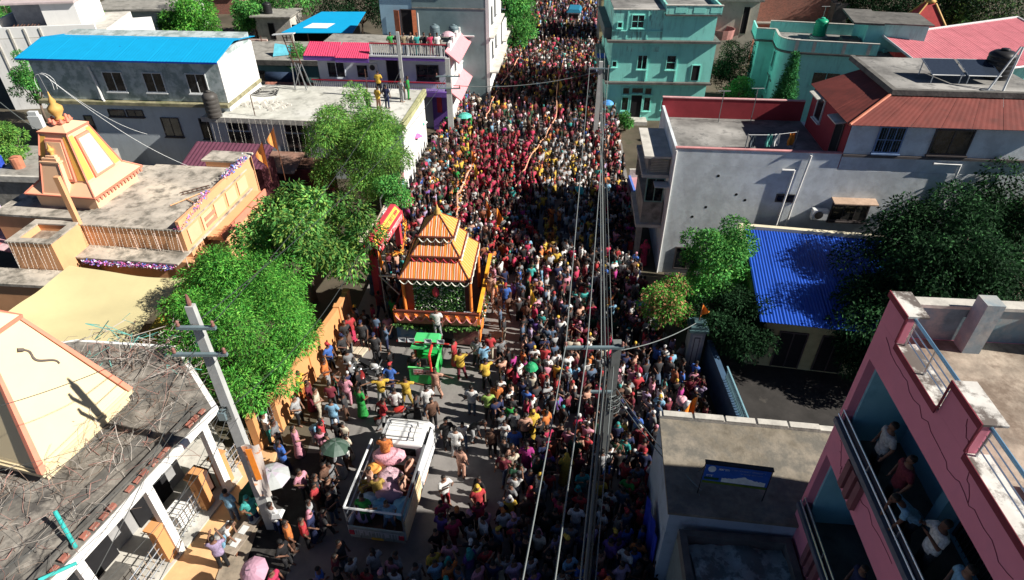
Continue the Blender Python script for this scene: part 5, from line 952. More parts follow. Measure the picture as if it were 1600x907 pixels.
# ------------------------------------------------------------------ the orange float
STR = [(.72, .17, .02), (.80, .60, .42), (.66, .14, .02), (.74, .22, .03), (.74, .33, .05), (.34, .08, .02), (.78, .68, .5), (.68, .12, .02)]
M_STR = stripes('striped_cloth', STR, 'X', 11.0); M_STR2 = stripes('striped_cloth_side', [(.80, .34, .06), (.78, .20, .03), (.84, .50, .22), (.74, .20, .03), (.78, .26, .04)], 'X', 15.0)
FA = R(-4.5); FO = Vector((-5.5, 22.95, 0)); F_F = Matrix.Translation(FO) @ Matrix.Rotation(FA, 4, 'Z')
t = thing('parade_float', 'orange striped three tiered pavilion float on a decorated truck', 'parade float', FO, FA)
M_DW = mat('dark_red_wood', (.12, .03, .02), .7, .2); M_FOR = mat('float_orange', (.80, .22, .04), .8, .1); M_LEAF = mat('garland_leaf', (.05, .13, .03), .7, .3); M_FLW = mat('white_flower', (.75, .75, .65), .7)
bx('chassis', M_BLACK, t, .2, 3.8, .2, 5.0, .45, 1.25)
for x in (.45, 3.55):
    for y in (1.0, 4.0): o = MB().lathe([(.44, -.14), (.46, 0), (.44, .14)], 16).build('wheel', M_BLACK, t, True, (x, y, .46)); o.rotation_euler = (0, R(90), 0)
bx('deck', M_WOOD, t, 0, 4.0, 0, 5.1, 1.3, 1.45)
bx('poster_panel', mat('poster_blue', (.12, .25, .38), .6, .6, 3, .6, (.35, .33, .32), thr=(.5, .55)), t, .05, 1.45, -.05, 0, .35, 1.22); bx('poster_panel', mat('poster_red', (.20, .07, .07), .6, .5, 4, .6, (.35, .2, .15), thr=(.5, .55)), t, 2.75, 3.95, -.05, 0, .35, 1.22)
bx('side_panel', M_FOR, t, 3.96, 4.0, .1, 5.0, .4, 1.28)
for x, y in ((.04, .04), (3.96, .04), (3.96, 5.06), (.04, 5.06), (3.96, 2.5)): bx('rail_post', M_FOR, t, x - .06, x + .06, y - .06, y + .06, 1.45, 2.2)
bx('rail_beam', M_DW, t, 0, 4.0, -.06, .06, 2.1, 2.2); bx('rail_beam', mat('marigold_rail', (.88, .42, .03), .8), t, 3.9, 4.06, .06, 5.06, 2.12, 2.26); bx('rail_beam', M_DW, t, -.03, .05, .06, 5.06, 2.1, 2.2)
def scallops(x0, x1, z, drop, n, y, m, parent, name='scallop_drape', r_=.035, side=False):
    for i in range(n):
        a, c = x0 + (x1 - x0) * i / n, x0 + (x1 - x0) * (i + 1) / n; pts = []
        for k in range(7): f = k / 6; xx = a + (c - a) * f; zz = z - drop * math.sin(math.pi * f); pts.append((y, xx, zz) if side else (xx, y, zz))
        MB().tube(pts, r_, 5).build(name, m, parent)
bx('front_cloth', mat('peach_cloth', (.72, .3, .18), .9, .25, 3), t, .1, 3.9, -.03, -.01, 1.47, 2.08); scallops(.1, 3.9, 2.05, .38, 8, -.08, M_FOR, t, r_=.06); scallops(.1, 3.9, 1.98, .28, 8, -.13, mat('pink_drape', (.7, .25, .25), .8), t, 'inner_drape')
bx('side_cloth', mat('printed_cloth', (.62, .42, .36), .9, .5, 5, .6, (.5, .12, .06), thr=(.5, .55)), t, 4.005, 4.03, .1, 5.0, 1.3, 2.1); scallops(.1, 5.0, 2.05, .4, 8, 4.07, mat('dark_drape', (.2, .07, .06), .8), t, side=True)
tinsel([(0, -.12, 1.42), (1.3, -.14, 1.3), (2.6, -.12, 1.35), (4.0, -.12, 1.42)], .07, 420, [M_LEAF, M_LEAF, mat('garland_leaf_light', (.12, .26, .05), .7)], 'leaf_garland', None, .08, t)
tinsel([(4.12, 0, 2.0), (4.12, 2.5, 1.7), (4.12, 5, 2.0)], .08, 300, [M_LEAF, M_LEAF, M_FLW], 'leaf_garland', None, .08, t)
# leafy backdrop with white flowers and red emblem
bx('backdrop', mat('dark_green_board', (.02, .05, .02), .9), t, .95, 3.3, .42, .5, 1.45, 3.75)
b = MB(); q = random.Random(3)
for i in range(2200):
    c = Vector((q.uniform(.95, 3.3), .40 - q.random() * .07, q.uniform(1.5, 3.75))); fl = q.random() < .16; s_ = q.uniform(.03, .06) if not fl else .05
    d1 = Vector((q.gauss(0, 1), q.gauss(0, .5), q.gauss(0, 1))).normalized() * s_; d2 = Vector((q.gauss(0, 1), q.gauss(0, .5), q.gauss(0, 1))).normalized() * s_ * .7; b.add([c - d1, c - d2, c + d1, c + d2], [(0, 1, 2, 3)], 2 if fl else q.randrange(2))
tag(b.build('backdrop_leaves', [M_LEAF, mat('backdrop_leaf', (.14, .36, .08), .7), M_FLW], t), kind='stuff'); MB().lathe([(.02, -.3), (.15, -.15), (.16, .1), (.02, .32)], 10, (2.0, .3, 3.1), sy=.5).build('emblem', M_RG, t, True)
for x in (.5,): bx('curtain', mat('rust_curtain', (.42, .10, .05), .9, .3, 3), t, x, x + .4, .5, 2.9, 1.45, 3.8)
for x in (.5, 3.6):
    for y in (.35, 3.2): MB().cyl(x, y, 1.45, 3.85, .08, .07, 10).build('pavilion_post', M_FOR, t)
for x, l in ((2.35, 0), (3.25, 0)): bx('speaker_box', mat('grey_box', (.45, .47, .5), .6), t, x, x + .5, .08, .36, 1.452, 2.0 if x < 3 else 2.05)
def stripe_face(q_, u1, m, parent, name='roof_side', t_=.04, n=10):
    q_ = [Vector(p) for p in q_]; nn = (q_[1] - q_[0]).cross(q_[3] - q_[0]).normalized(); vs = []; uv = []
    for i in range(n + 1):
        a = i / n; 
        for v in (0, 1):
            e = (q_[0].lerp(q_[1], a), q_[3].lerp(q_[2], a))[v]; vs.append(e + nn * (.012 * (i % 2))); uv.append((u1[0] + (u1[1] - u1[0]) * ((e - q_[0]).dot((q_[1] - q_[0]).normalized()) / (q_[1] - q_[0]).length), v))
    k = len(vs); vs += [v - nn * t_ for v in vs]; uv += uv
    fs = [(2 * i, 2 * i + 2, 2 * i + 3, 2 * i + 1) for i in range(n)]; fs += [tuple(k + j for j in reversed(f)) for f in fs]; fs += [(0, 1, k + 1, k), (2 * n + 1, 2 * n, k + 2 * n, k + 2 * n + 1)] + [(2 * i + 2, 2 * i, k + 2 * i, k + 2 * i + 2) for i in range(n)]
    o = MB().add(vs, fs).build(name, m, parent); ul = o.data.uv_layers.new(name='UVMap')
    for lp in o.data.loops: ul.data[lp.index].uv = uv[lp.vertex_index]
    return o
def tier(cx, cy, hw, hd, z0, tw, td, z1, k):
    E_ = [(cx - hw, cy - hd, z0), (cx + hw, cy - hd, z0), (cx + hw, cy + hd, z0), (cx - hw, cy + hd, z0)]; T_ = [(cx - tw, cy - td, z1), (cx + tw, cy - td, z1), (cx + tw, cy + td, z1), (cx - tw, cy + td, z1)]
    for i in range(4): stripe_face([E_[i], E_[(i + 1) % 4], T_[(i + 1) % 4], T_[i]], (0, (hw if i % 2 == 0 else hd) * 2 / 3.2), M_STR if i % 2 == 0 else M_STR2, t); 
    for i in range(4): MB().tube([E_[i], T_[i]], .035, 5).build('hip_rib', M_DW, t); MB().tube([E_[i], E_[(i + 1) % 4]], .05, 5).build('eave_beam', M_DW, t)
    bx('tier_neck', M_DW, t, cx - tw * .95, cx + tw * .95, cy - td * .95, cy + td * .95, z0 - .25, z0 + .02)
    scallops(cx - hw + .05, cx + hw - .05, z0 - .06, .2, (8, 6, 4)[k], cy - hd - .03, (M_FLW, M_RG, M_FLW)[k], t, 'eave_garland', .025); scallops(cy - hd, cy + hd, z0 - .06, .2, 6, cx + hw + .03, M_FLW, t, 'eave_garland', .025, side=True)
tier(2.0, 1.85, 1.62, 1.68, 3.86, .95, .98, 4.72, 0); tier(2.02, 1.85, 1.13, 1.15, 4.75, .6, .62, 5.42, 1); tier(2.04, 1.85, .80, .84, 5.60, .05, .05, 6.36, 2)
MB().lathe([(.14, 6.3), (.17, 6.38), (.1, 6.46), (.13, 6.54), (.05, 6.62), (.01, 6.8)], 12, (2.04, 1.85, 0)).build('finial', M_GOLD, t, True)
for x in (0.36, 3.64): MB().lathe([(.05, 0), (.07, .08), (.02, .2)], 8, (x, .15, 3.9)).build('corner_knob', M_DW, t)
# side arms of the float with flags
bx('side_arm', M_CREAMW, t, -.75, .45, .9, .96, 3.4, 3.46); MB().tube([(-.7, .93, 3.4), (.1, .93, 2.4)], .03, 5).build('arm_brace', M_CREAMW, t); MB().tube([(-.65, .93, 1.4), (-.65, .93, 3.9)], .035, 5).build('arm_post', M_METAL, t)
flag(F_F @ Vector((-.65, .95, 3.5)), 1.35, 'narrow orange flag on the left side arm of the float', .2, 1.2)
flag(Vector((-6.0, 30.2, 1.3)), 1.9, 'tall narrow orange flag in the crowd behind the left side of the float', .2, 1.5)
flag(Vector((-1.25, 31.3, 1.2)), 2.3, 'left one of two orange flags close together right of the float roof', .3, 1.6, lean=(-.2, 0)); flag(Vector((-1.0, 31.2, 1.2)), 1.9, 'right one of two orange flags close together right of the float roof', .35, 1.4, lean=(.15, 0))
flag(at(425, 285, 3.2), 2.6, 'left pointed orange flag flying above the mango tree', -.6, 1.7, col=mat('orange_flag_light', (.9, .4, .12), .8)); flag(at(446, 282, 3.4), 3.3, 'right pointed orange flag flying above the mango tree', -.55, 1.5, col=mat('orange_flag_light', (.9, .4, .12), .8))

# ------------------------------------------------------------------ green cargo rickshaw
RA = R(-4); RO = Vector((-3.93, 20.25, 0)); F_R = Matrix.Translation(RO) @ Matrix.Rotation(RA, 4, 'Z')
M_GRN = mat('rickshaw_green', (.02, .42, .08), .35, .08, spec=.5)
t = thing('green_rickshaw', 'bright green cargo rickshaw with sign board and horn loudspeakers', 'rickshaw', RO, RA); t.scale = (1, .68, .92)
bx('rear_panel', M_GRN, t, -.62, .62, 0, .05, .12, 1.12); bx('side_panel', M_GRN, t, -.62, -.57, .052, 1.5, .2, 1.1); bx('side_panel', M_GRN, t, .57, .62, .052, 2.4, .2, 1.1); bx('cargo_floor', M_BLACK, t, -.57, .57, .052, 1.5, .35, .42)
bx('top_rim', mat('rickshaw_light_green', (.15, .65, .2), .4), t, [-.65, .65, -.03, .08, 1.122, 1.17]); bx('top_rim', mat('rickshaw_light_green', (.15, .65, .2), .4), t, .56, .65, .08, 1.5, 1.122, 1.17)
bx('cabin', M_GRN, t, [-.6, .6, 1.5, 2.5, .35, 1.0]); bx('cabin_pillar', M_GRN, t, -.6, -.54, 1.52, 1.6, 1.0, 1.72); bx('cabin_pillar', M_GRN, t, .54, .6, 1.52, 1.6, 1.0, 1.72); bx('windscreen', M_GLASS, t, -.55, .55, 2.42, 2.46, 1.0, 1.72)
MB().hexa([(-.66, .95, 1.7), (.66, .95, 1.7), (.6, 2.55, 1.66), (-.6, 2.55, 1.66), (-.58, 1.0, 1.84), (.58, 1.0, 1.84), (.52, 2.45, 1.82), (-.52, 2.45, 1.82)]).build('roof', mat('rickshaw_roof', (.08, .55, .18), .4, .1), t)
bx('sign_board', mat('sign_cream', (.72, .62, .6), .7), t, -.42, .42, -.025, -.003, .72, 1.05)
glyph_row(t, -.38, .38, .9, .09, M_RG, y=-.03, seed=31); glyph_row(t, -.38, .38, .76, .09, M_RG, y=-.03, seed=32)
for x, y in ((-.5, .5), (.5, .5), (0, 2.6)):
    o = MB().lathe([(.2, -.06), (.27, -.05), (.27, .05), (.2, .06)], 18).build('wheel', M_BLACK, t, True, (x, y, .27)); o.rotation_euler = (0, R(90), 0)
M_REDP = mat('red_frame', (.62, .05, .04), .5)
fr_ = MB(); MB().tube([(-1.25, 1.2, 2.0), (1.1, 1.2, 1.95)], .05, 6).build('speaker_bar', M_REDP, t); MB().tube([(.45, -.15, .1), (.35, 0, 1.95), (.35, 1.2, 1.95)], .06, 6).build('frame_post', M_REDP, t); MB().tube([(-.45, 1.2, .4), (-.45, 1.2, 1.98)], .05, 6).build('frame_post', M_REDP, t)
for x in (-.95, -.55, .2, .75):
    o = MB().lathe([(.05, 0), (.08, .12), (.2, .34), (.21, .35), (.17, .33), (.05, .12)], 4, ph=.785).build('horn_speaker', mat('horn_grey', (.42, .44, .45), .5), t, True, (x, 1.25, 2.12)); o.rotation_euler = (R(70), 0, 0); o.scale = (1.15, .8, .8)
for a in ((-.4, .3, .5), (.1, .4, .6), (-.1, .9, .7)): MB().hexa([(a[0] - .2, a[1] - .15, .42), (a[0] + .2, a[1] - .15, .42), (a[0] + .2, a[1] + .15, .42), (a[0] - .2, a[1] + .15, .42), (a[0] - .15, a[1] - .1, a[2] + .4), (a[0] + .15, a[1] - .12, a[2] + .45), (a[0] + .17, a[1] + .1, a[2] + .4), (a[0] - .15, a[1] + .12, a[2] + .38)]).build('amplifier', M_BLACK, t)
# ------------------------------------------------------------------ white pickup with cargo cage
TA = R(-8); TO = Vector((-4.55, 12.3, 0)); F_TR = Matrix.Translation(TO) @ Matrix.Rotation(TA, 4, 'Z') @ Matrix.Diagonal((.96, .92, 1, 1))
M_TW = mat('pickup_white', (.74, .75, .74), .3, .05, 2, .15, (.5, .48, .44), spec=.5); M_BAN = mat('side_banner', (.78, .60, .36), .7, .2, 3, .6, (.65, .12, .06), thr=(.52, .56))
t = thing('white_pickup', 'white pickup truck with steel cargo cage full of sacks and people', 'pickup truck', TO, TA); t.scale = (.96, .92, 1)
b = MB(); cs = [(3.35, .45, 1.0), (3.35, 1.78, .88), (4.55, 1.78, .84), (5.0, 1.15, .95), (5.25, 1.0, .95), (5.25, .45, .95)]
prof = [(3.3, .42), (5.3, .42), (5.32, 1.0), (5.15, 1.12), (4.72, 1.78), (4.5, 1.9), (3.5, 1.93), (3.32, 1.85)]
def wx(z): return .96 - max(0, z - 1.05) * .13
n_ = len(prof); b.add([(-wx(z), y, z) for y, z in prof] + [(wx(z), y, z) for y, z in prof], [tuple(range(n_)), tuple(reversed(range(n_, 2 * n_)))] + [(i, n_ + i, n_ + (i + 1) % n_, (i + 1) % n_) for i in range(n_)])
cabn = b.build('cab', M_TW, t); bv = cabn.modifiers.new('bevel', 'BEVEL'); bv.width = .05; bv.segments = 3
for s_ in (-1, 1):
    MB().hexa([(s_ * (wx(1.1) + .004), 3.6, 1.12), (s_ * (wx(1.1) + .004), 4.85, 1.12), (s_ * (wx(1.1) - .03), 4.85, 1.12), (s_ * (wx(1.1) - .03), 3.6, 1.12), (s_ * (wx(1.72) + .004), 3.65, 1.72), (s_ * (wx(1.72) + .004), 4.55, 1.72), (s_ * (wx(1.72) - .03), 4.55, 1.72), (s_ * (wx(1.72) - .03), 3.65, 1.72)]).build('side_window', M_GLASS, t)
    bx('door_line', M_BLACK, t, s_ * .962 - .003, s_ * .962 + .003, 3.58, 3.6, .5, 1.1); MB().box(-.1, .1, -.04, .04, 0, .22).build('side_mirror', M_BLACK, t, loc=(s_ * 1.1, 4.75, 1.15)); bx('headlight', M_STEEL, t, s_ * .72 - .15, s_ * .72 + .15, 5.3, 5.34, .72, .9)
MB().hexa([(-.82, 5.1, 1.14), (.82, 5.1, 1.14), (.82, 5.13, 1.18), (-.82, 5.13, 1.18), (-.72, 4.72, 1.74), (.72, 4.72, 1.74), (.72, 4.77, 1.77), (-.72, 4.77, 1.77)]).build('windscreen', M_GLASS, t); bx('rear_window', M_GLASS, t, -.6, .6, 3.28, 3.3, 1.3, 1.7); bx('bumper', M_BLACK, t, -.95, .95, 5.32, 5.42, .4, .6)
for y in (3.7, 3.95, 4.2, 4.45): bx('roof_rib', M_TW, t, -.7, .7, y - .03, y + .03, 1.925, 1.945)
MB().tube([(-.6, 3.45, 2.12), (.5, 3.45, 2.12), (.5, 4.3, 2.12), (-.6, 4.3, 2.12), (-.6, 3.45, 2.12)], .02, 5).build('roof_rack', M_BLACK, t)
for x, y in ((-.6, 3.5), (.5, 3.5), (.5, 4.25), (-.6, 4.25)): MB().tube([(x, y, 1.92), (x, y, 2.12)], .018, 5).build('rack_leg', M_BLACK, t)
bx('bed_floor', M_WOOD, t, -1.0, 1.0, 0, 3.2, .72, .8); bx('bed_side', M_TW, t, -1.05, -1.0, 0, 3.2, .7, 1.25)
for x_ in (-.6, -.2, .2, .6): bx('tailgate_rib', M_METAL, t, x_ - .02, x_ + .02, -.07, -.052, .62, .74)
bx('bed_side', M_TW, t, 1.0, 1.05, 0, 3.2, .7, 1.25); bx('tailgate', mat('tailgate_grey', (.35, .4, .36), .5, .3), t, -1.0, 1.0, -.05, 0, .6, 1.2)
MB().slab([(1.07, 0, .72), (1.07, 3.15, .72), (1.09, 3.15, 1.75), (1.09, 0, 1.75)], .015, nrm=(1, 0, 0)).build('side_banner', M_BAN, t); glyph_row(t, -.8, .8, .75, .28, M_FRAME, y=-.055, seed=41)
for x in (-1.02, 1.02):
    for y in (.0, 1.6, 3.15): MB().tube([(x, y, 1.2), (x * (1.0), y, 2.15)], .035, 6).build('cage_post', M_STEEL, t)
    MB().tube([(x, 0, 2.15), (x, 3.15, 2.15)], .045, 6).build('cage_rail', M_FRAME if x < 0 else M_METAL, t); MB().tube([(x, 0, 1.7), (x, 3.15, 1.7)], .025, 6).build('cage_rail', M_STEEL, t)
MB().tube([(-1.02, 0, 2.15), (1.02, 0, 2.15)], .045, 6).build('cage_rail', M_FRAME, t); MB().tube([(-1.02, 0, 1.5), (-.6, .0, 2.15)], .025, 5).build('cage_brace', M_STEEL, t)
for x in (-.8, .8):
    for y in (.8, 4.45): o = MB().lathe([(.26, -.11), (.36, -.1), (.37, 0), (.36, .1), (.26, .11)], 20).build('wheel', M_BLACK, t, True, (x, y, .37)); o.rotation_euler = (0, R(90), 0); MB().lathe([(.18, -.12), (.2, .12)], 12).build('rim', M_STEEL, o)
bx('cab_flag_cloth', mat('white_cloth', (.72, .74, .76), .9, .1), t, 1.02, 1.1, 2.1, 4.2, .9, 1.95)
def sack(loc, r, m, label, sx=1, sy=1, sz=.6, name='sack', cat='sack', seed=0):
    b = MB(); q = random.Random(seed); N1, N2 = 10, 16; vs = []
    for i in range(N1 + 1):
        th = math.pi * i / N1
        for j in range(N2):
            ph = 2 * math.pi * j / N2; f = 1 + .07 * math.sin(3 * ph + seed) * math.sin(th) + .05 * math.sin(5 * th + 2 * ph + seed) + q.uniform(-.02, .02); cx, cz = math.sin(th), math.cos(th)
            e = .75; vs.append((r * sx * f * math.copysign(abs(cx) ** e, cx) * math.cos(ph), r * sy * f * math.copysign(abs(cx) ** e, cx) * math.sin(ph), r * sz * (1 + math.copysign(abs(cz) ** e, cz)) * f))
    fs = [(i * N2 + j, (i + 1) * N2 + j, (i + 1) * N2 + (j + 1) % N2, i * N2 + (j + 1) % N2) for i in range(N1) for j in range(N2)]
    o = b.add(vs, fs).build(name, m, None, True); o.location = loc; return tag(o, label, cat)
M_PKS = mat('pink_plastic', (.72, .36, .42), .4, .15, 3, bump=1.0); M_PKD = mat('pink_cloth_print', (.62, .42, .48), .8, .7, 14, bump=1.0); M_BLS = mat('blue_plastic', (.12, .35, .55), .45, .2, 3, bump=1.0)
tr = lambda x, y, z: F_TR @ Vector((x, y, z))
sack(tr(-.3, 2.75, 1.45), .52, M_PKS, 'big glossy pink sack at the front of the pickup bed', 1.15, .6, .6, seed=1); sack(tr(-.05, 2.05, 1.15), .52, M_PKD, 'pale pink printed bundle in the middle of the pickup bed', .9, .7, .55, seed=2); sack(tr(.05, 1.5, .95), .5, mat('mauve_cloth', (.42, .26, .34), .9, .15), 'mauve cloth bundle behind the printed one on the pickup', 1, .8, .6, seed=3)
sack(tr(-.1, .95, .82), .36, M_BLS, 'dark blue plastic sack in the middle rear of the pickup bed', .8, .7, .9, seed=4); sack(tr(.65, 1.0, .82), .42, mat('light_blue_sack', (.2, .5, .65), .5, .1), 'light blue pointed sack at the right rear of the pickup bed', .8, 1, .7, seed=5); sack(tr(.25, .75, .82), .28, M_PKD, 'small white patterned sack between the two blue sacks', .8, .8, .9, seed=6); sack(tr(-.65, .7, .82), .36, mat('lilac_sack', (.55, .35, .5), .8, .3, 8), 'lilac bundle at the left rear corner of the pickup bed', 1, 1, .5, seed=7); sack(tr(-.6, 1.2, .95), .34, mat('white_blue_bag', (.42, .58, .7), .6, .2, 5), 'pale blue ruffled bag left of the dark blue sack', 1.1, .7, .6, seed=8); sack(tr(-.75, 2.3, 1.3), .28, mat('orange_bag', (.75, .35, .08), .7), 'small orange bag beside the glossy pink sack', 1, .8, .7, seed=9)

# ------------------------------------------------------------------ motorcycles and small carts
def motorcycle(loc, rz, label, col):
    m = mat('bike_paint_' + col[0], col[1], .3, .1, spec=.6); o = thing('motorcycle', label, 'motorcycle', loc, rz, 'motorcycles parked in the crowd')
    for y in (-.62, .62):
        w_ = MB()
        pts = [(.0, .29 * math.cos(a * 6.283 / 14), .3 + .29 * math.sin(a * 6.283 / 14)) for a in range(15)]
        w_.tube(pts, .055, 6, cap=False).build('wheel', M_BLACK, o, True, (0, y, 0)); MB().lathe([(.22, -.01), (.22, .01)], 10).build('rim', M_STEEL, o, loc=(0, y, .3)).rotation_euler = (0, R(90), 0)
    sack_b = MB().lathe([(.02, -.3), (.15, -.2), (.18, .05), (.1, .28), (.02, .3)], 10); q = sack_b.build('fuel_tank', m, o, True, (0, -.15, .82)); q.rotation_euler.x = R(80); q.scale = (.8, .8, 1)
    MB().hexa([(-.12, .05, .72), (.12, .05, .72), (.1, .72, .8), (-.1, .72, .8), (-.12, .05, .84), (.12, .05, .84), (.1, .75, .9), (-.1, .75, .9)]).build('seat', M_BLACK, o); MB().box(-.13, .13, -.25, .25, .3, .62).build('engine', M_METAL, o)
    MB().tube([(0, -.62, .3), (0, -.4, .95)], .03, 6).tube([(-.36, -.3, 1.02), (0, -.4, .95), (.36, -.3, 1.02)], .02, 6).build('handlebar', M_STEEL, o); MB().lathe([(.03, 0), (.1, .06), (.09, .12)], 10, (0, -.55, .8)).build('headlight', M_STEEL, o, True); MB().hexa([(-.06, .55, .5), (.06, .55, .5), (.06, .9, .42), (-.06, .9, .42), (-.06, .55, .6), (.06, .55, .6), (.06, .95, .5), (-.06, .95, .5)]).build('mudguard', m, o)
    MB().tube([(.16, 0, .3), (.18, .75, .34)], .04, 6).build('exhaust', M_STEEL, o); return o
BK = [(585, 592, 60, 'black motorcycle with white tail left of the green rickshaw', ('white', (.7, .7, .7))), (553, 585, 20, 'black motorcycle parked beside a police officer near the wooden planks', ('black', (.02, .02, .02))), (622, 662, 100, 'motorcycle with front wheel just beyond the pickup cab', ('red', (.5, .04, .03))), (570, 612, 200, 'dark red motorcycle between the riders and the orange wall', ('maroon', (.2, .02, .02))), (905, 250, 10, 'motorcycle deep in the crowd left of the far grey pole', ('black', (.02, .02, .02)))]
for px, py, a, l, c in BK: motorcycle(at(px, py, 0), R(a), l, c)
t = thing('planks', 'pale wooden planks stacked on the kerb by the orange wall', 'planks', at(560, 545, 0), R(70))
for k in range(4): bx('plank', mat('pale_plank', (.55, .48, .36), .8, .2, 4), t, -.9, .9, -.5 + k * .27, -.28 + k * .27, .02, .12 + .03 * (k % 2))
t = thing('food_stall', 'small table with papers, green crate and green cloth near the left pole foot', 'stall table', Vector((-9.25, 13.9, 0)), R(75))
bx('table_top', mat('table_white', (.6, .6, .56), .7), t, -.5, .5, -.3, .3, .7, .74)
for x in (-.45, .45):
    for y in (-.25, .25): bx('leg', M_METAL, t, x - .02, x + .02, y - .02, y + .02, 0, .7)
MB().hexa([(-.5, -.35, .75), (.5, -.35, .75), (.5, .35, .75), (-.5, .35, .75), (-.35, -.2, 1.3), (.4, -.2, 1.25), (.35, .25, 1.25), (-.35, .25, 1.3)]).build('green_cover', mat('dark_green_net', (.01, .10, .06), .8, .4, 6), t)
t = thing('paper_bench', 'low bench with white papers beside the photographing man', 'bench', at(385, 845, 0), R(72))
bx('seat', M_ROOFP, t, -.8, .8, -.25, .25, .42, .47); bx('leg', M_WOOD, t, -.7, -.6, -.2, .2, 0, .42); bx('leg', M_WOOD, t, .6, .7, -.2, .2, 0, .42)
for k, (x, y) in enumerate(((-.4, 0), (.1, .05), (.55, -.05))): bx('paper', M_FRAME, t, x - .16, x + .16, y - .12, y + .12, .472, .49)
for k, (px, py, l) in enumerate(((1064, 632, 'pink and white balloon above the crowd at the tan roof corner'), (1075, 640, 'white balloon touching the pink one at the tan roof corner'))): sack(at(px, py, 2.6), .2, M_PKS if k == 0 else M_FRAME, l, 1, 1, .9, 'balloon', 'balloon', seed=k)
# van roof far up the street
t = thing('blue_top_van', 'vehicle with blue tarpaulin top at the far end of the crowded street', 'van', (8.0, 86, 0), R(-8)); t.scale = (.8, .7, .9)
bx('body', M_TW, t, -1.0, 1.0, -2, 2, .5, 2.0); MB().hexa([(-1.15, -2.2, 2.0), (1.15, -2.2, 2.0), (1.15, 2.2, 2.0), (-1.15, 2.2, 2.0), (-.8, -2.0, 2.4), (.8, -2.0, 2.4), (.8, 2.0, 2.4), (-.8, 2.0, 2.4)]).build('tarp_roof', mat('van_blue_tarp', (.02, .18, .3), .6), t)
bx('rear_window', M_GLASS, t, -.8, .8, -2.03, -2.003, 1.2, 1.8)
for x in (-.9, .9):
    for y in (-1.3, 1.3): o = MB().lathe([(.32, -.1), (.33, .1)], 14).build('wheel', M_BLACK, t, loc=(x, y, .33)); o.rotation_euler = (0, R(90), 0)

# ------------------------------------------------------------------ trees
def leafmat(name, c1, c2, tr=.25):
    m = mat(name, c1, .75, .15, 2, attr='tint', trans=tr, spec=.08); return m
M_LF = leafmat('leaf', (.1, .2, .05), None)
M_BARK = mat('bark', (.16, .12, .09), .9, .35, 6, bump=.3)
def crown_mesh(name, clumps, n, ll, lw, cols, droop=.3, seed=0, spread=1.0):
    g = np.random.RandomState(seed); C = np.array([c[:3] for c in clumps], float); Rr = np.array([c[3] for c in clumps], float)
    pr = Rr ** 2; pr /= pr.sum(); k = g.choice(len(C), n, p=pr)
    d = g.normal(size=(n, 3)); d[:, 2] += .25; d /= np.linalg.norm(d, axis=1, keepdims=True)
    rad = Rr[k] * (.55 + .5 * g.random_sample(n) ** .6) * spread
    P = C[k] + d * rad[:, None] * np.array([1, 1, .85])
    ax = d + g.normal(size=(n, 3)) * .7; ax[:, 2] -= droop * 1.6; ax /= np.linalg.norm(ax, axis=1, keepdims=True)
    sd_ = np.cross(ax, d + g.normal(size=(n, 3)) * .4); sd_ /= np.linalg.norm(sd_, axis=1, keepdims=True) + 1e-9
    nr = np.cross(sd_, ax); L_ = ll * g.uniform(.6, 1.25, n)[:, None]; W = lw * g.uniform(.7, 1.2, n)[:, None]
    v0 = P; v1 = P + ax * L_ * .45 + sd_ * W * .5 + nr * W * .15; v2 = P + ax * L_ - np.array([0, 0, 1]) * L_ * .12; v3 = P + ax * L_ * .45 - sd_ * W * .5 + nr * W * .15
    V = np.stack([v0, v1, v2, v3], 1).reshape(-1, 3); F = np.arange(4 * n).reshape(n, 4)
    me = bpy.data.meshes.new(name); me.vertices.add(len(V)); me.vertices.foreach_set('co', V.ravel().astype(np.float32)); me.loops.add(4 * n); me.loops.foreach_set('vertex_index', F.ravel().astype(np.int32))
    me.polygons.add(n); me.polygons.foreach_set('loop_start', (np.arange(n) * 4).astype(np.int32)); me.update(calc_edges=True)
    cc = np.array(cols, float); ci = g.randint(0, len(cc), n); cl = cc[ci] * g.uniform(.7, 1.3, n)[:, None] * (.55 + .85 * g.random_sample(len(C)))[k][:, None]
    a = me.attributes.new('tint', 'FLOAT_COLOR', 'POINT'); full = np.ones((4 * n, 4), np.float32); full[:, :3] = np.repeat(cl, 4, 0); a.data.foreach_set('color', full.ravel()); me.materials.append(M_LF); return me
def auto_clumps(c, r, n, cr, seed, low=-.3):
    q = random.Random(seed); out = []
    for i in range(n):
        z = q.uniform(low, 1); a = q.uniform(0, 6.283); s_ = math.sqrt(max(0, 1 - z * z)); f = q.uniform(.45, 1.0)
        out.append((c[0] + r[0] * s_ * math.cos(a) * f, c[1] + r[1] * s_ * math.sin(a) * f, c[2] + r[2] * z * f, cr * q.uniform(.6, 1.35)))
    return out
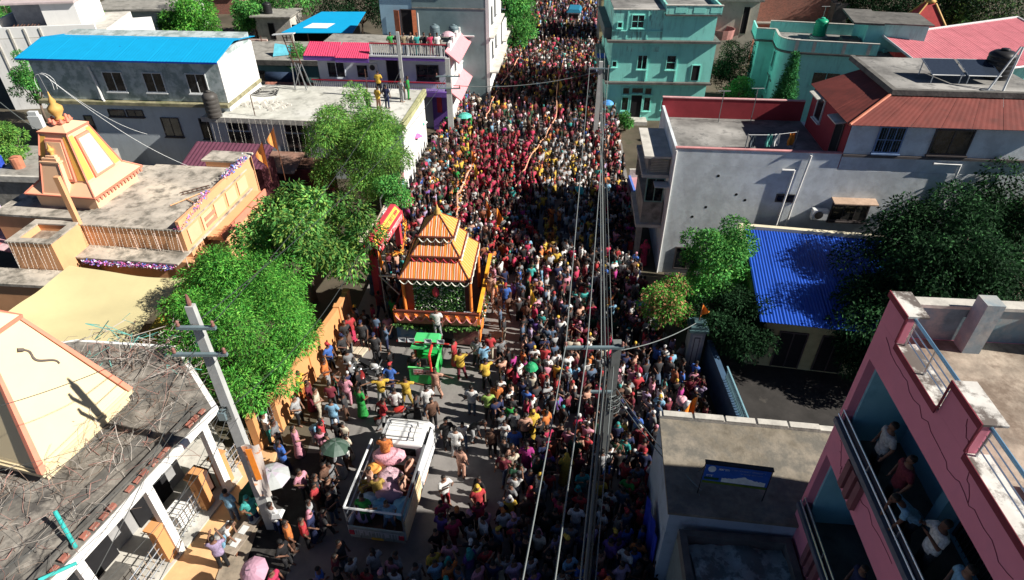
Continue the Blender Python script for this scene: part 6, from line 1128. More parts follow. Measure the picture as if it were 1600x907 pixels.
def tree(name, label, base, clumps, n, ll, lw, cols, tr_=.2, droop=.3, seed=0, cat='tree', group=None, trunk=True):
    o = thing(name, label, cat, base, 0, group); B = Vector(base)
    cl = [(c[0] - B.x, c[1] - B.y, c[2] - B.z, c[3]) for c in clumps]; link('crown', crown_mesh('crown', cl, n, ll, lw, cols, droop, seed), o)
    if trunk:
        b = MB(); cx = sum(c[0] for c in cl) / len(cl); cy = sum(c[1] for c in cl) / len(cl); zs = min(c[2] for c in cl); zm = max(.6, zs * .8)
        fork = Vector((cx * .45, cy * .45, zm)); b.tube([(0, 0, 0), (fork.x * .4, fork.y * .3, zm * .5), fork], [tr_, tr_ * .8, tr_ * .65], 8).build('trunk', M_BARK, o, True); q = random.Random(seed)
        lb = MB()
        for c in q.sample(cl, min(len(cl), 12)): e = Vector(c[:3]); m_ = fork.lerp(e, .5) + Vector((q.uniform(-.2, .2), q.uniform(-.2, .2), .2)); lb.tube([fork, m_, e], [tr_ * .45, tr_ * .25, tr_ * .1], 5)
        lb.build('limbs', M_BARK, o, True)
    return o
G1 = [(.08, .33, .04), (.12, .39, .06), (.05, .21, .04), (.18, .42, .07)]; G2 = [(.12, .34, .07), (.18, .40, .10), (.28, .42, .09), (.06, .2, .05)]; G3 = [(.14, .34, .06), (.10, .27, .06), (.22, .38, .08)]; GD = [(.010, .032, .013), (.014, .045, .018), (.025, .07, .028)]
GR = [(.07, .27, .07), (.10, .36, .08), (.16, .40, .09)]; GO = [(.10, .36, .05), (.14, .42, .07), (.08, .3, .05), (.50, .24, .14), (.40, .26, .12), (.18, .42, .08)]
cl = auto_clumps((-11.3, 20.4, 3.6), (3.2, 3.3, 1.9), 56, .75, 1, -.7) + auto_clumps((-9.5, 21.2, 2.6), (.7, 2.8, .7), 20, .5, 52, -.9) + auto_clumps((-12.3, 22.6, 4.2), (2.0, 1.6, 1.2), 22, .7, 51, -.7) + auto_clumps((-10.2, 17.6, 2.9), (1.4, 1.0, 1.1), 12, .55, 21, -.8)
tree('leafy_tree', 'bright green dense tree behind the tall left pole', (-10.9, 20.2, 0), cl, 52000, .17, .042, G1, .2, .35, 1)
cl = auto_clumps((-10.1, 26.2, 4.1), (3.3, 2.9, 1.9), 50, .72, 2, -.7)
tree('mango_tree', 'mango tree with drooping mixed green leaves left of the float', (-10.4, 26.4, 0), cl, 18000, .27, .085, G2, .2, .5, 2)
cl = auto_clumps((-9.9, 37.0, 4.0), (3.3, 2.7, 3.1), 84, .72, 3, -.9) + [(-9.8, 38.5, 7.2, .6), (-9.4, 38.4, 6.8, .7), (-10.0, 38.2, 6.3, .8)]
tree('feathery_tree', 'tall feathery light green tree in front of the weathered flat roof', (-9.4, 37.0, 0), cl, 42000, .21, .045, G3, .16, .3, 3)
cl = auto_clumps((-7.2, 34.2, 2.6), (.9, 1.0, 1.2), 12, .5, 31, -.8); tree('roadside_shrub', 'fresh green shrub at the foot of the feathery tree by the cream wall', (-7.4, 34.3, 0), cl, 4500, .16, .06, GR, .07, .2, 31, 'shrub')
cl = auto_clumps((9.9, 25.2, 3.0), (1.7, 1.7, 2.2), 42, .55, 4, -.9); tree('yard_tree', 'upright green tree between the pale house wall and the blue roof', (9.9, 25.2, 0), cl, 17000, .17, .07, GR, .14, .2, 4)
cl = auto_clumps((10.0, 21.9, 2.2), (1.7, 1.8, 1.3), 34, .55, 41, -.9); tree('shade_tree', 'dark spreading tree beside the grey gate pillar', (10.6, 22.2, 0), cl, 12000, .17, .07, GD, .14, .3, 41)
cl = auto_clumps((6.85, 22.7, 2.7), (1.35, 1.2, 1.2), 30, .42, 5, -.8); tree('flowering_tree', 'small tree with orange tinted new leaves overhanging the crowd on the right', (7.6, 22.8, 0), cl, 7500, .15, .07, GO, .09, .2, 5)
cl = auto_clumps((19.6, 24.0, 4.2), (4.2, 3.2, 2.6), 80, .85, 6, -.8) + auto_clumps((16.2, 21.4, 3.1), (2.5, 2.0, 2.0), 44, .8, 61, -.9) + auto_clumps((17.9, 21.0, 5.2), (2.2, 1.6, 1.9), 30, .8, 62, -.9); tree('big_dark_tree', 'huge dark green tree in front of the pale house at the right', (19.5, 24.0, 0), cl, 56000, .20, .08, GD + GD + [(.05, .15, .05)], .3, .3, 6)
cl = auto_clumps((24.0, 26.2, 5.2), (3.2, 2.6, 2.6), 46, .85, 7, -.8); tree('big_dark_tree', 'second dark tree crown at the far right edge', (24, 26.2, 0), cl, 18000, .20, .08, GD + [(.06, .18, .06)], .3, .3, 7)
cl = auto_clumps((16.2, 20.3, 2.0), (2.6, 1.6, 1.4), 34, .7, 8, -.9); tree('dark_bush', 'dark bush between the blue shed and the pink building', (16.2, 20.4, 0), cl, 10000, .18, .08, GD, .12, .3, 8, 'bush')
# conifer: whorls of drooping branches
o = thing('conifer', 'dark green conifer with horizontal whorls beside the maroon terrace wall', 'conifer', (20.2, 46.0, .9)); MB().tube([(0, 0, 0), (0, 0, 6.6)], [.13, .02], 6).build('trunk', M_BARK, o); cls = []
for k in range(15):
    z = .9 + k * .4; r_ = 1.15 * (1 - k / 15.5) + .1
    for j in range(7): a = j * .9 + k * .5; cls.append((r_ * .55 * math.cos(a), r_ * .55 * math.sin(a), z - .05, r_ * .28 + .05)); cls.append((r_ * .9 * math.cos(a), r_ * .9 * math.sin(a), z - .12, r_ * .2 + .05))
link('crown', crown_mesh('crown', cls, 16000, .24, .06, [(.05, .22, .07), (.08, .30, .09), (.03, .14, .05)], .1, 9), o)
def at2(px, py, z, dy=0): v = at(px, py, z); return (v.x, v.y + dy, z)
BG = [('small_tree', 'small tree against the white wall at the left below the blue roof', (45, 128), 3.4, (1.5, 1.2, 2.2), 26, .5, 8000, GR, 10), ('small_tree', 'yellowish green small tree at the left edge beside the spire', (18, 235), 2.6, (1.6, 1.4, 1.6), 20, .55, 7000, G3, 11),
      ('slim_tree', 'slim tree in front of the tall white gable wall', (150, 35), 3.6, (1.2, 1.2, 2.6), 22, .5, 5000, G3, 12), ('green_tree', 'round bright green tree behind the blue roof', (300, 35), 3.4, (3.6, 2.6, 2.8), 46, .95, 15000, G1, 13), ('green_tree', 'green tree cut by the top left corner', (12, 15), 4, (4.0, 2.6, 2.6), 30, 1.0, 9000, GR, 14),
      ('street_tree', 'green tree standing on the left kerb far up the street', (800, 38), 3.2, (3.0, 2.5, 3.6), 44, .8, 12000, GR, 15), ('yard_tree', 'dark tree between the two aqua houses', (1160, 108), 2.8, (3.0, 2.2, 2.4), 40, .75, 12000, GD + [(.07, .12, .04)], 16), ('leafy_shrub', 'bright leafy shrub below the dark tree between the aqua houses', (1155, 148), 1.8, (1.5, 1.0, 1.5), 20, .4, 4500, GR, 17),
      ('green_tree', 'green tree at the top beside the small pale house', (395, 22), 3.0, (2.5, 2.0, 2.0), 22, .8, 6000, GR, 18), ('bush', 'green bush by the pink awnings behind the lattice tower', (468, 95), 3.0, (1.6, 1.2, 2.0), 20, .6, 5000, GR, 19), ('dark_tree', 'dark green tree behind the blue stair room', (560, 5), 4.0, (5.0, 3, 3), 30, 1.2, 8000, GD, 20),
      ('green_tree', 'green bush row behind the blue canopy', (440, 5), 3.5, (5, 2, 2.2), 26, 1.0, 7000, GR, 22), ('dark_tree', 'dark tree at top right beside the red temple, left one', (1370, 20), 4.5, (5, 3, 4), 40, 1.3, 9000, GD, 23), ('dark_tree', 'dark tree at top right behind the red temple', (1440, 2), 6, (6, 3, 4.5), 40, 1.4, 9000, GD, 24),
      ('dark_tree', 'greyish green tree at the top right corner', (1540, 22), 5.5, (5, 3, 4), 46, 1.2, 10000, GD + [(.09, .15, .09), (.1, .2, .05)], 25), ('hedge', 'green hedge in front of the red temple', (1500, 50), 4.0, (6, 1.5, 1.6), 40, .9, 9000, [(.06, .16, .04), (.1, .22, .06), (.02, .07, .02)], 26), ('dark_tree', 'dark tree behind the brick building', (1300, 5), 4, (4, 3, 3.5), 26, 1.2, 6000, GD, 27),
      ('small_shrub', 'small shrub growing on the wall between blue roof and white gable', (195, 50), 2.2, (2.0, 1, 1.2), 16, .6, 3500, GR, 28), ('wall_plant', 'green plant by the aqua house entrance', (978, 190), .8, (.8, .6, .7), 10, .35, 2000, GR, 29)]
for nm, l, p, z, r_, k, cr_, n, cols, sd2 in BG:
    c = at2(*p, z); tree(nm, l, (c[0], c[1], 0), auto_clumps(c, r_, k, cr_, sd2, -.8), n, .3 if c[1] > 60 else .2, .12 if c[1] > 60 else .07, cols, .14, .25, sd2, 'shrub' if 'shrub' in nm or 'bush' in nm or nm == 'hedge' or nm == 'wall_plant' else 'tree')
# palm
o = thing('palm', 'broad leaved palm behind the blue roof near the dark brick wall', 'palm', (-46.5, 80, 0)); MB().tube([(0, 0, 0), (0, 0, 3)], .2, 6).build('trunk', M_BARK, o)
for k in range(16):
    a = k * 2.4; d = Vector((math.cos(a), math.sin(a), 0)); n = Vector((-d.y, d.x, 0)); b = MB(); P_ = [Vector((0, 0, 3)) + d * (f * 2.6) + Vector((0, 0, 1.3 * f - 1.9 * f * f)) for f in (0, .25, .5, .75, 1)]; W_ = [.08, .35, .4, .28, .03]
    vs = [p + n * w_ * s_ for p, w_ in zip(P_, W_) for s_ in (-1, 1)]; b.add(vs + [p - Vector((0, 0, .02)) for p in vs], [(2 * i, 2 * i + 1, 2 * i + 3, 2 * i + 2) for i in range(4)] + [(12 + 2 * i - 2, 10 + 2 * i + 2, 10 + 2 * i + 3, 10 + 2 * i + 1) for i in range(4)]).build('frond', mat('palm_leaf', (.05, .19, .07), .6, .2), o)
tag(link('treeline', crown_mesh('treeline', auto_clumps((0, 165, 2), (150, 18, 7), 260, 4.2, 77, -.2), 40000, 1.1, .6, GD + GR, .2, 77)), 'distant dense mass of green trees beyond the town', 'woodland', kind='stuff')

# ------------------------------------------------------------------ people
def sph(b, c, r, m=0, n1=6, n2=10):
    rx, ry, rz = r if isinstance(r, tuple) else (r, r, r); pr = [(math.sin(math.pi * (i + .02) / (n1 + .04)), -math.cos(math.pi * (i + .02) / (n1 + .04))) for i in range(n1 + 1)]; o = len(b.v)
    b.lathe(pr, n2, (0, 0, 0), m); b.v[o:] = [(c[0] + x * rx, c[1] + y * ry, c[2] + z * rz) for x, y, z in b.v[o:]]
def limb(b, pts, rr, n=9):
    for p, q, r1, r2 in zip(pts, pts[1:], rr, rr[1:]): b.tube([p, q], [r1, r2], n)
    for p, r_ in zip(pts, rr): sph(b, p, r_)
def ring_loft(b, rings, n=14):   # rings: (cx,cy,cz,rx,ry)
    o = len(b.v)
    for cx, cy, cz, rx, ry in rings:
        for j in range(n): a = 2 * math.pi * j / n; b.v.append((cx + rx * math.cos(a), cy + ry * math.sin(a), cz))
    for i in range(len(rings) - 1):
        for j in range(n): q = (j + 1) % n; b.f.append((o + i * n + j, o + i * n + q, o + (i + 1) * n + q, o + (i + 1) * n + j)); b.m.append(0)
    b.f.append(tuple(o + j for j in reversed(range(n)))); b.m.append(0); b.f.append(tuple(o + (len(rings) - 1) * n + j for j in range(n))); b.m.append(0)
def bake(b, vox, tris, smooth=2):
    me = bpy.data.meshes.new('tmp'); me.from_pydata(b.v, [], b.f); o = bpy.data.objects.new('tmp', me); COL.objects.link(o)
    if vox: m = o.modifiers.new('r', 'REMESH'); m.mode = 'VOXEL'; m.voxel_size = vox
    if smooth: m = o.modifiers.new('s', 'SMOOTH'); m.iterations = smooth; m.factor = .5
    dg = bpy.context.evaluated_depsgraph_get(); ev = o.evaluated_get(dg); nt_ = sum(len(p.vertices) - 2 for p in ev.data.polygons)
    m = o.modifiers.new('d', 'DECIMATE'); m.ratio = min(1, tris / max(1, nt_)); m.use_collapse_triangulate = True
    dg = bpy.context.evaluated_depsgraph_get(); out = bpy.data.meshes.new_from_object(o.evaluated_get(dg)); bpy.data.objects.remove(o); bpy.data.meshes.remove(me)
    out.polygons.foreach_set('use_smooth', [True] * len(out.polygons)); return out
M_SKIN = mat('skin', (.3, .15, .1), .6, .08, 5, objcol=True); M_CLOTH = mat('clothing', (.5, .5, .5), .85, .45, 16, objcol=True, bump=.4); M_HAIR = mat('hair', (.02, .02, .02), .6, .15, 9, objcol=True); M_FACE = mat('eyes_and_lips', (.05, .015, .012), .5)
def P3(*a): return Vector(a)
POSES = dict(
    stand=dict(arms=[((-.27, .02, 1.12), (-.26, -.06, .88)), ((.27, .02, 1.12), (.26, -.06, .88))], legs=[((-.1, -.01, .47), (-.11, .02, .07)), ((.1, -.01, .47), (.12, .02, .07))]),
    relaxed=dict(arms=[((-.30, .05, 1.13), (-.12, -.16, 1.05)), ((.27, .03, 1.12), (.27, -.08, .88))], legs=[((-.1, -.03, .47), (-.10, .04, .07)), ((.12, -.01, .47), (.17, .02, .07))]),
    phone=dict(arms=[((-.28, -.14, 1.22), (-.12, -.34, 1.46)), ((.28, -.14, 1.22), (.12, -.34, 1.46))], legs=[((-.1, 0, .47), (-.12, .02, .07)), ((.1, -.02, .47), (.13, 0, .07))], phone=1),
    walk=dict(arms=[((-.26, .14, 1.14), (-.25, .12, .89)), ((.26, -.10, 1.13), (.24, -.28, .95))], legs=[((-.1, -.16, .50), (-.1, -.24, .10)), ((.1, .06, .47), (.1, .32, .14))]),
    stride=dict(arms=[((-.26, -.12, 1.14), (-.22, -.30, .98)), ((.27, .14, 1.13), (.28, .20, .89))], legs=[((-.1, .08, .48), (-.1, .36, .16)), ((.1, -.18, .51), (.1, -.26, .10))], lean=.06),
    spread=dict(arms=[((-.42, .0, 1.34), (-.68, -.04, 1.30)), ((.42, .0, 1.34), (.68, -.04, 1.30))], legs=[((-.14, -.05, .48), (-.22, .02, .07)), ((.14, -.02, .48), (.22, .06, .07))]),
    wave=dict(arms=[((-.30, -.04, 1.55), (-.26, -.10, 1.83)), ((.27, .03, 1.12), (.25, -.10, .89))], legs=[((-.1, -.01, .47), (-.11, .02, .07)), ((.1, -.01, .47), (.12, .02, .07))]),
    cheer=dict(arms=[((-.30, -.05, 1.56), (-.34, -.08, 1.84)), ((.30, -.05, 1.56), (.34, -.08, 1.84))], legs=[((-.1, -.01, .47), (-.13, .02, .07)), ((.1, -.01, .47), (.14, .02, .07))]),
    reach=dict(arms=[((-.36, -.10, 1.32), (-.62, -.18, 1.40)), ((.27, .03, 1.12), (.25, -.12, .92))], legs=[((-.14, -.05, .48), (-.24, .0, .07)), ((.1, .0, .47), (.13, .06, .07))], lean=.05),
    skirt=dict(arms=[((-.27, .02, 1.12), (-.2, -.18, 1.0)), ((.27, .02, 1.12), (.24, -.10, .90))], legs=[((-.1, -.01, .47), (-.1, .0, .07)), ((.1, -.01, .47), (.1, .0, .07))], skirt=1),
    skirt_wave=dict(arms=[((-.29, -.05, 1.54), (-.22, -.12, 1.80)), ((.27, .02, 1.12), (.22, -.14, .95))], legs=[((-.1, -.01, .47), (-.1, .0, .07)), ((.1, -.01, .47), (.1, .0, .07))], skirt=1),
    bend=dict(arms=[((-.24, -.42, .98), (-.2, -.48, .70)), ((.24, -.42, .98), (.2, -.46, .72))], legs=[((-.12, -.08, .46), (-.14, .02, .07)), ((.12, -.06, .46), (.14, .06, .07))], lean=.38, drop=.06),
    sit=dict(arms=[((-.27, -.06, .72), (-.2, -.32, .58)), ((.27, -.06, .72), (.2, -.32, .58))], legs=[((-.13, -.42, .50), (-.14, -.40, .07)), ((.13, -.42, .50), (.14, -.40, .07))], hip=.47))
def make_pose(nm, p):
    lean = p.get('lean', 0); hip = p.get('hip', .88) - p.get('drop', 0); dz = hip - .88; H_ = lambda z: z + dz - (lean * .35) * max(0, (z - .9)) / .5
    Y = lambda z: -lean * max(0, (z - .9)) / .5
    tor = [(0, 0, hip - .06, .15, .10), (0, .01, hip + .04, .165, .115), (0, Y(1.05), H_(1.05), .135, .095), (0, Y(1.2), H_(1.2), .165, .11), (0, Y(1.34), H_(1.34), .185, .105), (0, Y(1.42), H_(1.42), .12, .08), (0, Y(1.46), H_(1.46), .06, .06)]
    hd = P3(0, Y(1.60) * 1.05 - .01, H_(1.60) + .0); nk = P3(0, Y(1.42), H_(1.44)); sh = [P3(s_ * .175, Y(1.37), H_(1.37)) for s_ in (-1, 1)]
    arms = []
    for i, (e, w_) in enumerate(p['arms']): arms.append([sh[i], P3(*e), P3(*w_)])
    legs = [[P3(s_ * .09, 0, hip - .02), P3(*k), P3(*a)] for s_, (k, a) in zip((-1, 1), p['legs'])]
    B = MB(); ring_loft(B, tor); limb(B, [nk, hd], [.052, .048]); sph(B, hd + P3(0, 0, .01), (.076, .092, .112), n1=10, n2=16); sph(B, hd + P3(0, -.03, -.055), (.052, .055, .05)); sph(B, hd + P3(0, -.095, -.012), (.016, .022, .026))
    for s_ in (-1, 1): sph(B, hd + P3(s_ * .078, .008, -.005), (.014, .022, .032))
    for a in arms:
        limb(B, a, [.052, .041, .030]); d = (a[2] - a[1]).normalized(); up = P3(0, -1, 0) if abs(d.y) < .8 else P3(0, 0, 1); sd_ = d.cross(up).normalized(); nn = sd_.cross(d).normalized(); pl = a[2] + d * .045
        B.tube([a[2], pl, a[2] + d * .09], [.028, .036, .034], 8)
        for k in range(4):
            f0 = a[2] + d * .085 + sd_ * (-.027 + .018 * k); ln = (.055, .07, .075, .06)[k]; f1 = f0 + d * ln * .55 + nn * .008; f2 = f1 + d * ln * .4 + nn * .025; limb(B, [f0, f1, f2], [.0095, .009, .0075], 6)
        t0 = a[2] + d * .03 + sd_ * .025 * (1 if a[0].x > 0 else -1); limb(B, [t0, t0 + d * .035 + sd_ * .03 * (1 if a[0].x > 0 else -1), t0 + d * .065 + sd_ * .035 * (1 if a[0].x > 0 else -1) + nn * .01], [.012, .011, .008], 6)
    for l in legs:
        limb(B, l, [.085, .055, .038]); ft = l[2]; B.hexa([(ft.x - .04, ft.y - .17, ft.z - .07), (ft.x + .04, ft.y - .17, ft.z - .07), (ft.x + .035, ft.y + .06, ft.z - .07), (ft.x - .035, ft.y + .06, ft.z - .07), (ft.x - .03, ft.y - .16, ft.z - .03), (ft.x + .03, ft.y - .16, ft.z - .03), (ft.x + .03, ft.y + .05, ft.z + .03), (ft.x - .03, ft.y + .05, ft.z + .03)])
    T_ = MB(); inf = 1.13; ring_loft(T_, [(0, 0, hip - (.24 if p.get('skirt') else .10), .185, .13)] + [(x, y, z, rx * inf + .008, ry * inf + .012) for x, y, z, rx, ry in tor[1:6]])
    for a in arms: m_ = a[1].lerp(a[2], .1); T_.tube([a[0], a[0].lerp(a[1], .8)], [.072, .068], 10); sph(T_, a[0], .07)
    Q = MB()
    if p.get('skirt'): ring_loft(Q, [(0, .01, .06, .25, .23), (0, 0, .35, .215, .19), (0, 0, .65, .19, .15), (0, 0, .95, .15, .11)], 16)
    else:
        ring_loft(Q, [(0, 0, hip - .12, .165, .12), (0, 0, hip + .05, .172, .125), (0, 0, hip + .08, .165, .115)])
        for l in legs: limb(Q, [l[0], l[1], l[1].lerp(l[2], .95)], [.10, .075, .062], 10)
    Hh = MB(); sph(Hh, hd + P3(0, .014, .035), (.086, .098, .098), n1=8, n2=14); Hh.v = [(x, y if z > hd.z + .05 or y > hd.y - .02 else hd.y - .02 + (y - hd.y + .02) * .2, z) for x, y, z in Hh.v]
    Hb = MB(); Hb.v = list(Hh.v); Hb.f = list(Hh.f); Hb.m = list(Hh.m); sph(Hb, hd + P3(0, .10, -.02), (.045, .04, .045)); Hb.tube([hd + P3(0, .1, -.04), hd + P3(0, .13, -.3)], [.035, .02], 7)
    Sc = MB(); sph(Sc, hd + P3(0, .02, .02), (.10, .112, .125), n1=8, n2=14); Sc.v = [(x, y if z > hd.z + .06 or y > hd.y - .01 else hd.y - .01, z) for x, y, z in Sc.v]; ring_loft(Sc, [(0, .05 + hd.y * .7, hd.z - .34, .2, .13), (0, .045 + hd.y, hd.z - .18, .17, .11), (0, .04 + hd.y, hd.z, .09, .08)])
    Cp = MB(); ring_loft(Cp, [(0, hd.y + .01, hd.z + .04, .092, .104), (0, hd.y + .01, hd.z + .10, .085, .096), (0, hd.y + .01, hd.z + .14, .045, .05)]); Cp.box(-.06, .06, hd.y - .17, hd.y - .07, hd.z + .05, hd.z + .065)
    R_ = dict(body=bake(B, .0125, 2000, 1), top=bake(T_, .022, 420), bottom=bake(Q, .022, 420), hair=bake(Hh, 0, 150, 0), bun=bake(Hb, .02, 220, 1), headscarf=bake(Sc, .022, 260), cap=bake(Cp, 0, 200, 0))
    bd = R_['body']; bd.materials.append(M_SKIN); bd.materials.append(M_FACE)
    for pg in bd.polygons:
        c = pg.center
        for e in (hd + P3(-.03, -.088, .012), hd + P3(.03, -.088, .012), hd + P3(0, -.088, -.055)):
            if (c - e).length < .016: pg.material_index = 1
    for k in ('top', 'bottom', 'headscarf', 'cap'): R_[k].materials.append(M_CLOTH)
    for k in ('hair', 'bun'): R_[k].materials.append(M_HAIR)
    R_['skirt'] = p.get('skirt', 0); R_['phone'] = p.get('phone', 0); R_['hands'] = [a[2] for a in arms]
    R_['hd'] = hd; R_['hip'] = hip; R_['src'] = (B, T_, Q, Hh)
    return R_
PM = {k: make_pose(k, v) for k, v in POSES.items()}
COLS = {'white': (.72, .72, .70), 'cream': (.66, .58, .44), 'red': (.55, .03, .04), 'crimson': (.60, .02, .10), 'maroon': (.20, .02, .04), 'yellow': (.82, .52, .03), 'mustard': (.5, .33, .05), 'orange': (.80, .22, .03), 'peach': (.72, .38, .26), 'black': (.015, .015, .018), 'charcoal': (.05, .05, .055),
        'navy': (.02, .03, .10), 'blue': (.04, .16, .60), 'sky blue': (.22, .48, .70), 'denim': (.10, .16, .26), 'green': (.02, .38, .06), 'dark green': (.02, .10, .05), 'lime': (.42, .66, .12), 'teal': (.02, .36, .34), 'turquoise': (.05, .55, .50), 'pink': (.74, .30, .40), 'magenta': (.48, .02, .26), 'violet': (.18, .08, .38), 'lilac': (.45, .34, .55), 'grey': (.24, .25, .26), 'brown': (.16, .08, .05), 'khaki': (.32, .26, .15), 'light grey': (.45, .46, .47), 'rust': (.36, .10, .04)}
COLS = {k: tuple(.78 * c * (.88 if k != 'white' else 1) + .12 * sum(v) / 3 * .7 for c in v) for k, v in COLS.items()}
def person(loc, pose, top, bottom, head='hair', rz=0.0, label=None, group=None, sc=1.0, skin=None, headcol=None):
    q = PM[pose]; b = link('person', q['body'], None, loc); b.rotation_euler.z = rz; b.scale = (sc, sc, sc); s_ = skin or rnd.choice(((.17, .085, .055), (.13, .06, .04), (.22, .12, .08), (.10, .048, .034))); b.color = (*s_, 1)
    tag(b, label, 'person', group)
    o = link('kurta' if q['skirt'] else 'shirt', q['top'], b); o.color = (*COLS[top], 1); o = link('long_skirt' if q['skirt'] else 'trousers', q['bottom'], b); o.color = (*COLS[bottom], 1)
    if head in ('cap', 'headscarf'): o = link(head, q[head], b); o.color = (*COLS[headcol or top], 1)
    if head in ('hair', 'cap'): o = link('hair', q['hair'], b); o.color = (.012, .010, .009, 1); o.scale = (1, 1, 1)
    if head == 'bun': o = link('hair', q['bun'], b); o.color = (.012, .010, .009, 1)
    return b
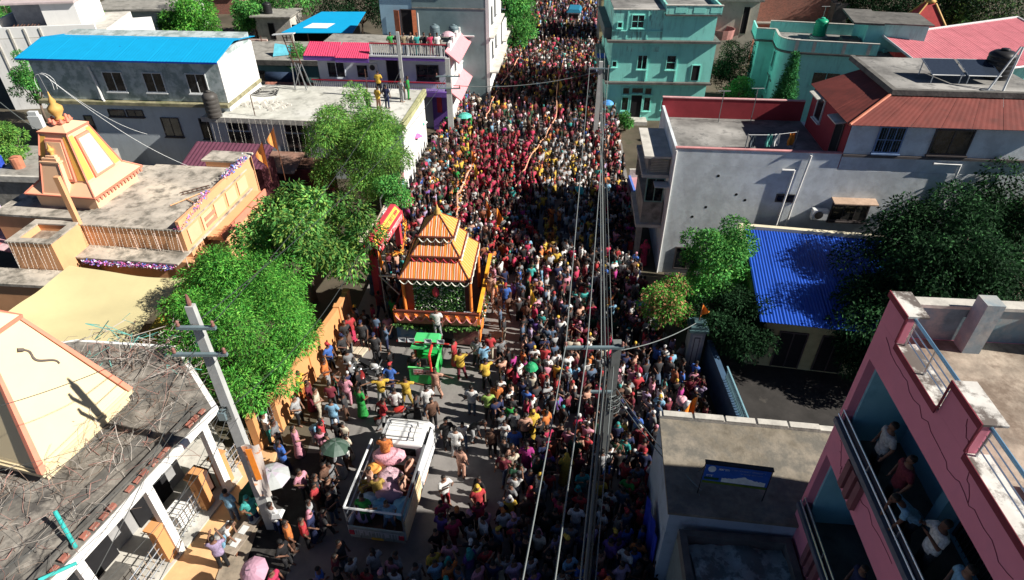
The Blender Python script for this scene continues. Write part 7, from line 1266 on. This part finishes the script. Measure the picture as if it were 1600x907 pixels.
# hand placed people: (px, py of the feet, pose, top, bottom, head, facing degrees, label, z, scale)
G_ = lambda px, py, z=0.0: at(px, py, z)
ML = [
 (600, 631, 'spread', 'yellow', 'light grey', 'hair', 10, 'man in yellow shirt and pale trousers holding hands, left of the chain behind the pickup'), (638, 634, 'spread', 'yellow', 'mustard', 'hair', 0, 'man in yellow shirt and mustard trousers with arms spread below the rickshaw sign'),
 (683, 620, 'spread', 'peach', 'peach', 'hair', -10, 'man in peach clothes with arms spread right of the rickshaw'), (613, 614, 'stride', 'blue', 'navy', 'cap', 160, 'man in blue shirt and red cap running left of the rickshaw'), (721, 592, 'reach', 'yellow', 'maroon', 'hair', 190, 'man in yellow shirt stretching his arm right of the rickshaw'),
 (621, 652, 'relaxed', 'white', 'charcoal', 'hair', 180, 'boy in white shirt facing away just beyond the pickup roof'), (602, 668, 'stride', 'red', 'light grey', 'hair', 120, 'boy in red and pale trousers pushing beside the pickup cab'), (670, 648, 'relaxed', 'white', 'denim', 'hair', 200, 'man in white shirt with folded arms right of the pickup cab top'),
 (678, 668, 'stand', 'brown', 'black', 'hair', 30, 'man in brown shirt holding white paper just right of the pickup cab'), (568, 650, 'skirt', 'green', 'green', 'bun', 150, 'woman in bright green dress left above the pickup cab'), (764, 655, 'stand', 'lime', 'charcoal', 'hair', 180, 'man in lime shirt facing away on open road between pickup and pole'), (777, 644, 'skirt', 'orange', 'orange', 'bun', 180, 'woman in orange sari next to the man in lime shirt'),
 (738, 648, 'stand', 'white', 'denim', 'hair', 170, 'man in white shirt and blue jeans among the group right of the rickshaw'), (740, 688, 'bend', 'charcoal', 'light grey', 'hair', 60, 'man in dark shirt bending forward on open road right of the pickup'), (770, 712, 'stand', 'brown', 'black', 'hair', 20, 'man in dark brown shirt walking on sunlit road right of the pickup'),
 (804, 714, 'stand', 'blue', 'navy', 'hair', 180, 'broad man in blue shirt seen from behind in the sunlit middle'), (832, 687, 'skirt', 'yellow', 'yellow', 'headscarf', 20, 'woman in all yellow dress beside the bundle of cables'), (820, 692, 'stand', 'peach', 'charcoal', 'hair', 180, 'person in pale peach shirt left of the woman in yellow dress'), (822, 738, 'skirt', 'magenta', 'magenta', 'bun', 180, 'woman in magenta dress below the woman in yellow dress'),
 (714, 714, 'relaxed', 'white', 'light grey', 'hair', 170, 'man in loose white clothes standing right of the pickup side banner'), (700, 700, 'stand', 'black', 'black', 'hair', 20, 'man in black clothes with a badge right of the pickup cab'), (722, 745, 'stand', 'peach', 'peach', 'hair', 150, 'bald man in pale peach clothes right of the pickup cage'), (790, 485, 'stand', 'blue', 'navy', 'cap', 0, 'man in blue shirt and red cap alone right of the float'),
 (757, 580, 'stand', 'sky blue', 'navy', 'hair', 200, 'man with bright blue back right of the float front'), (746, 572, 'relaxed', 'light grey', 'charcoal', 'hair', 160, 'man in pale grey shirt at the right front corner of the float'), (782, 570, 'reach', 'grey', 'black', 'hair', 30, 'man in patterned grey shirt reaching out right of the float'), (760, 606, 'reach', 'yellow', 'black', 'hair', 200, 'man in yellow top below the reaching man in grey'),
 (552, 535, 'skirt', 'red', 'crimson', 'bun', 40, 'woman in red dress beside the orange wall left of the float'), (545, 545, 'stand', 'charcoal', 'black', 'hair', 30, 'man in dark clothes in front of the woman in red dress'), (520, 580, 'relaxed', 'blue', 'black', 'cap', 60, 'person in blue shirt and red cap against the orange wall'), (515, 605, 'relaxed', 'orange', 'light grey', 'hair', 90, 'man in orange yellow shirt leaning by the orange wall'),
 (482, 600, 'stand', 'yellow', 'mustard', 'hair', 80, 'man in yellow shirt close under the bright green tree'), (490, 640, 'skirt', 'maroon', 'maroon', 'bun', 90, 'woman in maroon sari by the orange wall'), (476, 625, 'phone', 'yellow', 'orange', 'hair', 90, 'man in yellow raising a phone beside the orange wall'), (502, 652, 'relaxed', 'cream', 'cream', 'hair', 100, 'man in cream clothes leaning near the orange wall grille'),
 (471, 664, 'relaxed', 'light grey', 'black', 'hair', 70, 'man in grey white jersey seen from behind left of the motorcycles'), (526, 670, 'relaxed', 'sky blue', 'denim', 'hair', 180, 'man in light blue shirt and jeans left of the pickup cab'), (495, 690, 'bend', 'sky blue', 'light grey', 'hair', 60, 'man in pale blue shirt bending left of the pickup cab'), (546, 632, 'relaxed', 'pink', 'pink', 'bun', 180, 'person in pink dress left of the bright green dress'),
 (470, 712, 'skirt', 'pink', 'pink', 'bun', 120, 'woman in pink sari near the camouflage umbrella'), (448, 735, 'skirt', 'blue', 'navy', 'bun', 150, 'woman in royal blue dress beside the grey umbrella'), (440, 702, 'relaxed', 'grey', 'charcoal', 'hair', 90, 'man in grey shirt near the orange wall end'), (424, 690, 'phone', 'white', 'teal', 'cap', 110, 'person with green cap at the end of the orange wall'), (405, 668, 'stand', 'brown', 'white', 'hair', 90, 'person in brown standing beside the banner near the orange pillar'),
 (370, 812, 'stand', 'sky blue', 'denim', 'hair', 170, 'person in light blue seen from behind on the ochre pavement'), (352, 858, 'bend', 'white', 'sky blue', 'hair', 100, 'man in white shirt leaning over the paper bench'), (352, 886, 'phone', 'lilac', 'black', 'hair', 200, 'man in lilac shirt photographing on the ochre pavement'), (402, 822, 'relaxed', 'turquoise', 'navy', 'headscarf', 40, 'person with pale turquoise scarf beside the green crate'), (437, 832, 'stand', 'white', 'navy', 'hair', 150, 'person in dark blue holding a white bundle at the pole foot'),
 (480, 780, 'relaxed', 'pink', 'charcoal', 'hair', 60, 'person in pink shirt walking on shaded road right of the grey umbrella'), (460, 860, 'stand', 'orange', 'brown', 'hair', 120, 'person in dull orange shirt on shaded road at lower left'), (650, 596, 'stand', 'black', 'black', 'hair', 0, 'dark dressed rider beside the black motorcycle left of the rickshaw'),
 (590, 565, 'stand', 'charcoal', 'charcoal', 'cap', 0, 'police officer in dark uniform left of the rickshaw horn speakers'), (570, 545, 'stand', 'charcoal', 'black', 'cap', 0, 'police officer in dark uniform left of the float front'), (541, 566, 'relaxed', 'charcoal', 'black', 'cap', 60, 'officer in dark clothes standing behind the wooden planks'),
 (697, 790, 'phone', 'white', 'red', 'hair', 40, 'person in white shirt clapping right of the pickup rear'), (882, 755, 'skirt', 'yellow', 'yellow', 'headscarf', 180, 'person in bright yellow cloth left of the cable bundle in sun'), (897, 835, 'relaxed', 'white', 'sky blue', 'hair', 170, 'man in white shirt lit by sun left of the cables near the bottom'), (748, 805, 'skirt', 'red', 'crimson', 'headscarf', 20, 'woman in red dress with yellow scarf right below the pickup'),
]
TRK = [((.55, 2.55, .85), 'sit', 'peach', 'denim', 60, 'man in pale peach shirt sitting at the front right of the pickup bed'), ((.5, 1.75, .85), 'sit', 'peach', 'maroon', 80, 'man in pale peach shirt sitting at the right side of the pickup bed'), ((-.7, 1.75, 1.0), 'sit', 'peach', 'mustard', -60, 'person in peach shirt sitting at the left side of the pickup bed'), ((-.35, 1.45, 1.0), 'sit', 'mustard', 'mustard', 200, 'person in mustard clothes sitting beside the printed bundle'),
       ((-.5, .4, .8), 'stand', 'green', 'dark green', 0, 'person in dark green standing at the pickup tailgate'), ((.4, .35, .8), 'reach', 'sky blue', 'denim', 0, 'person in blue reaching down from the pickup tailgate'), ((-.35, 2.7, 1.75), 'sit', 'orange', 'orange', 180, 'person in orange sitting behind the pickup cab above the pink sack')]
FLT = [((4.3, 2.1, 1.3), 'relaxed', 'peach', 'peach', 160, 'man in pale peach robe standing on the right side of the float'), ((4.35, 2.9, 1.35), 'skirt', 'pink', 'pink', 120, 'person in pale pink standing behind the robed man on the float'), ((4.45, 2.4, 1.3), 'bend', 'yellow', 'orange', 40, 'person in yellow bending over the right rail of the float'), ((2.05, -.25, .9), 'relaxed', 'white', 'light grey', 0, 'person in white perched in the middle of the float front')]
def fpos(F_, a): return F_ @ Vector(a)
RF = [((10.9, 5.9), F_B2, 'yellow', 'black', 180, 'man in yellow shirt standing on the weathered flat roof'), ((13.0, 4.3), F_B2, 'light grey', 'light grey', 150, 'man in pale grey clothes on the flat roof near the slim pole'), ((13.35, 4.9), F_B2, 'green', 'green', 100, 'person in green and white behind the man in pale grey on the roof'), ((11.8, 2.5), F_B2, 'yellow', 'peach', 150, 'person in yellow with peach trousers behind the feathery tree on the roof'), ((12.3, 2.9), F_B2, 'navy', 'navy', 170, 'person in dark blue on the roof behind the feathery tree'), ((11.3, 1.8), F_B2, 'charcoal', 'black', 170, 'person in black on the roof behind the feathery tree crown')]
for (x, y), F_, tp, bt, a, l in RF: person(F_ @ Vector((x, y, 4.3)), 'relaxed' if 'yellow' in l else 'stand', tp, bt, 'hair', R(a) + R(-6), l)
for k, (tp, bt) in enumerate((('green', 'navy'), ('black', 'black'), ('khaki', 'denim'), ('cream', 'cream'), ('teal', 'teal'), ('charcoal', 'navy'), ('crimson', 'maroon'), ('white', 'grey'))):
    person(F_B3 @ Vector((6.7 + .52 * k, .25 + .15 * (k % 2), 6.0)), 'stand' if k % 3 else 'relaxed', tp, bt, 'hair' if k != 6 else 'bun', R(30), 'onlooker in %s and %s at the upper white railing of the pink awning house' % (tp, bt), 'onlookers on the pink awning house')
for k, (x, y, tp, bt) in enumerate(((-.5, 5.5, 'red', 'navy'), (0.2, 4.6, 'white', 'black'), (.4, 5.6, 'maroon', 'grey'), (-.2, 3.6, 'pink', 'denim'))): person(Matrix.Translation((-2.2, 66.5, 3.6)) @ Vector((x, y, 0)), 'relaxed', tp, bt, 'hair', R(80), 'onlooker in %s and %s on the low white building beyond the tower house' % (tp, bt), 'onlookers on the low white building')
for (x, z, tp, pose, l) in ((1.3, 8.0, 'light grey', 'relaxed', 'person in pale grey shirt at the far end of the upper pink balcony'), (2.2, 8.0, 'maroon', 'relaxed', 'person in maroon on the upper pink balcony beside the blue pillar'), (3.0, 8.0, 'sky blue', 'bend', 'person in light blue bending over the upper balcony rail'), (3.7, 8.0, 'white', 'phone', 'person holding white paper on the upper pink balcony'), (4.6, 8.0, 'sky blue', 'relaxed', 'person in sky blue on the upper balcony nearest the bottom edge'), (2.6, 4.6, 'navy', 'relaxed', 'person in navy on the lower pink balcony')):
    person(F_PR @ Vector((x, .42, z)), pose, tp, 'charcoal', 'hair', R(-95), l)
for a, ps, tp, bt, ang, l in TRK: person(fpos(F_TR, a), ps, tp, bt, 'hair', R(ang), l, sc=.95)
for a, ps, tp, bt, ang, l in FLT: person(fpos(F_F, a), ps, tp, bt, 'hair', R(ang), l)
placed = []
for px, py, ps, tp, bt, hd_, ang, l in ML:
    v = G_(px, py, .16 if px < 390 and py > 780 else 0.008); person(v, ps, tp, bt, hd_, R(ang), l, headcol='red' if 'red cap' in l else 'green' if 'green cap' in l else 'yellow' if 'yellow scarf' in l else 'navy' if 'officer' in l else None); placed.append((v.x, v.y))
pad = person(at(1004, 415, .0), 'skirt', 'crimson', 'crimson', 'headscarf', R(0), 'figure draped in deep pink standing in the doorway under the pale house balcony')

# ---------------- the rest of the crowd
LMK = [('the pickup', -4.4, 14.6), ('the rickshaw', -3.9, 21.1), ('the float', -3.4, 25.4), ('the mid street pole', 3.4, 15.5), ('the blue sheet', 4.5, 12.0), ('the grey gate pillar', 7.9, 21.2), ('the flowering tree', 6.9, 22.6), ('the orange wall', -8.9, 20.5), ('the tall left pole', -8.5, 13.1), ('the sunlit road patch', 0, 14.6), ('the red gateway', -6.9, 27.5), ('the pale house corner', 7.6, 29.4), ('the shaded street bottom', -1, 9.3), ('the billboard post', 4.8, 10.2), ('the pennant flags', -1.1, 31), ('the float wheels', -1.2, 24)]
ROADX = lambda x, y: lerp1(LK, y) + .45 < x < lerp1(RK, y) - (.35 if y > 29 or y < 14 else .3)
def density(x, y):
    if -5.9 < x < -1.0 and 22.3 < y < 28.4: return 0
    if -5.1 < x < -2.9 and 19.7 < y < 22.9: return 0
    if -6.2 < x < -2.6 and 11.6 < y < 17.9: return 0
    if x < -6.3 and y < 12.4: return .12
    if x < -7.2 and y < 16.3: return .05
    if -7.0 < x < -.6 and 17.0 < y < 22.4: return .24
    if -2.7 < x < -.3 and 13.2 < y <= 17.2: return .2
    if -7.6 < x < -5.8 and 21 < y < 29: return .35
    if -1.2 < x < .3 and 22 < y < 29: return .22
    if -3 < x < 4.6 and 46 < y < 56: return .55
    if 1.2 < x < 3.8 and 31.5 < y < 37.5: return .5
    if -2 < x < 5 and y > 56: return .85
    return .95
W_GEN = [('white', 13), ('cream', 4), ('red', 9), ('crimson', 8), ('maroon', 10), ('yellow', 2), ('orange', 2), ('peach', 4), ('black', 16), ('charcoal', 13), ('navy', 8), ('blue', 3), ('sky blue', 4), ('dark green', 3), ('green', 1), ('teal', 2), ('pink', 5), ('magenta', 2), ('violet', 1), ('grey', 6), ('brown', 4), ('light grey', 7), ('lilac', 3), ('rust', 2), ('turquoise', 1), ('denim', 5)]
def q_far(x, y): return math.sin(x * 1.3 + y * .35) + math.sin(y * .8) > -.2
def zone(x, y):
    c = 2.0 * (y - 20) / 40
    if 37 < y < 47.5 and -3.2 < x < 1.6: return [('crimson', 14), ('red', 6), ('maroon', 7), ('charcoal', 2)]
    if 36 < y < 50 and (-4.0 < x <= -3.2): return [('yellow', 5), ('orange', 3), ('green', 5), ('crimson', 1)]
    if 28 < y < 47 and (1.6 < x < 3.0): return [('yellow', 5), ('orange', 2), ('white', 3), ('light grey', 3), ('charcoal', 3), ('mustard', 1)]
    if 29 < y < 37 and -3.2 < x < 1.0: return W_GEN + [('crimson', 12), ('red', 8), ('orange', 2), ('yellow', 2), ('maroon', 6), ('black', 3), ('white', 2), ('blue', 1)]
    if 30 < y < 46 and 3.0 < x < 5.6: return [('white', 6), ('light grey', 8), ('grey', 4), ('charcoal', 3), ('yellow', 3), ('sky blue', 1)]
    if 50 < y < 120 and (y < 62 or q_far(x, y)) and -3.2 + (y - 50) * .08 < x < 6.5 + (y - 50) * .05: return [('yellow', 2), ('mustard', 2), ('orange', 1), ('pink', 2), ('light grey', 2), ('charcoal', 9), ('black', 5), ('dark green', 3), ('maroon', 5), ('sky blue', 1), ('white', 2), ('crimson', 3), ('navy', 3)]
    if y < 12.8: return W_GEN + [('navy', 8), ('violet', 6), ('lilac', 5), ('blue', 4)]
    return W_GEN
def pick(wl, q):
    s_ = sum(w_ for _, w_ in wl); u = q.random() * s_
    for n_, w_ in wl:
        u -= w_
        if u <= 0: return n_
    return wl[-1][0]
q = random.Random(99); cand = []; sp = .5; y = 7.2; sp = .5
while y < 122:
    x = -12.0
    while x < 26:
        xx, yy = x + q.uniform(-.2, .2), y + q.uniform(-.2, .2)
        if ROADX(xx, yy) and q.random() < min(1, density(xx, yy) * 1.02) and all((xx - a) ** 2 + (yy - b_) ** 2 > .22 for a, b_ in placed): cand.append((xx, yy))
        x += sp
    y += sp; sp = .5 if y < 42 else (.54 if y < 75 else .7)
def inview(x, y):
    d = y * cT + (CH - 1) * sT; return abs(CF * x / d) < 830 and (y * sT - (CH - 1.5) * cT) / d > -.475
cand = [c for c in cand if inview(*c)]
cand.sort(key=lambda c: c[0] ** 2 + c[1] ** 2)
NI = 300 - len(ML) - len(TRK) - len(FLT) - 10; used = set(); pose_w = [('stand', 9), ('relaxed', 9), ('walk', 5), ('stride', 3), ('phone', 4), ('wave', 2), ('cheer', 1), ('reach', 2), ('skirt', 8), ('skirt_wave', 1)]
BT = [('black', 6), ('charcoal', 6), ('navy', 5), ('denim', 5), ('brown', 3), ('grey', 3), ('maroon', 2), ('cream', 1), ('dark green', 1)]
for x, y in cand[:NI]:
    nm, lx, ly = min(LMK, key=lambda l: (l[1] - x) ** 2 + (l[2] - y) ** 2); dx, dy = x - lx, y - ly
    side = ('right of' if dx > 0 else 'left of') if abs(dx) > abs(dy) else ('beyond' if dy > 0 else 'in front of')
    for _ in range(60):
        tp = pick(zone(x, y), q); ps = pick(pose_w, q); bt = tp if PM[ps]['skirt'] and q.random() < .6 else pick(BT, q); hd_ = pick([('bun', 4), ('headscarf', 5)], q) if PM[ps]['skirt'] else pick([('hair', 12), ('cap', 2)], q)
        hc = pick([('red', 2), ('white', 3), ('yellow', 2), ('orange', 2), ('black', 2), ('teal', 1), ('pink', 2)], q); ex = {'cap': ', %s cap' % hc, 'headscarf': ', %s headscarf' % hc}.get(hd_, '')
        act = {'phone': ' raising both hands', 'wave': ' waving', 'cheer': ' cheering', 'walk': ' walking', 'stride': ' striding', 'reach': ' reaching out', 'skirt_wave': ' waving'}.get(ps, '')
        l = '%s in %s and %s%s%s %s %s' % ('woman' if PM[ps]['skirt'] else 'man', tp, bt, ex, act, side, nm)
        if l not in used and len(l.split()) <= 16: break
    used.add(l); ang = (q.uniform(40, 130) if x < -5 else q.uniform(-130, -40) if x > 5.5 else q.choice((q.uniform(-50, 50), q.uniform(130, 230))))
    person((x, y, .008), ps, tp, bt, hd_, R(ang), l, 'people packed in the street', q.uniform(.86, .99), headcol=hc)
# low detail crowd: one object
LOD = {}
for lv, k in ((0, 1.0), (1, .3)):
    for ps in ('stand', 'relaxed', 'walk', 'phone', 'wave', 'skirt'):
        B, T_, Q, Hh = PM[ps]['src']; parts = []
        for src, vx, tr_ in ((B, .028, 230), (T_, .03, 90), (Q, .03, 80), (Hh, 0, 50)):
            me = bake(src, vx, max(14, int(tr_ * k)), 1 if vx else 0); me.calc_loop_triangles(); v = np.empty(len(me.vertices) * 3, np.float32); me.vertices.foreach_get('co', v); f = np.empty(len(me.loop_triangles) * 3, np.int32); me.loop_triangles.foreach_get('vertices', f); parts.append((v.reshape(-1, 3), f.reshape(-1, 3))); bpy.data.meshes.remove(me)
        LOD[lv, ps] = parts
VV, FF, CC = [], [], []; off = 0
for x, y in cand[NI:]:
    ps = pick([('stand', 6), ('relaxed', 6), ('walk', 4), ('phone', 3), ('wave', 1), ('skirt', 6)], q); lv = 0 if y < 34 else 1; a = q.uniform(0, 6.283); ca, sa = math.cos(a), math.sin(a); s_ = q.uniform(.78, .94)
    tp = COLS[pick(zone(x, y), q)]; bt = tp if ps == 'skirt' and q.random() < .6 else COLS[pick(BT, q)]; sk = q.choice(((.15, .075, .05), (.11, .05, .035), (.19, .10, .07))); hr = (.012, .01, .009) if q.random() < .86 else COLS[pick([('white', 2), ('red', 1), ('yellow', 1), ('pink', 1), ('teal', 1)], q)]
    hz = PM[ps]['hd'].z
    for pi, ((v, f), c) in enumerate(zip(LOD[lv, ps], (sk, tp, bt, hr))):
        w_ = np.empty_like(v); w_[:, 0] = (v[:, 0] * ca - v[:, 1] * sa) * s_ + x; w_[:, 1] = (v[:, 0] * sa + v[:, 1] * ca) * s_ + y; w_[:, 2] = v[:, 2] * s_ + .008
        VV.append(w_); FF.append(f + off); off += len(v); cc = np.tile(np.array([*c, 1], np.float32), (len(v), 1))
        if pi == 0: cc[v[:, 2] > hz + .0, :3] = hr
        CC.append(cc)
V = np.concatenate(VV); F = np.concatenate(FF); C = np.concatenate(CC); me = bpy.data.meshes.new('crowd'); me.vertices.add(len(V)); me.vertices.foreach_set('co', V.ravel()); me.loops.add(F.size); me.loops.foreach_set('vertex_index', F.ravel().astype(np.int32)); me.polygons.add(len(F)); me.polygons.foreach_set('loop_start', (np.arange(len(F)) * 3).astype(np.int32)); me.polygons.foreach_set('use_smooth', np.ones(len(F), bool)); me.update(calc_edges=True)
a = me.attributes.new('tint', 'FLOAT_COLOR', 'POINT'); a.data.foreach_set('color', C.ravel()); me.materials.append(mat('crowd_clothing', (.5, .5, .5), .8, .12, 6, attr='tint'))
tag(link('crowd', me), 'dense crowd of people filling the street into the distance', 'crowd', kind='stuff'); print('crowd', len(cand) - NI, 'tris', len(F))

# ---------------- umbrellas, ropes, pennants held in the crowd
def umbrella(p, label, col, r=.55, tilt=(0, 0), col2=None):
    o = thing('umbrella', label, 'umbrella', p); m1 = mat('umbrella_%02x%02x%02x' % tuple(int(c * 255) for c in col), col, .6, .12, 3); m2 = mat('umbrella2_%02x%02x%02x' % tuple(int(c * 255) for c in (col2 or col)), col2 or col, .6, .12, 3)
    for k in range(8):
        a0, a1 = k * math.pi / 4, (k + 1) * math.pi / 4; vs = [(0, 0, .28)]
        for f, z in ((.4, .245), (.75, .14), (1, 0)):
            for a in (a0, (a0 + a1) / 2, a1): rr_ = r * f * (.94 if a not in (a0, a1) else 1); vs.append((rr_ * math.cos(a), rr_ * math.sin(a), z + (.0 if a in (a0, a1) else .01)))
        MB().add(vs, [(0, 1, 2), (0, 2, 3), (1, 4, 5, 2), (2, 5, 6, 3), (4, 7, 8, 5), (5, 8, 9, 6)]).build('canopy_panel', m1 if k % 2 else m2, o)
    MB().tube([(0, 0, .38), (0, 0, -.6)], .012, 6).build('shaft', M_METAL, o); o.rotation_euler = (R(tilt[0]), R(tilt[1]), rnd.random()); return o
for p, l, c, r_, tl, c2 in [((425, 745, 2.0), 'grey and lilac umbrella beside the tall left pole', (.36, .38, .38), .62, (5, 5), (.42, .38, .44)), ((524, 700, 1.9), 'dark green camouflage umbrella left of the pickup', (.035, .07, .05), .54, (-10, 8), (.09, .13, .11)), ((397, 893, 1.8), 'pink umbrella at the bottom edge below the left pole', (.45, .26, .34), .45, (10, -20), None), ((645, 214, 1.9), 'bright pink umbrella at the street edge below the flat roof', (.75, .15, .35), .75, (-8, 5), None),
      ((655, 192, 2.0), 'green and white umbrella next to the pink one at the roof edge', (.05, .35, .25), .65, (0, 0), (.6, .6, .6)), ((950, 162, 1.9), 'small blue umbrella near the aqua house entrance', (.08, .3, .7), .5, (0, 0), None), ((905, 298, 1.9), 'small teal umbrella in the crowd left of the cables', (.05, .5, .5), .35, (20, 30), None), ((726, 182, 1.9), 'flat teal umbrella beside the pink awning house pole', (.1, .5, .42), .6, (0, 0), None), ((700, 55, 6.9), 'pale pink umbrella on the terrace by the grey tanks', (.6, .4, .45), .6, (0, 0), None), ((830, 575, 1.9), 'green umbrella top between cables and rickshaw', (.02, .3, .12), .3, (0, 0), None)]: umbrella(at(*p), l, c, r_, tl, c2)
M_ROPE = mat('marigold_rope', (.74, .38, .24), .9, .3, 8)
def rope(pts, label, tass=True, cols=None):
    P_ = [at(px, py, 1.35) for px, py in pts]; o = MB().tube([p + Vector((rnd.uniform(-.08, .08), 0, rnd.uniform(-.15, .1))) for a_, b_ in zip(P_, P_[1:]) for p in (a_, a_.lerp(b_, .33), a_.lerp(b_, .66))] + [P_[-1]], .045, 5).build('parade_rope', M_ROPE); tag(o, label, 'rope')
    return P_
rope([(815, 82), (806, 100), (794, 118), (783, 131)], 'pink garland rope carried along the left side of the far parade'); rope([(775, 142), (768, 158), (762, 176), (757, 187)], 'short pink garland rope left of the yellow dressed marchers')
rope([(880, 90), (879, 108), (872, 125), (870, 152), (869, 183), (851, 213), (832, 238), (819, 262), (805, 292)], 'long garland rope carried along the right side of the marchers')
P_ = rope([(744, 238), (734, 262), (725, 284), (716, 305), (714, 336), (712, 350)], 'fringed garland rope behind the float roof')
tinsel([p + Vector((0, 0, -.12)) for p in P_], .16, 260, [mat('fringe_pale', (.75, .5, .42), .8), M_SAFF, mat('fringe_white', (.75, .7, .65), .8)], 'rope_fringe', 'pale fringe of ribbons hanging from the garland rope behind the float', .09)
for (px, py, l, c) in ((738, 268, 'tall orange yellow banner held beside the fringed garland rope', M_SAFF), (742, 290, 'second orange banner held lower beside the fringed garland rope', M_YG), (828, 492, 'small yellow flag raised right of the float', M_YG), (873, 150, 'yellow flag beside the right marchers rope', M_YG)): flag(at(px, py, 1.0), 1.6, l, .3, 1.2, col=c)

# cracks in the pink plaster, hanging strings of lights
qq = random.Random(8)
for k, (u0, z0, u1, z1) in enumerate(((.45, 11.3, 3.2, 11.0), (3.2, 11.0, 5.6, 10.9), (1.0, 7.9, 3.6, 8.1), (.5, 8.2, 1.0, 7.6), (3.3, 12.0, 4.2, 11.0))):
    pts = [(u0 + (u1 - u0) * i / 14 + qq.uniform(-.05, .05), -.004, z0 + (z1 - z0) * i / 14 + qq.uniform(-.07, .07)) for i in range(15)]
    o = MB().tube(pts, .008, 4).build('wall_crack', M_TRIM, bpy.data.objects['pink_building'])
def strings(name_label, segs, top_f, n, drop):
    b = MB()
    for i in range(n):
        p = top_f((i + qq.random() * .6) / n); q_ = p + Vector((qq.uniform(-.08, .08), -.12 + qq.uniform(-.1, .05), -drop * qq.uniform(.8, 1.05))); b.tube([p, p.lerp(q_, .5) + Vector((.02, -.03, 0)), q_], .004, 3, cap=False)
        for j in range(9): c = p.lerp(q_, j / 9); b.box(c.x - .01, c.x + .01, c.y - .01, c.y + .01, c.z - .01, c.z + .01)
    tag(b.build('string_lights', mat('string_light_white', (.75, .72, .66), .5)), name_label, 'string lights', kind='stuff')
strings('strings of small white lights hanging over the orange temple front wall', 0, lambda f: F_T @ Vector((-.1 + 5.4 * f, -.1, 4.5)), 26, 1.2)
strings('strings of small white lights hanging over the weathered roofed house front', 0, lambda f: F_B2 @ Vector((.2 + 8.5 * f, -.1, 4.3)), 20, 3.2)
strings('strings of small white lights hanging over the masonry tank box', 0, lambda f: Vector((-23.6, 25.0, 4.65)) + Vector((2.2 * f, -.08 - .19 * f, 0)), 10, 1.5)

for x in (-.9, .9): bx('tail_light', M_RG, bpy.data.objects['white_pickup'], x - .09, x + .09, -.09, -.052, .8, 1.0)
bx('number_plate', M_YG, bpy.data.objects['white_pickup'], -.22, .22, -.075, -.056, .61, .72)
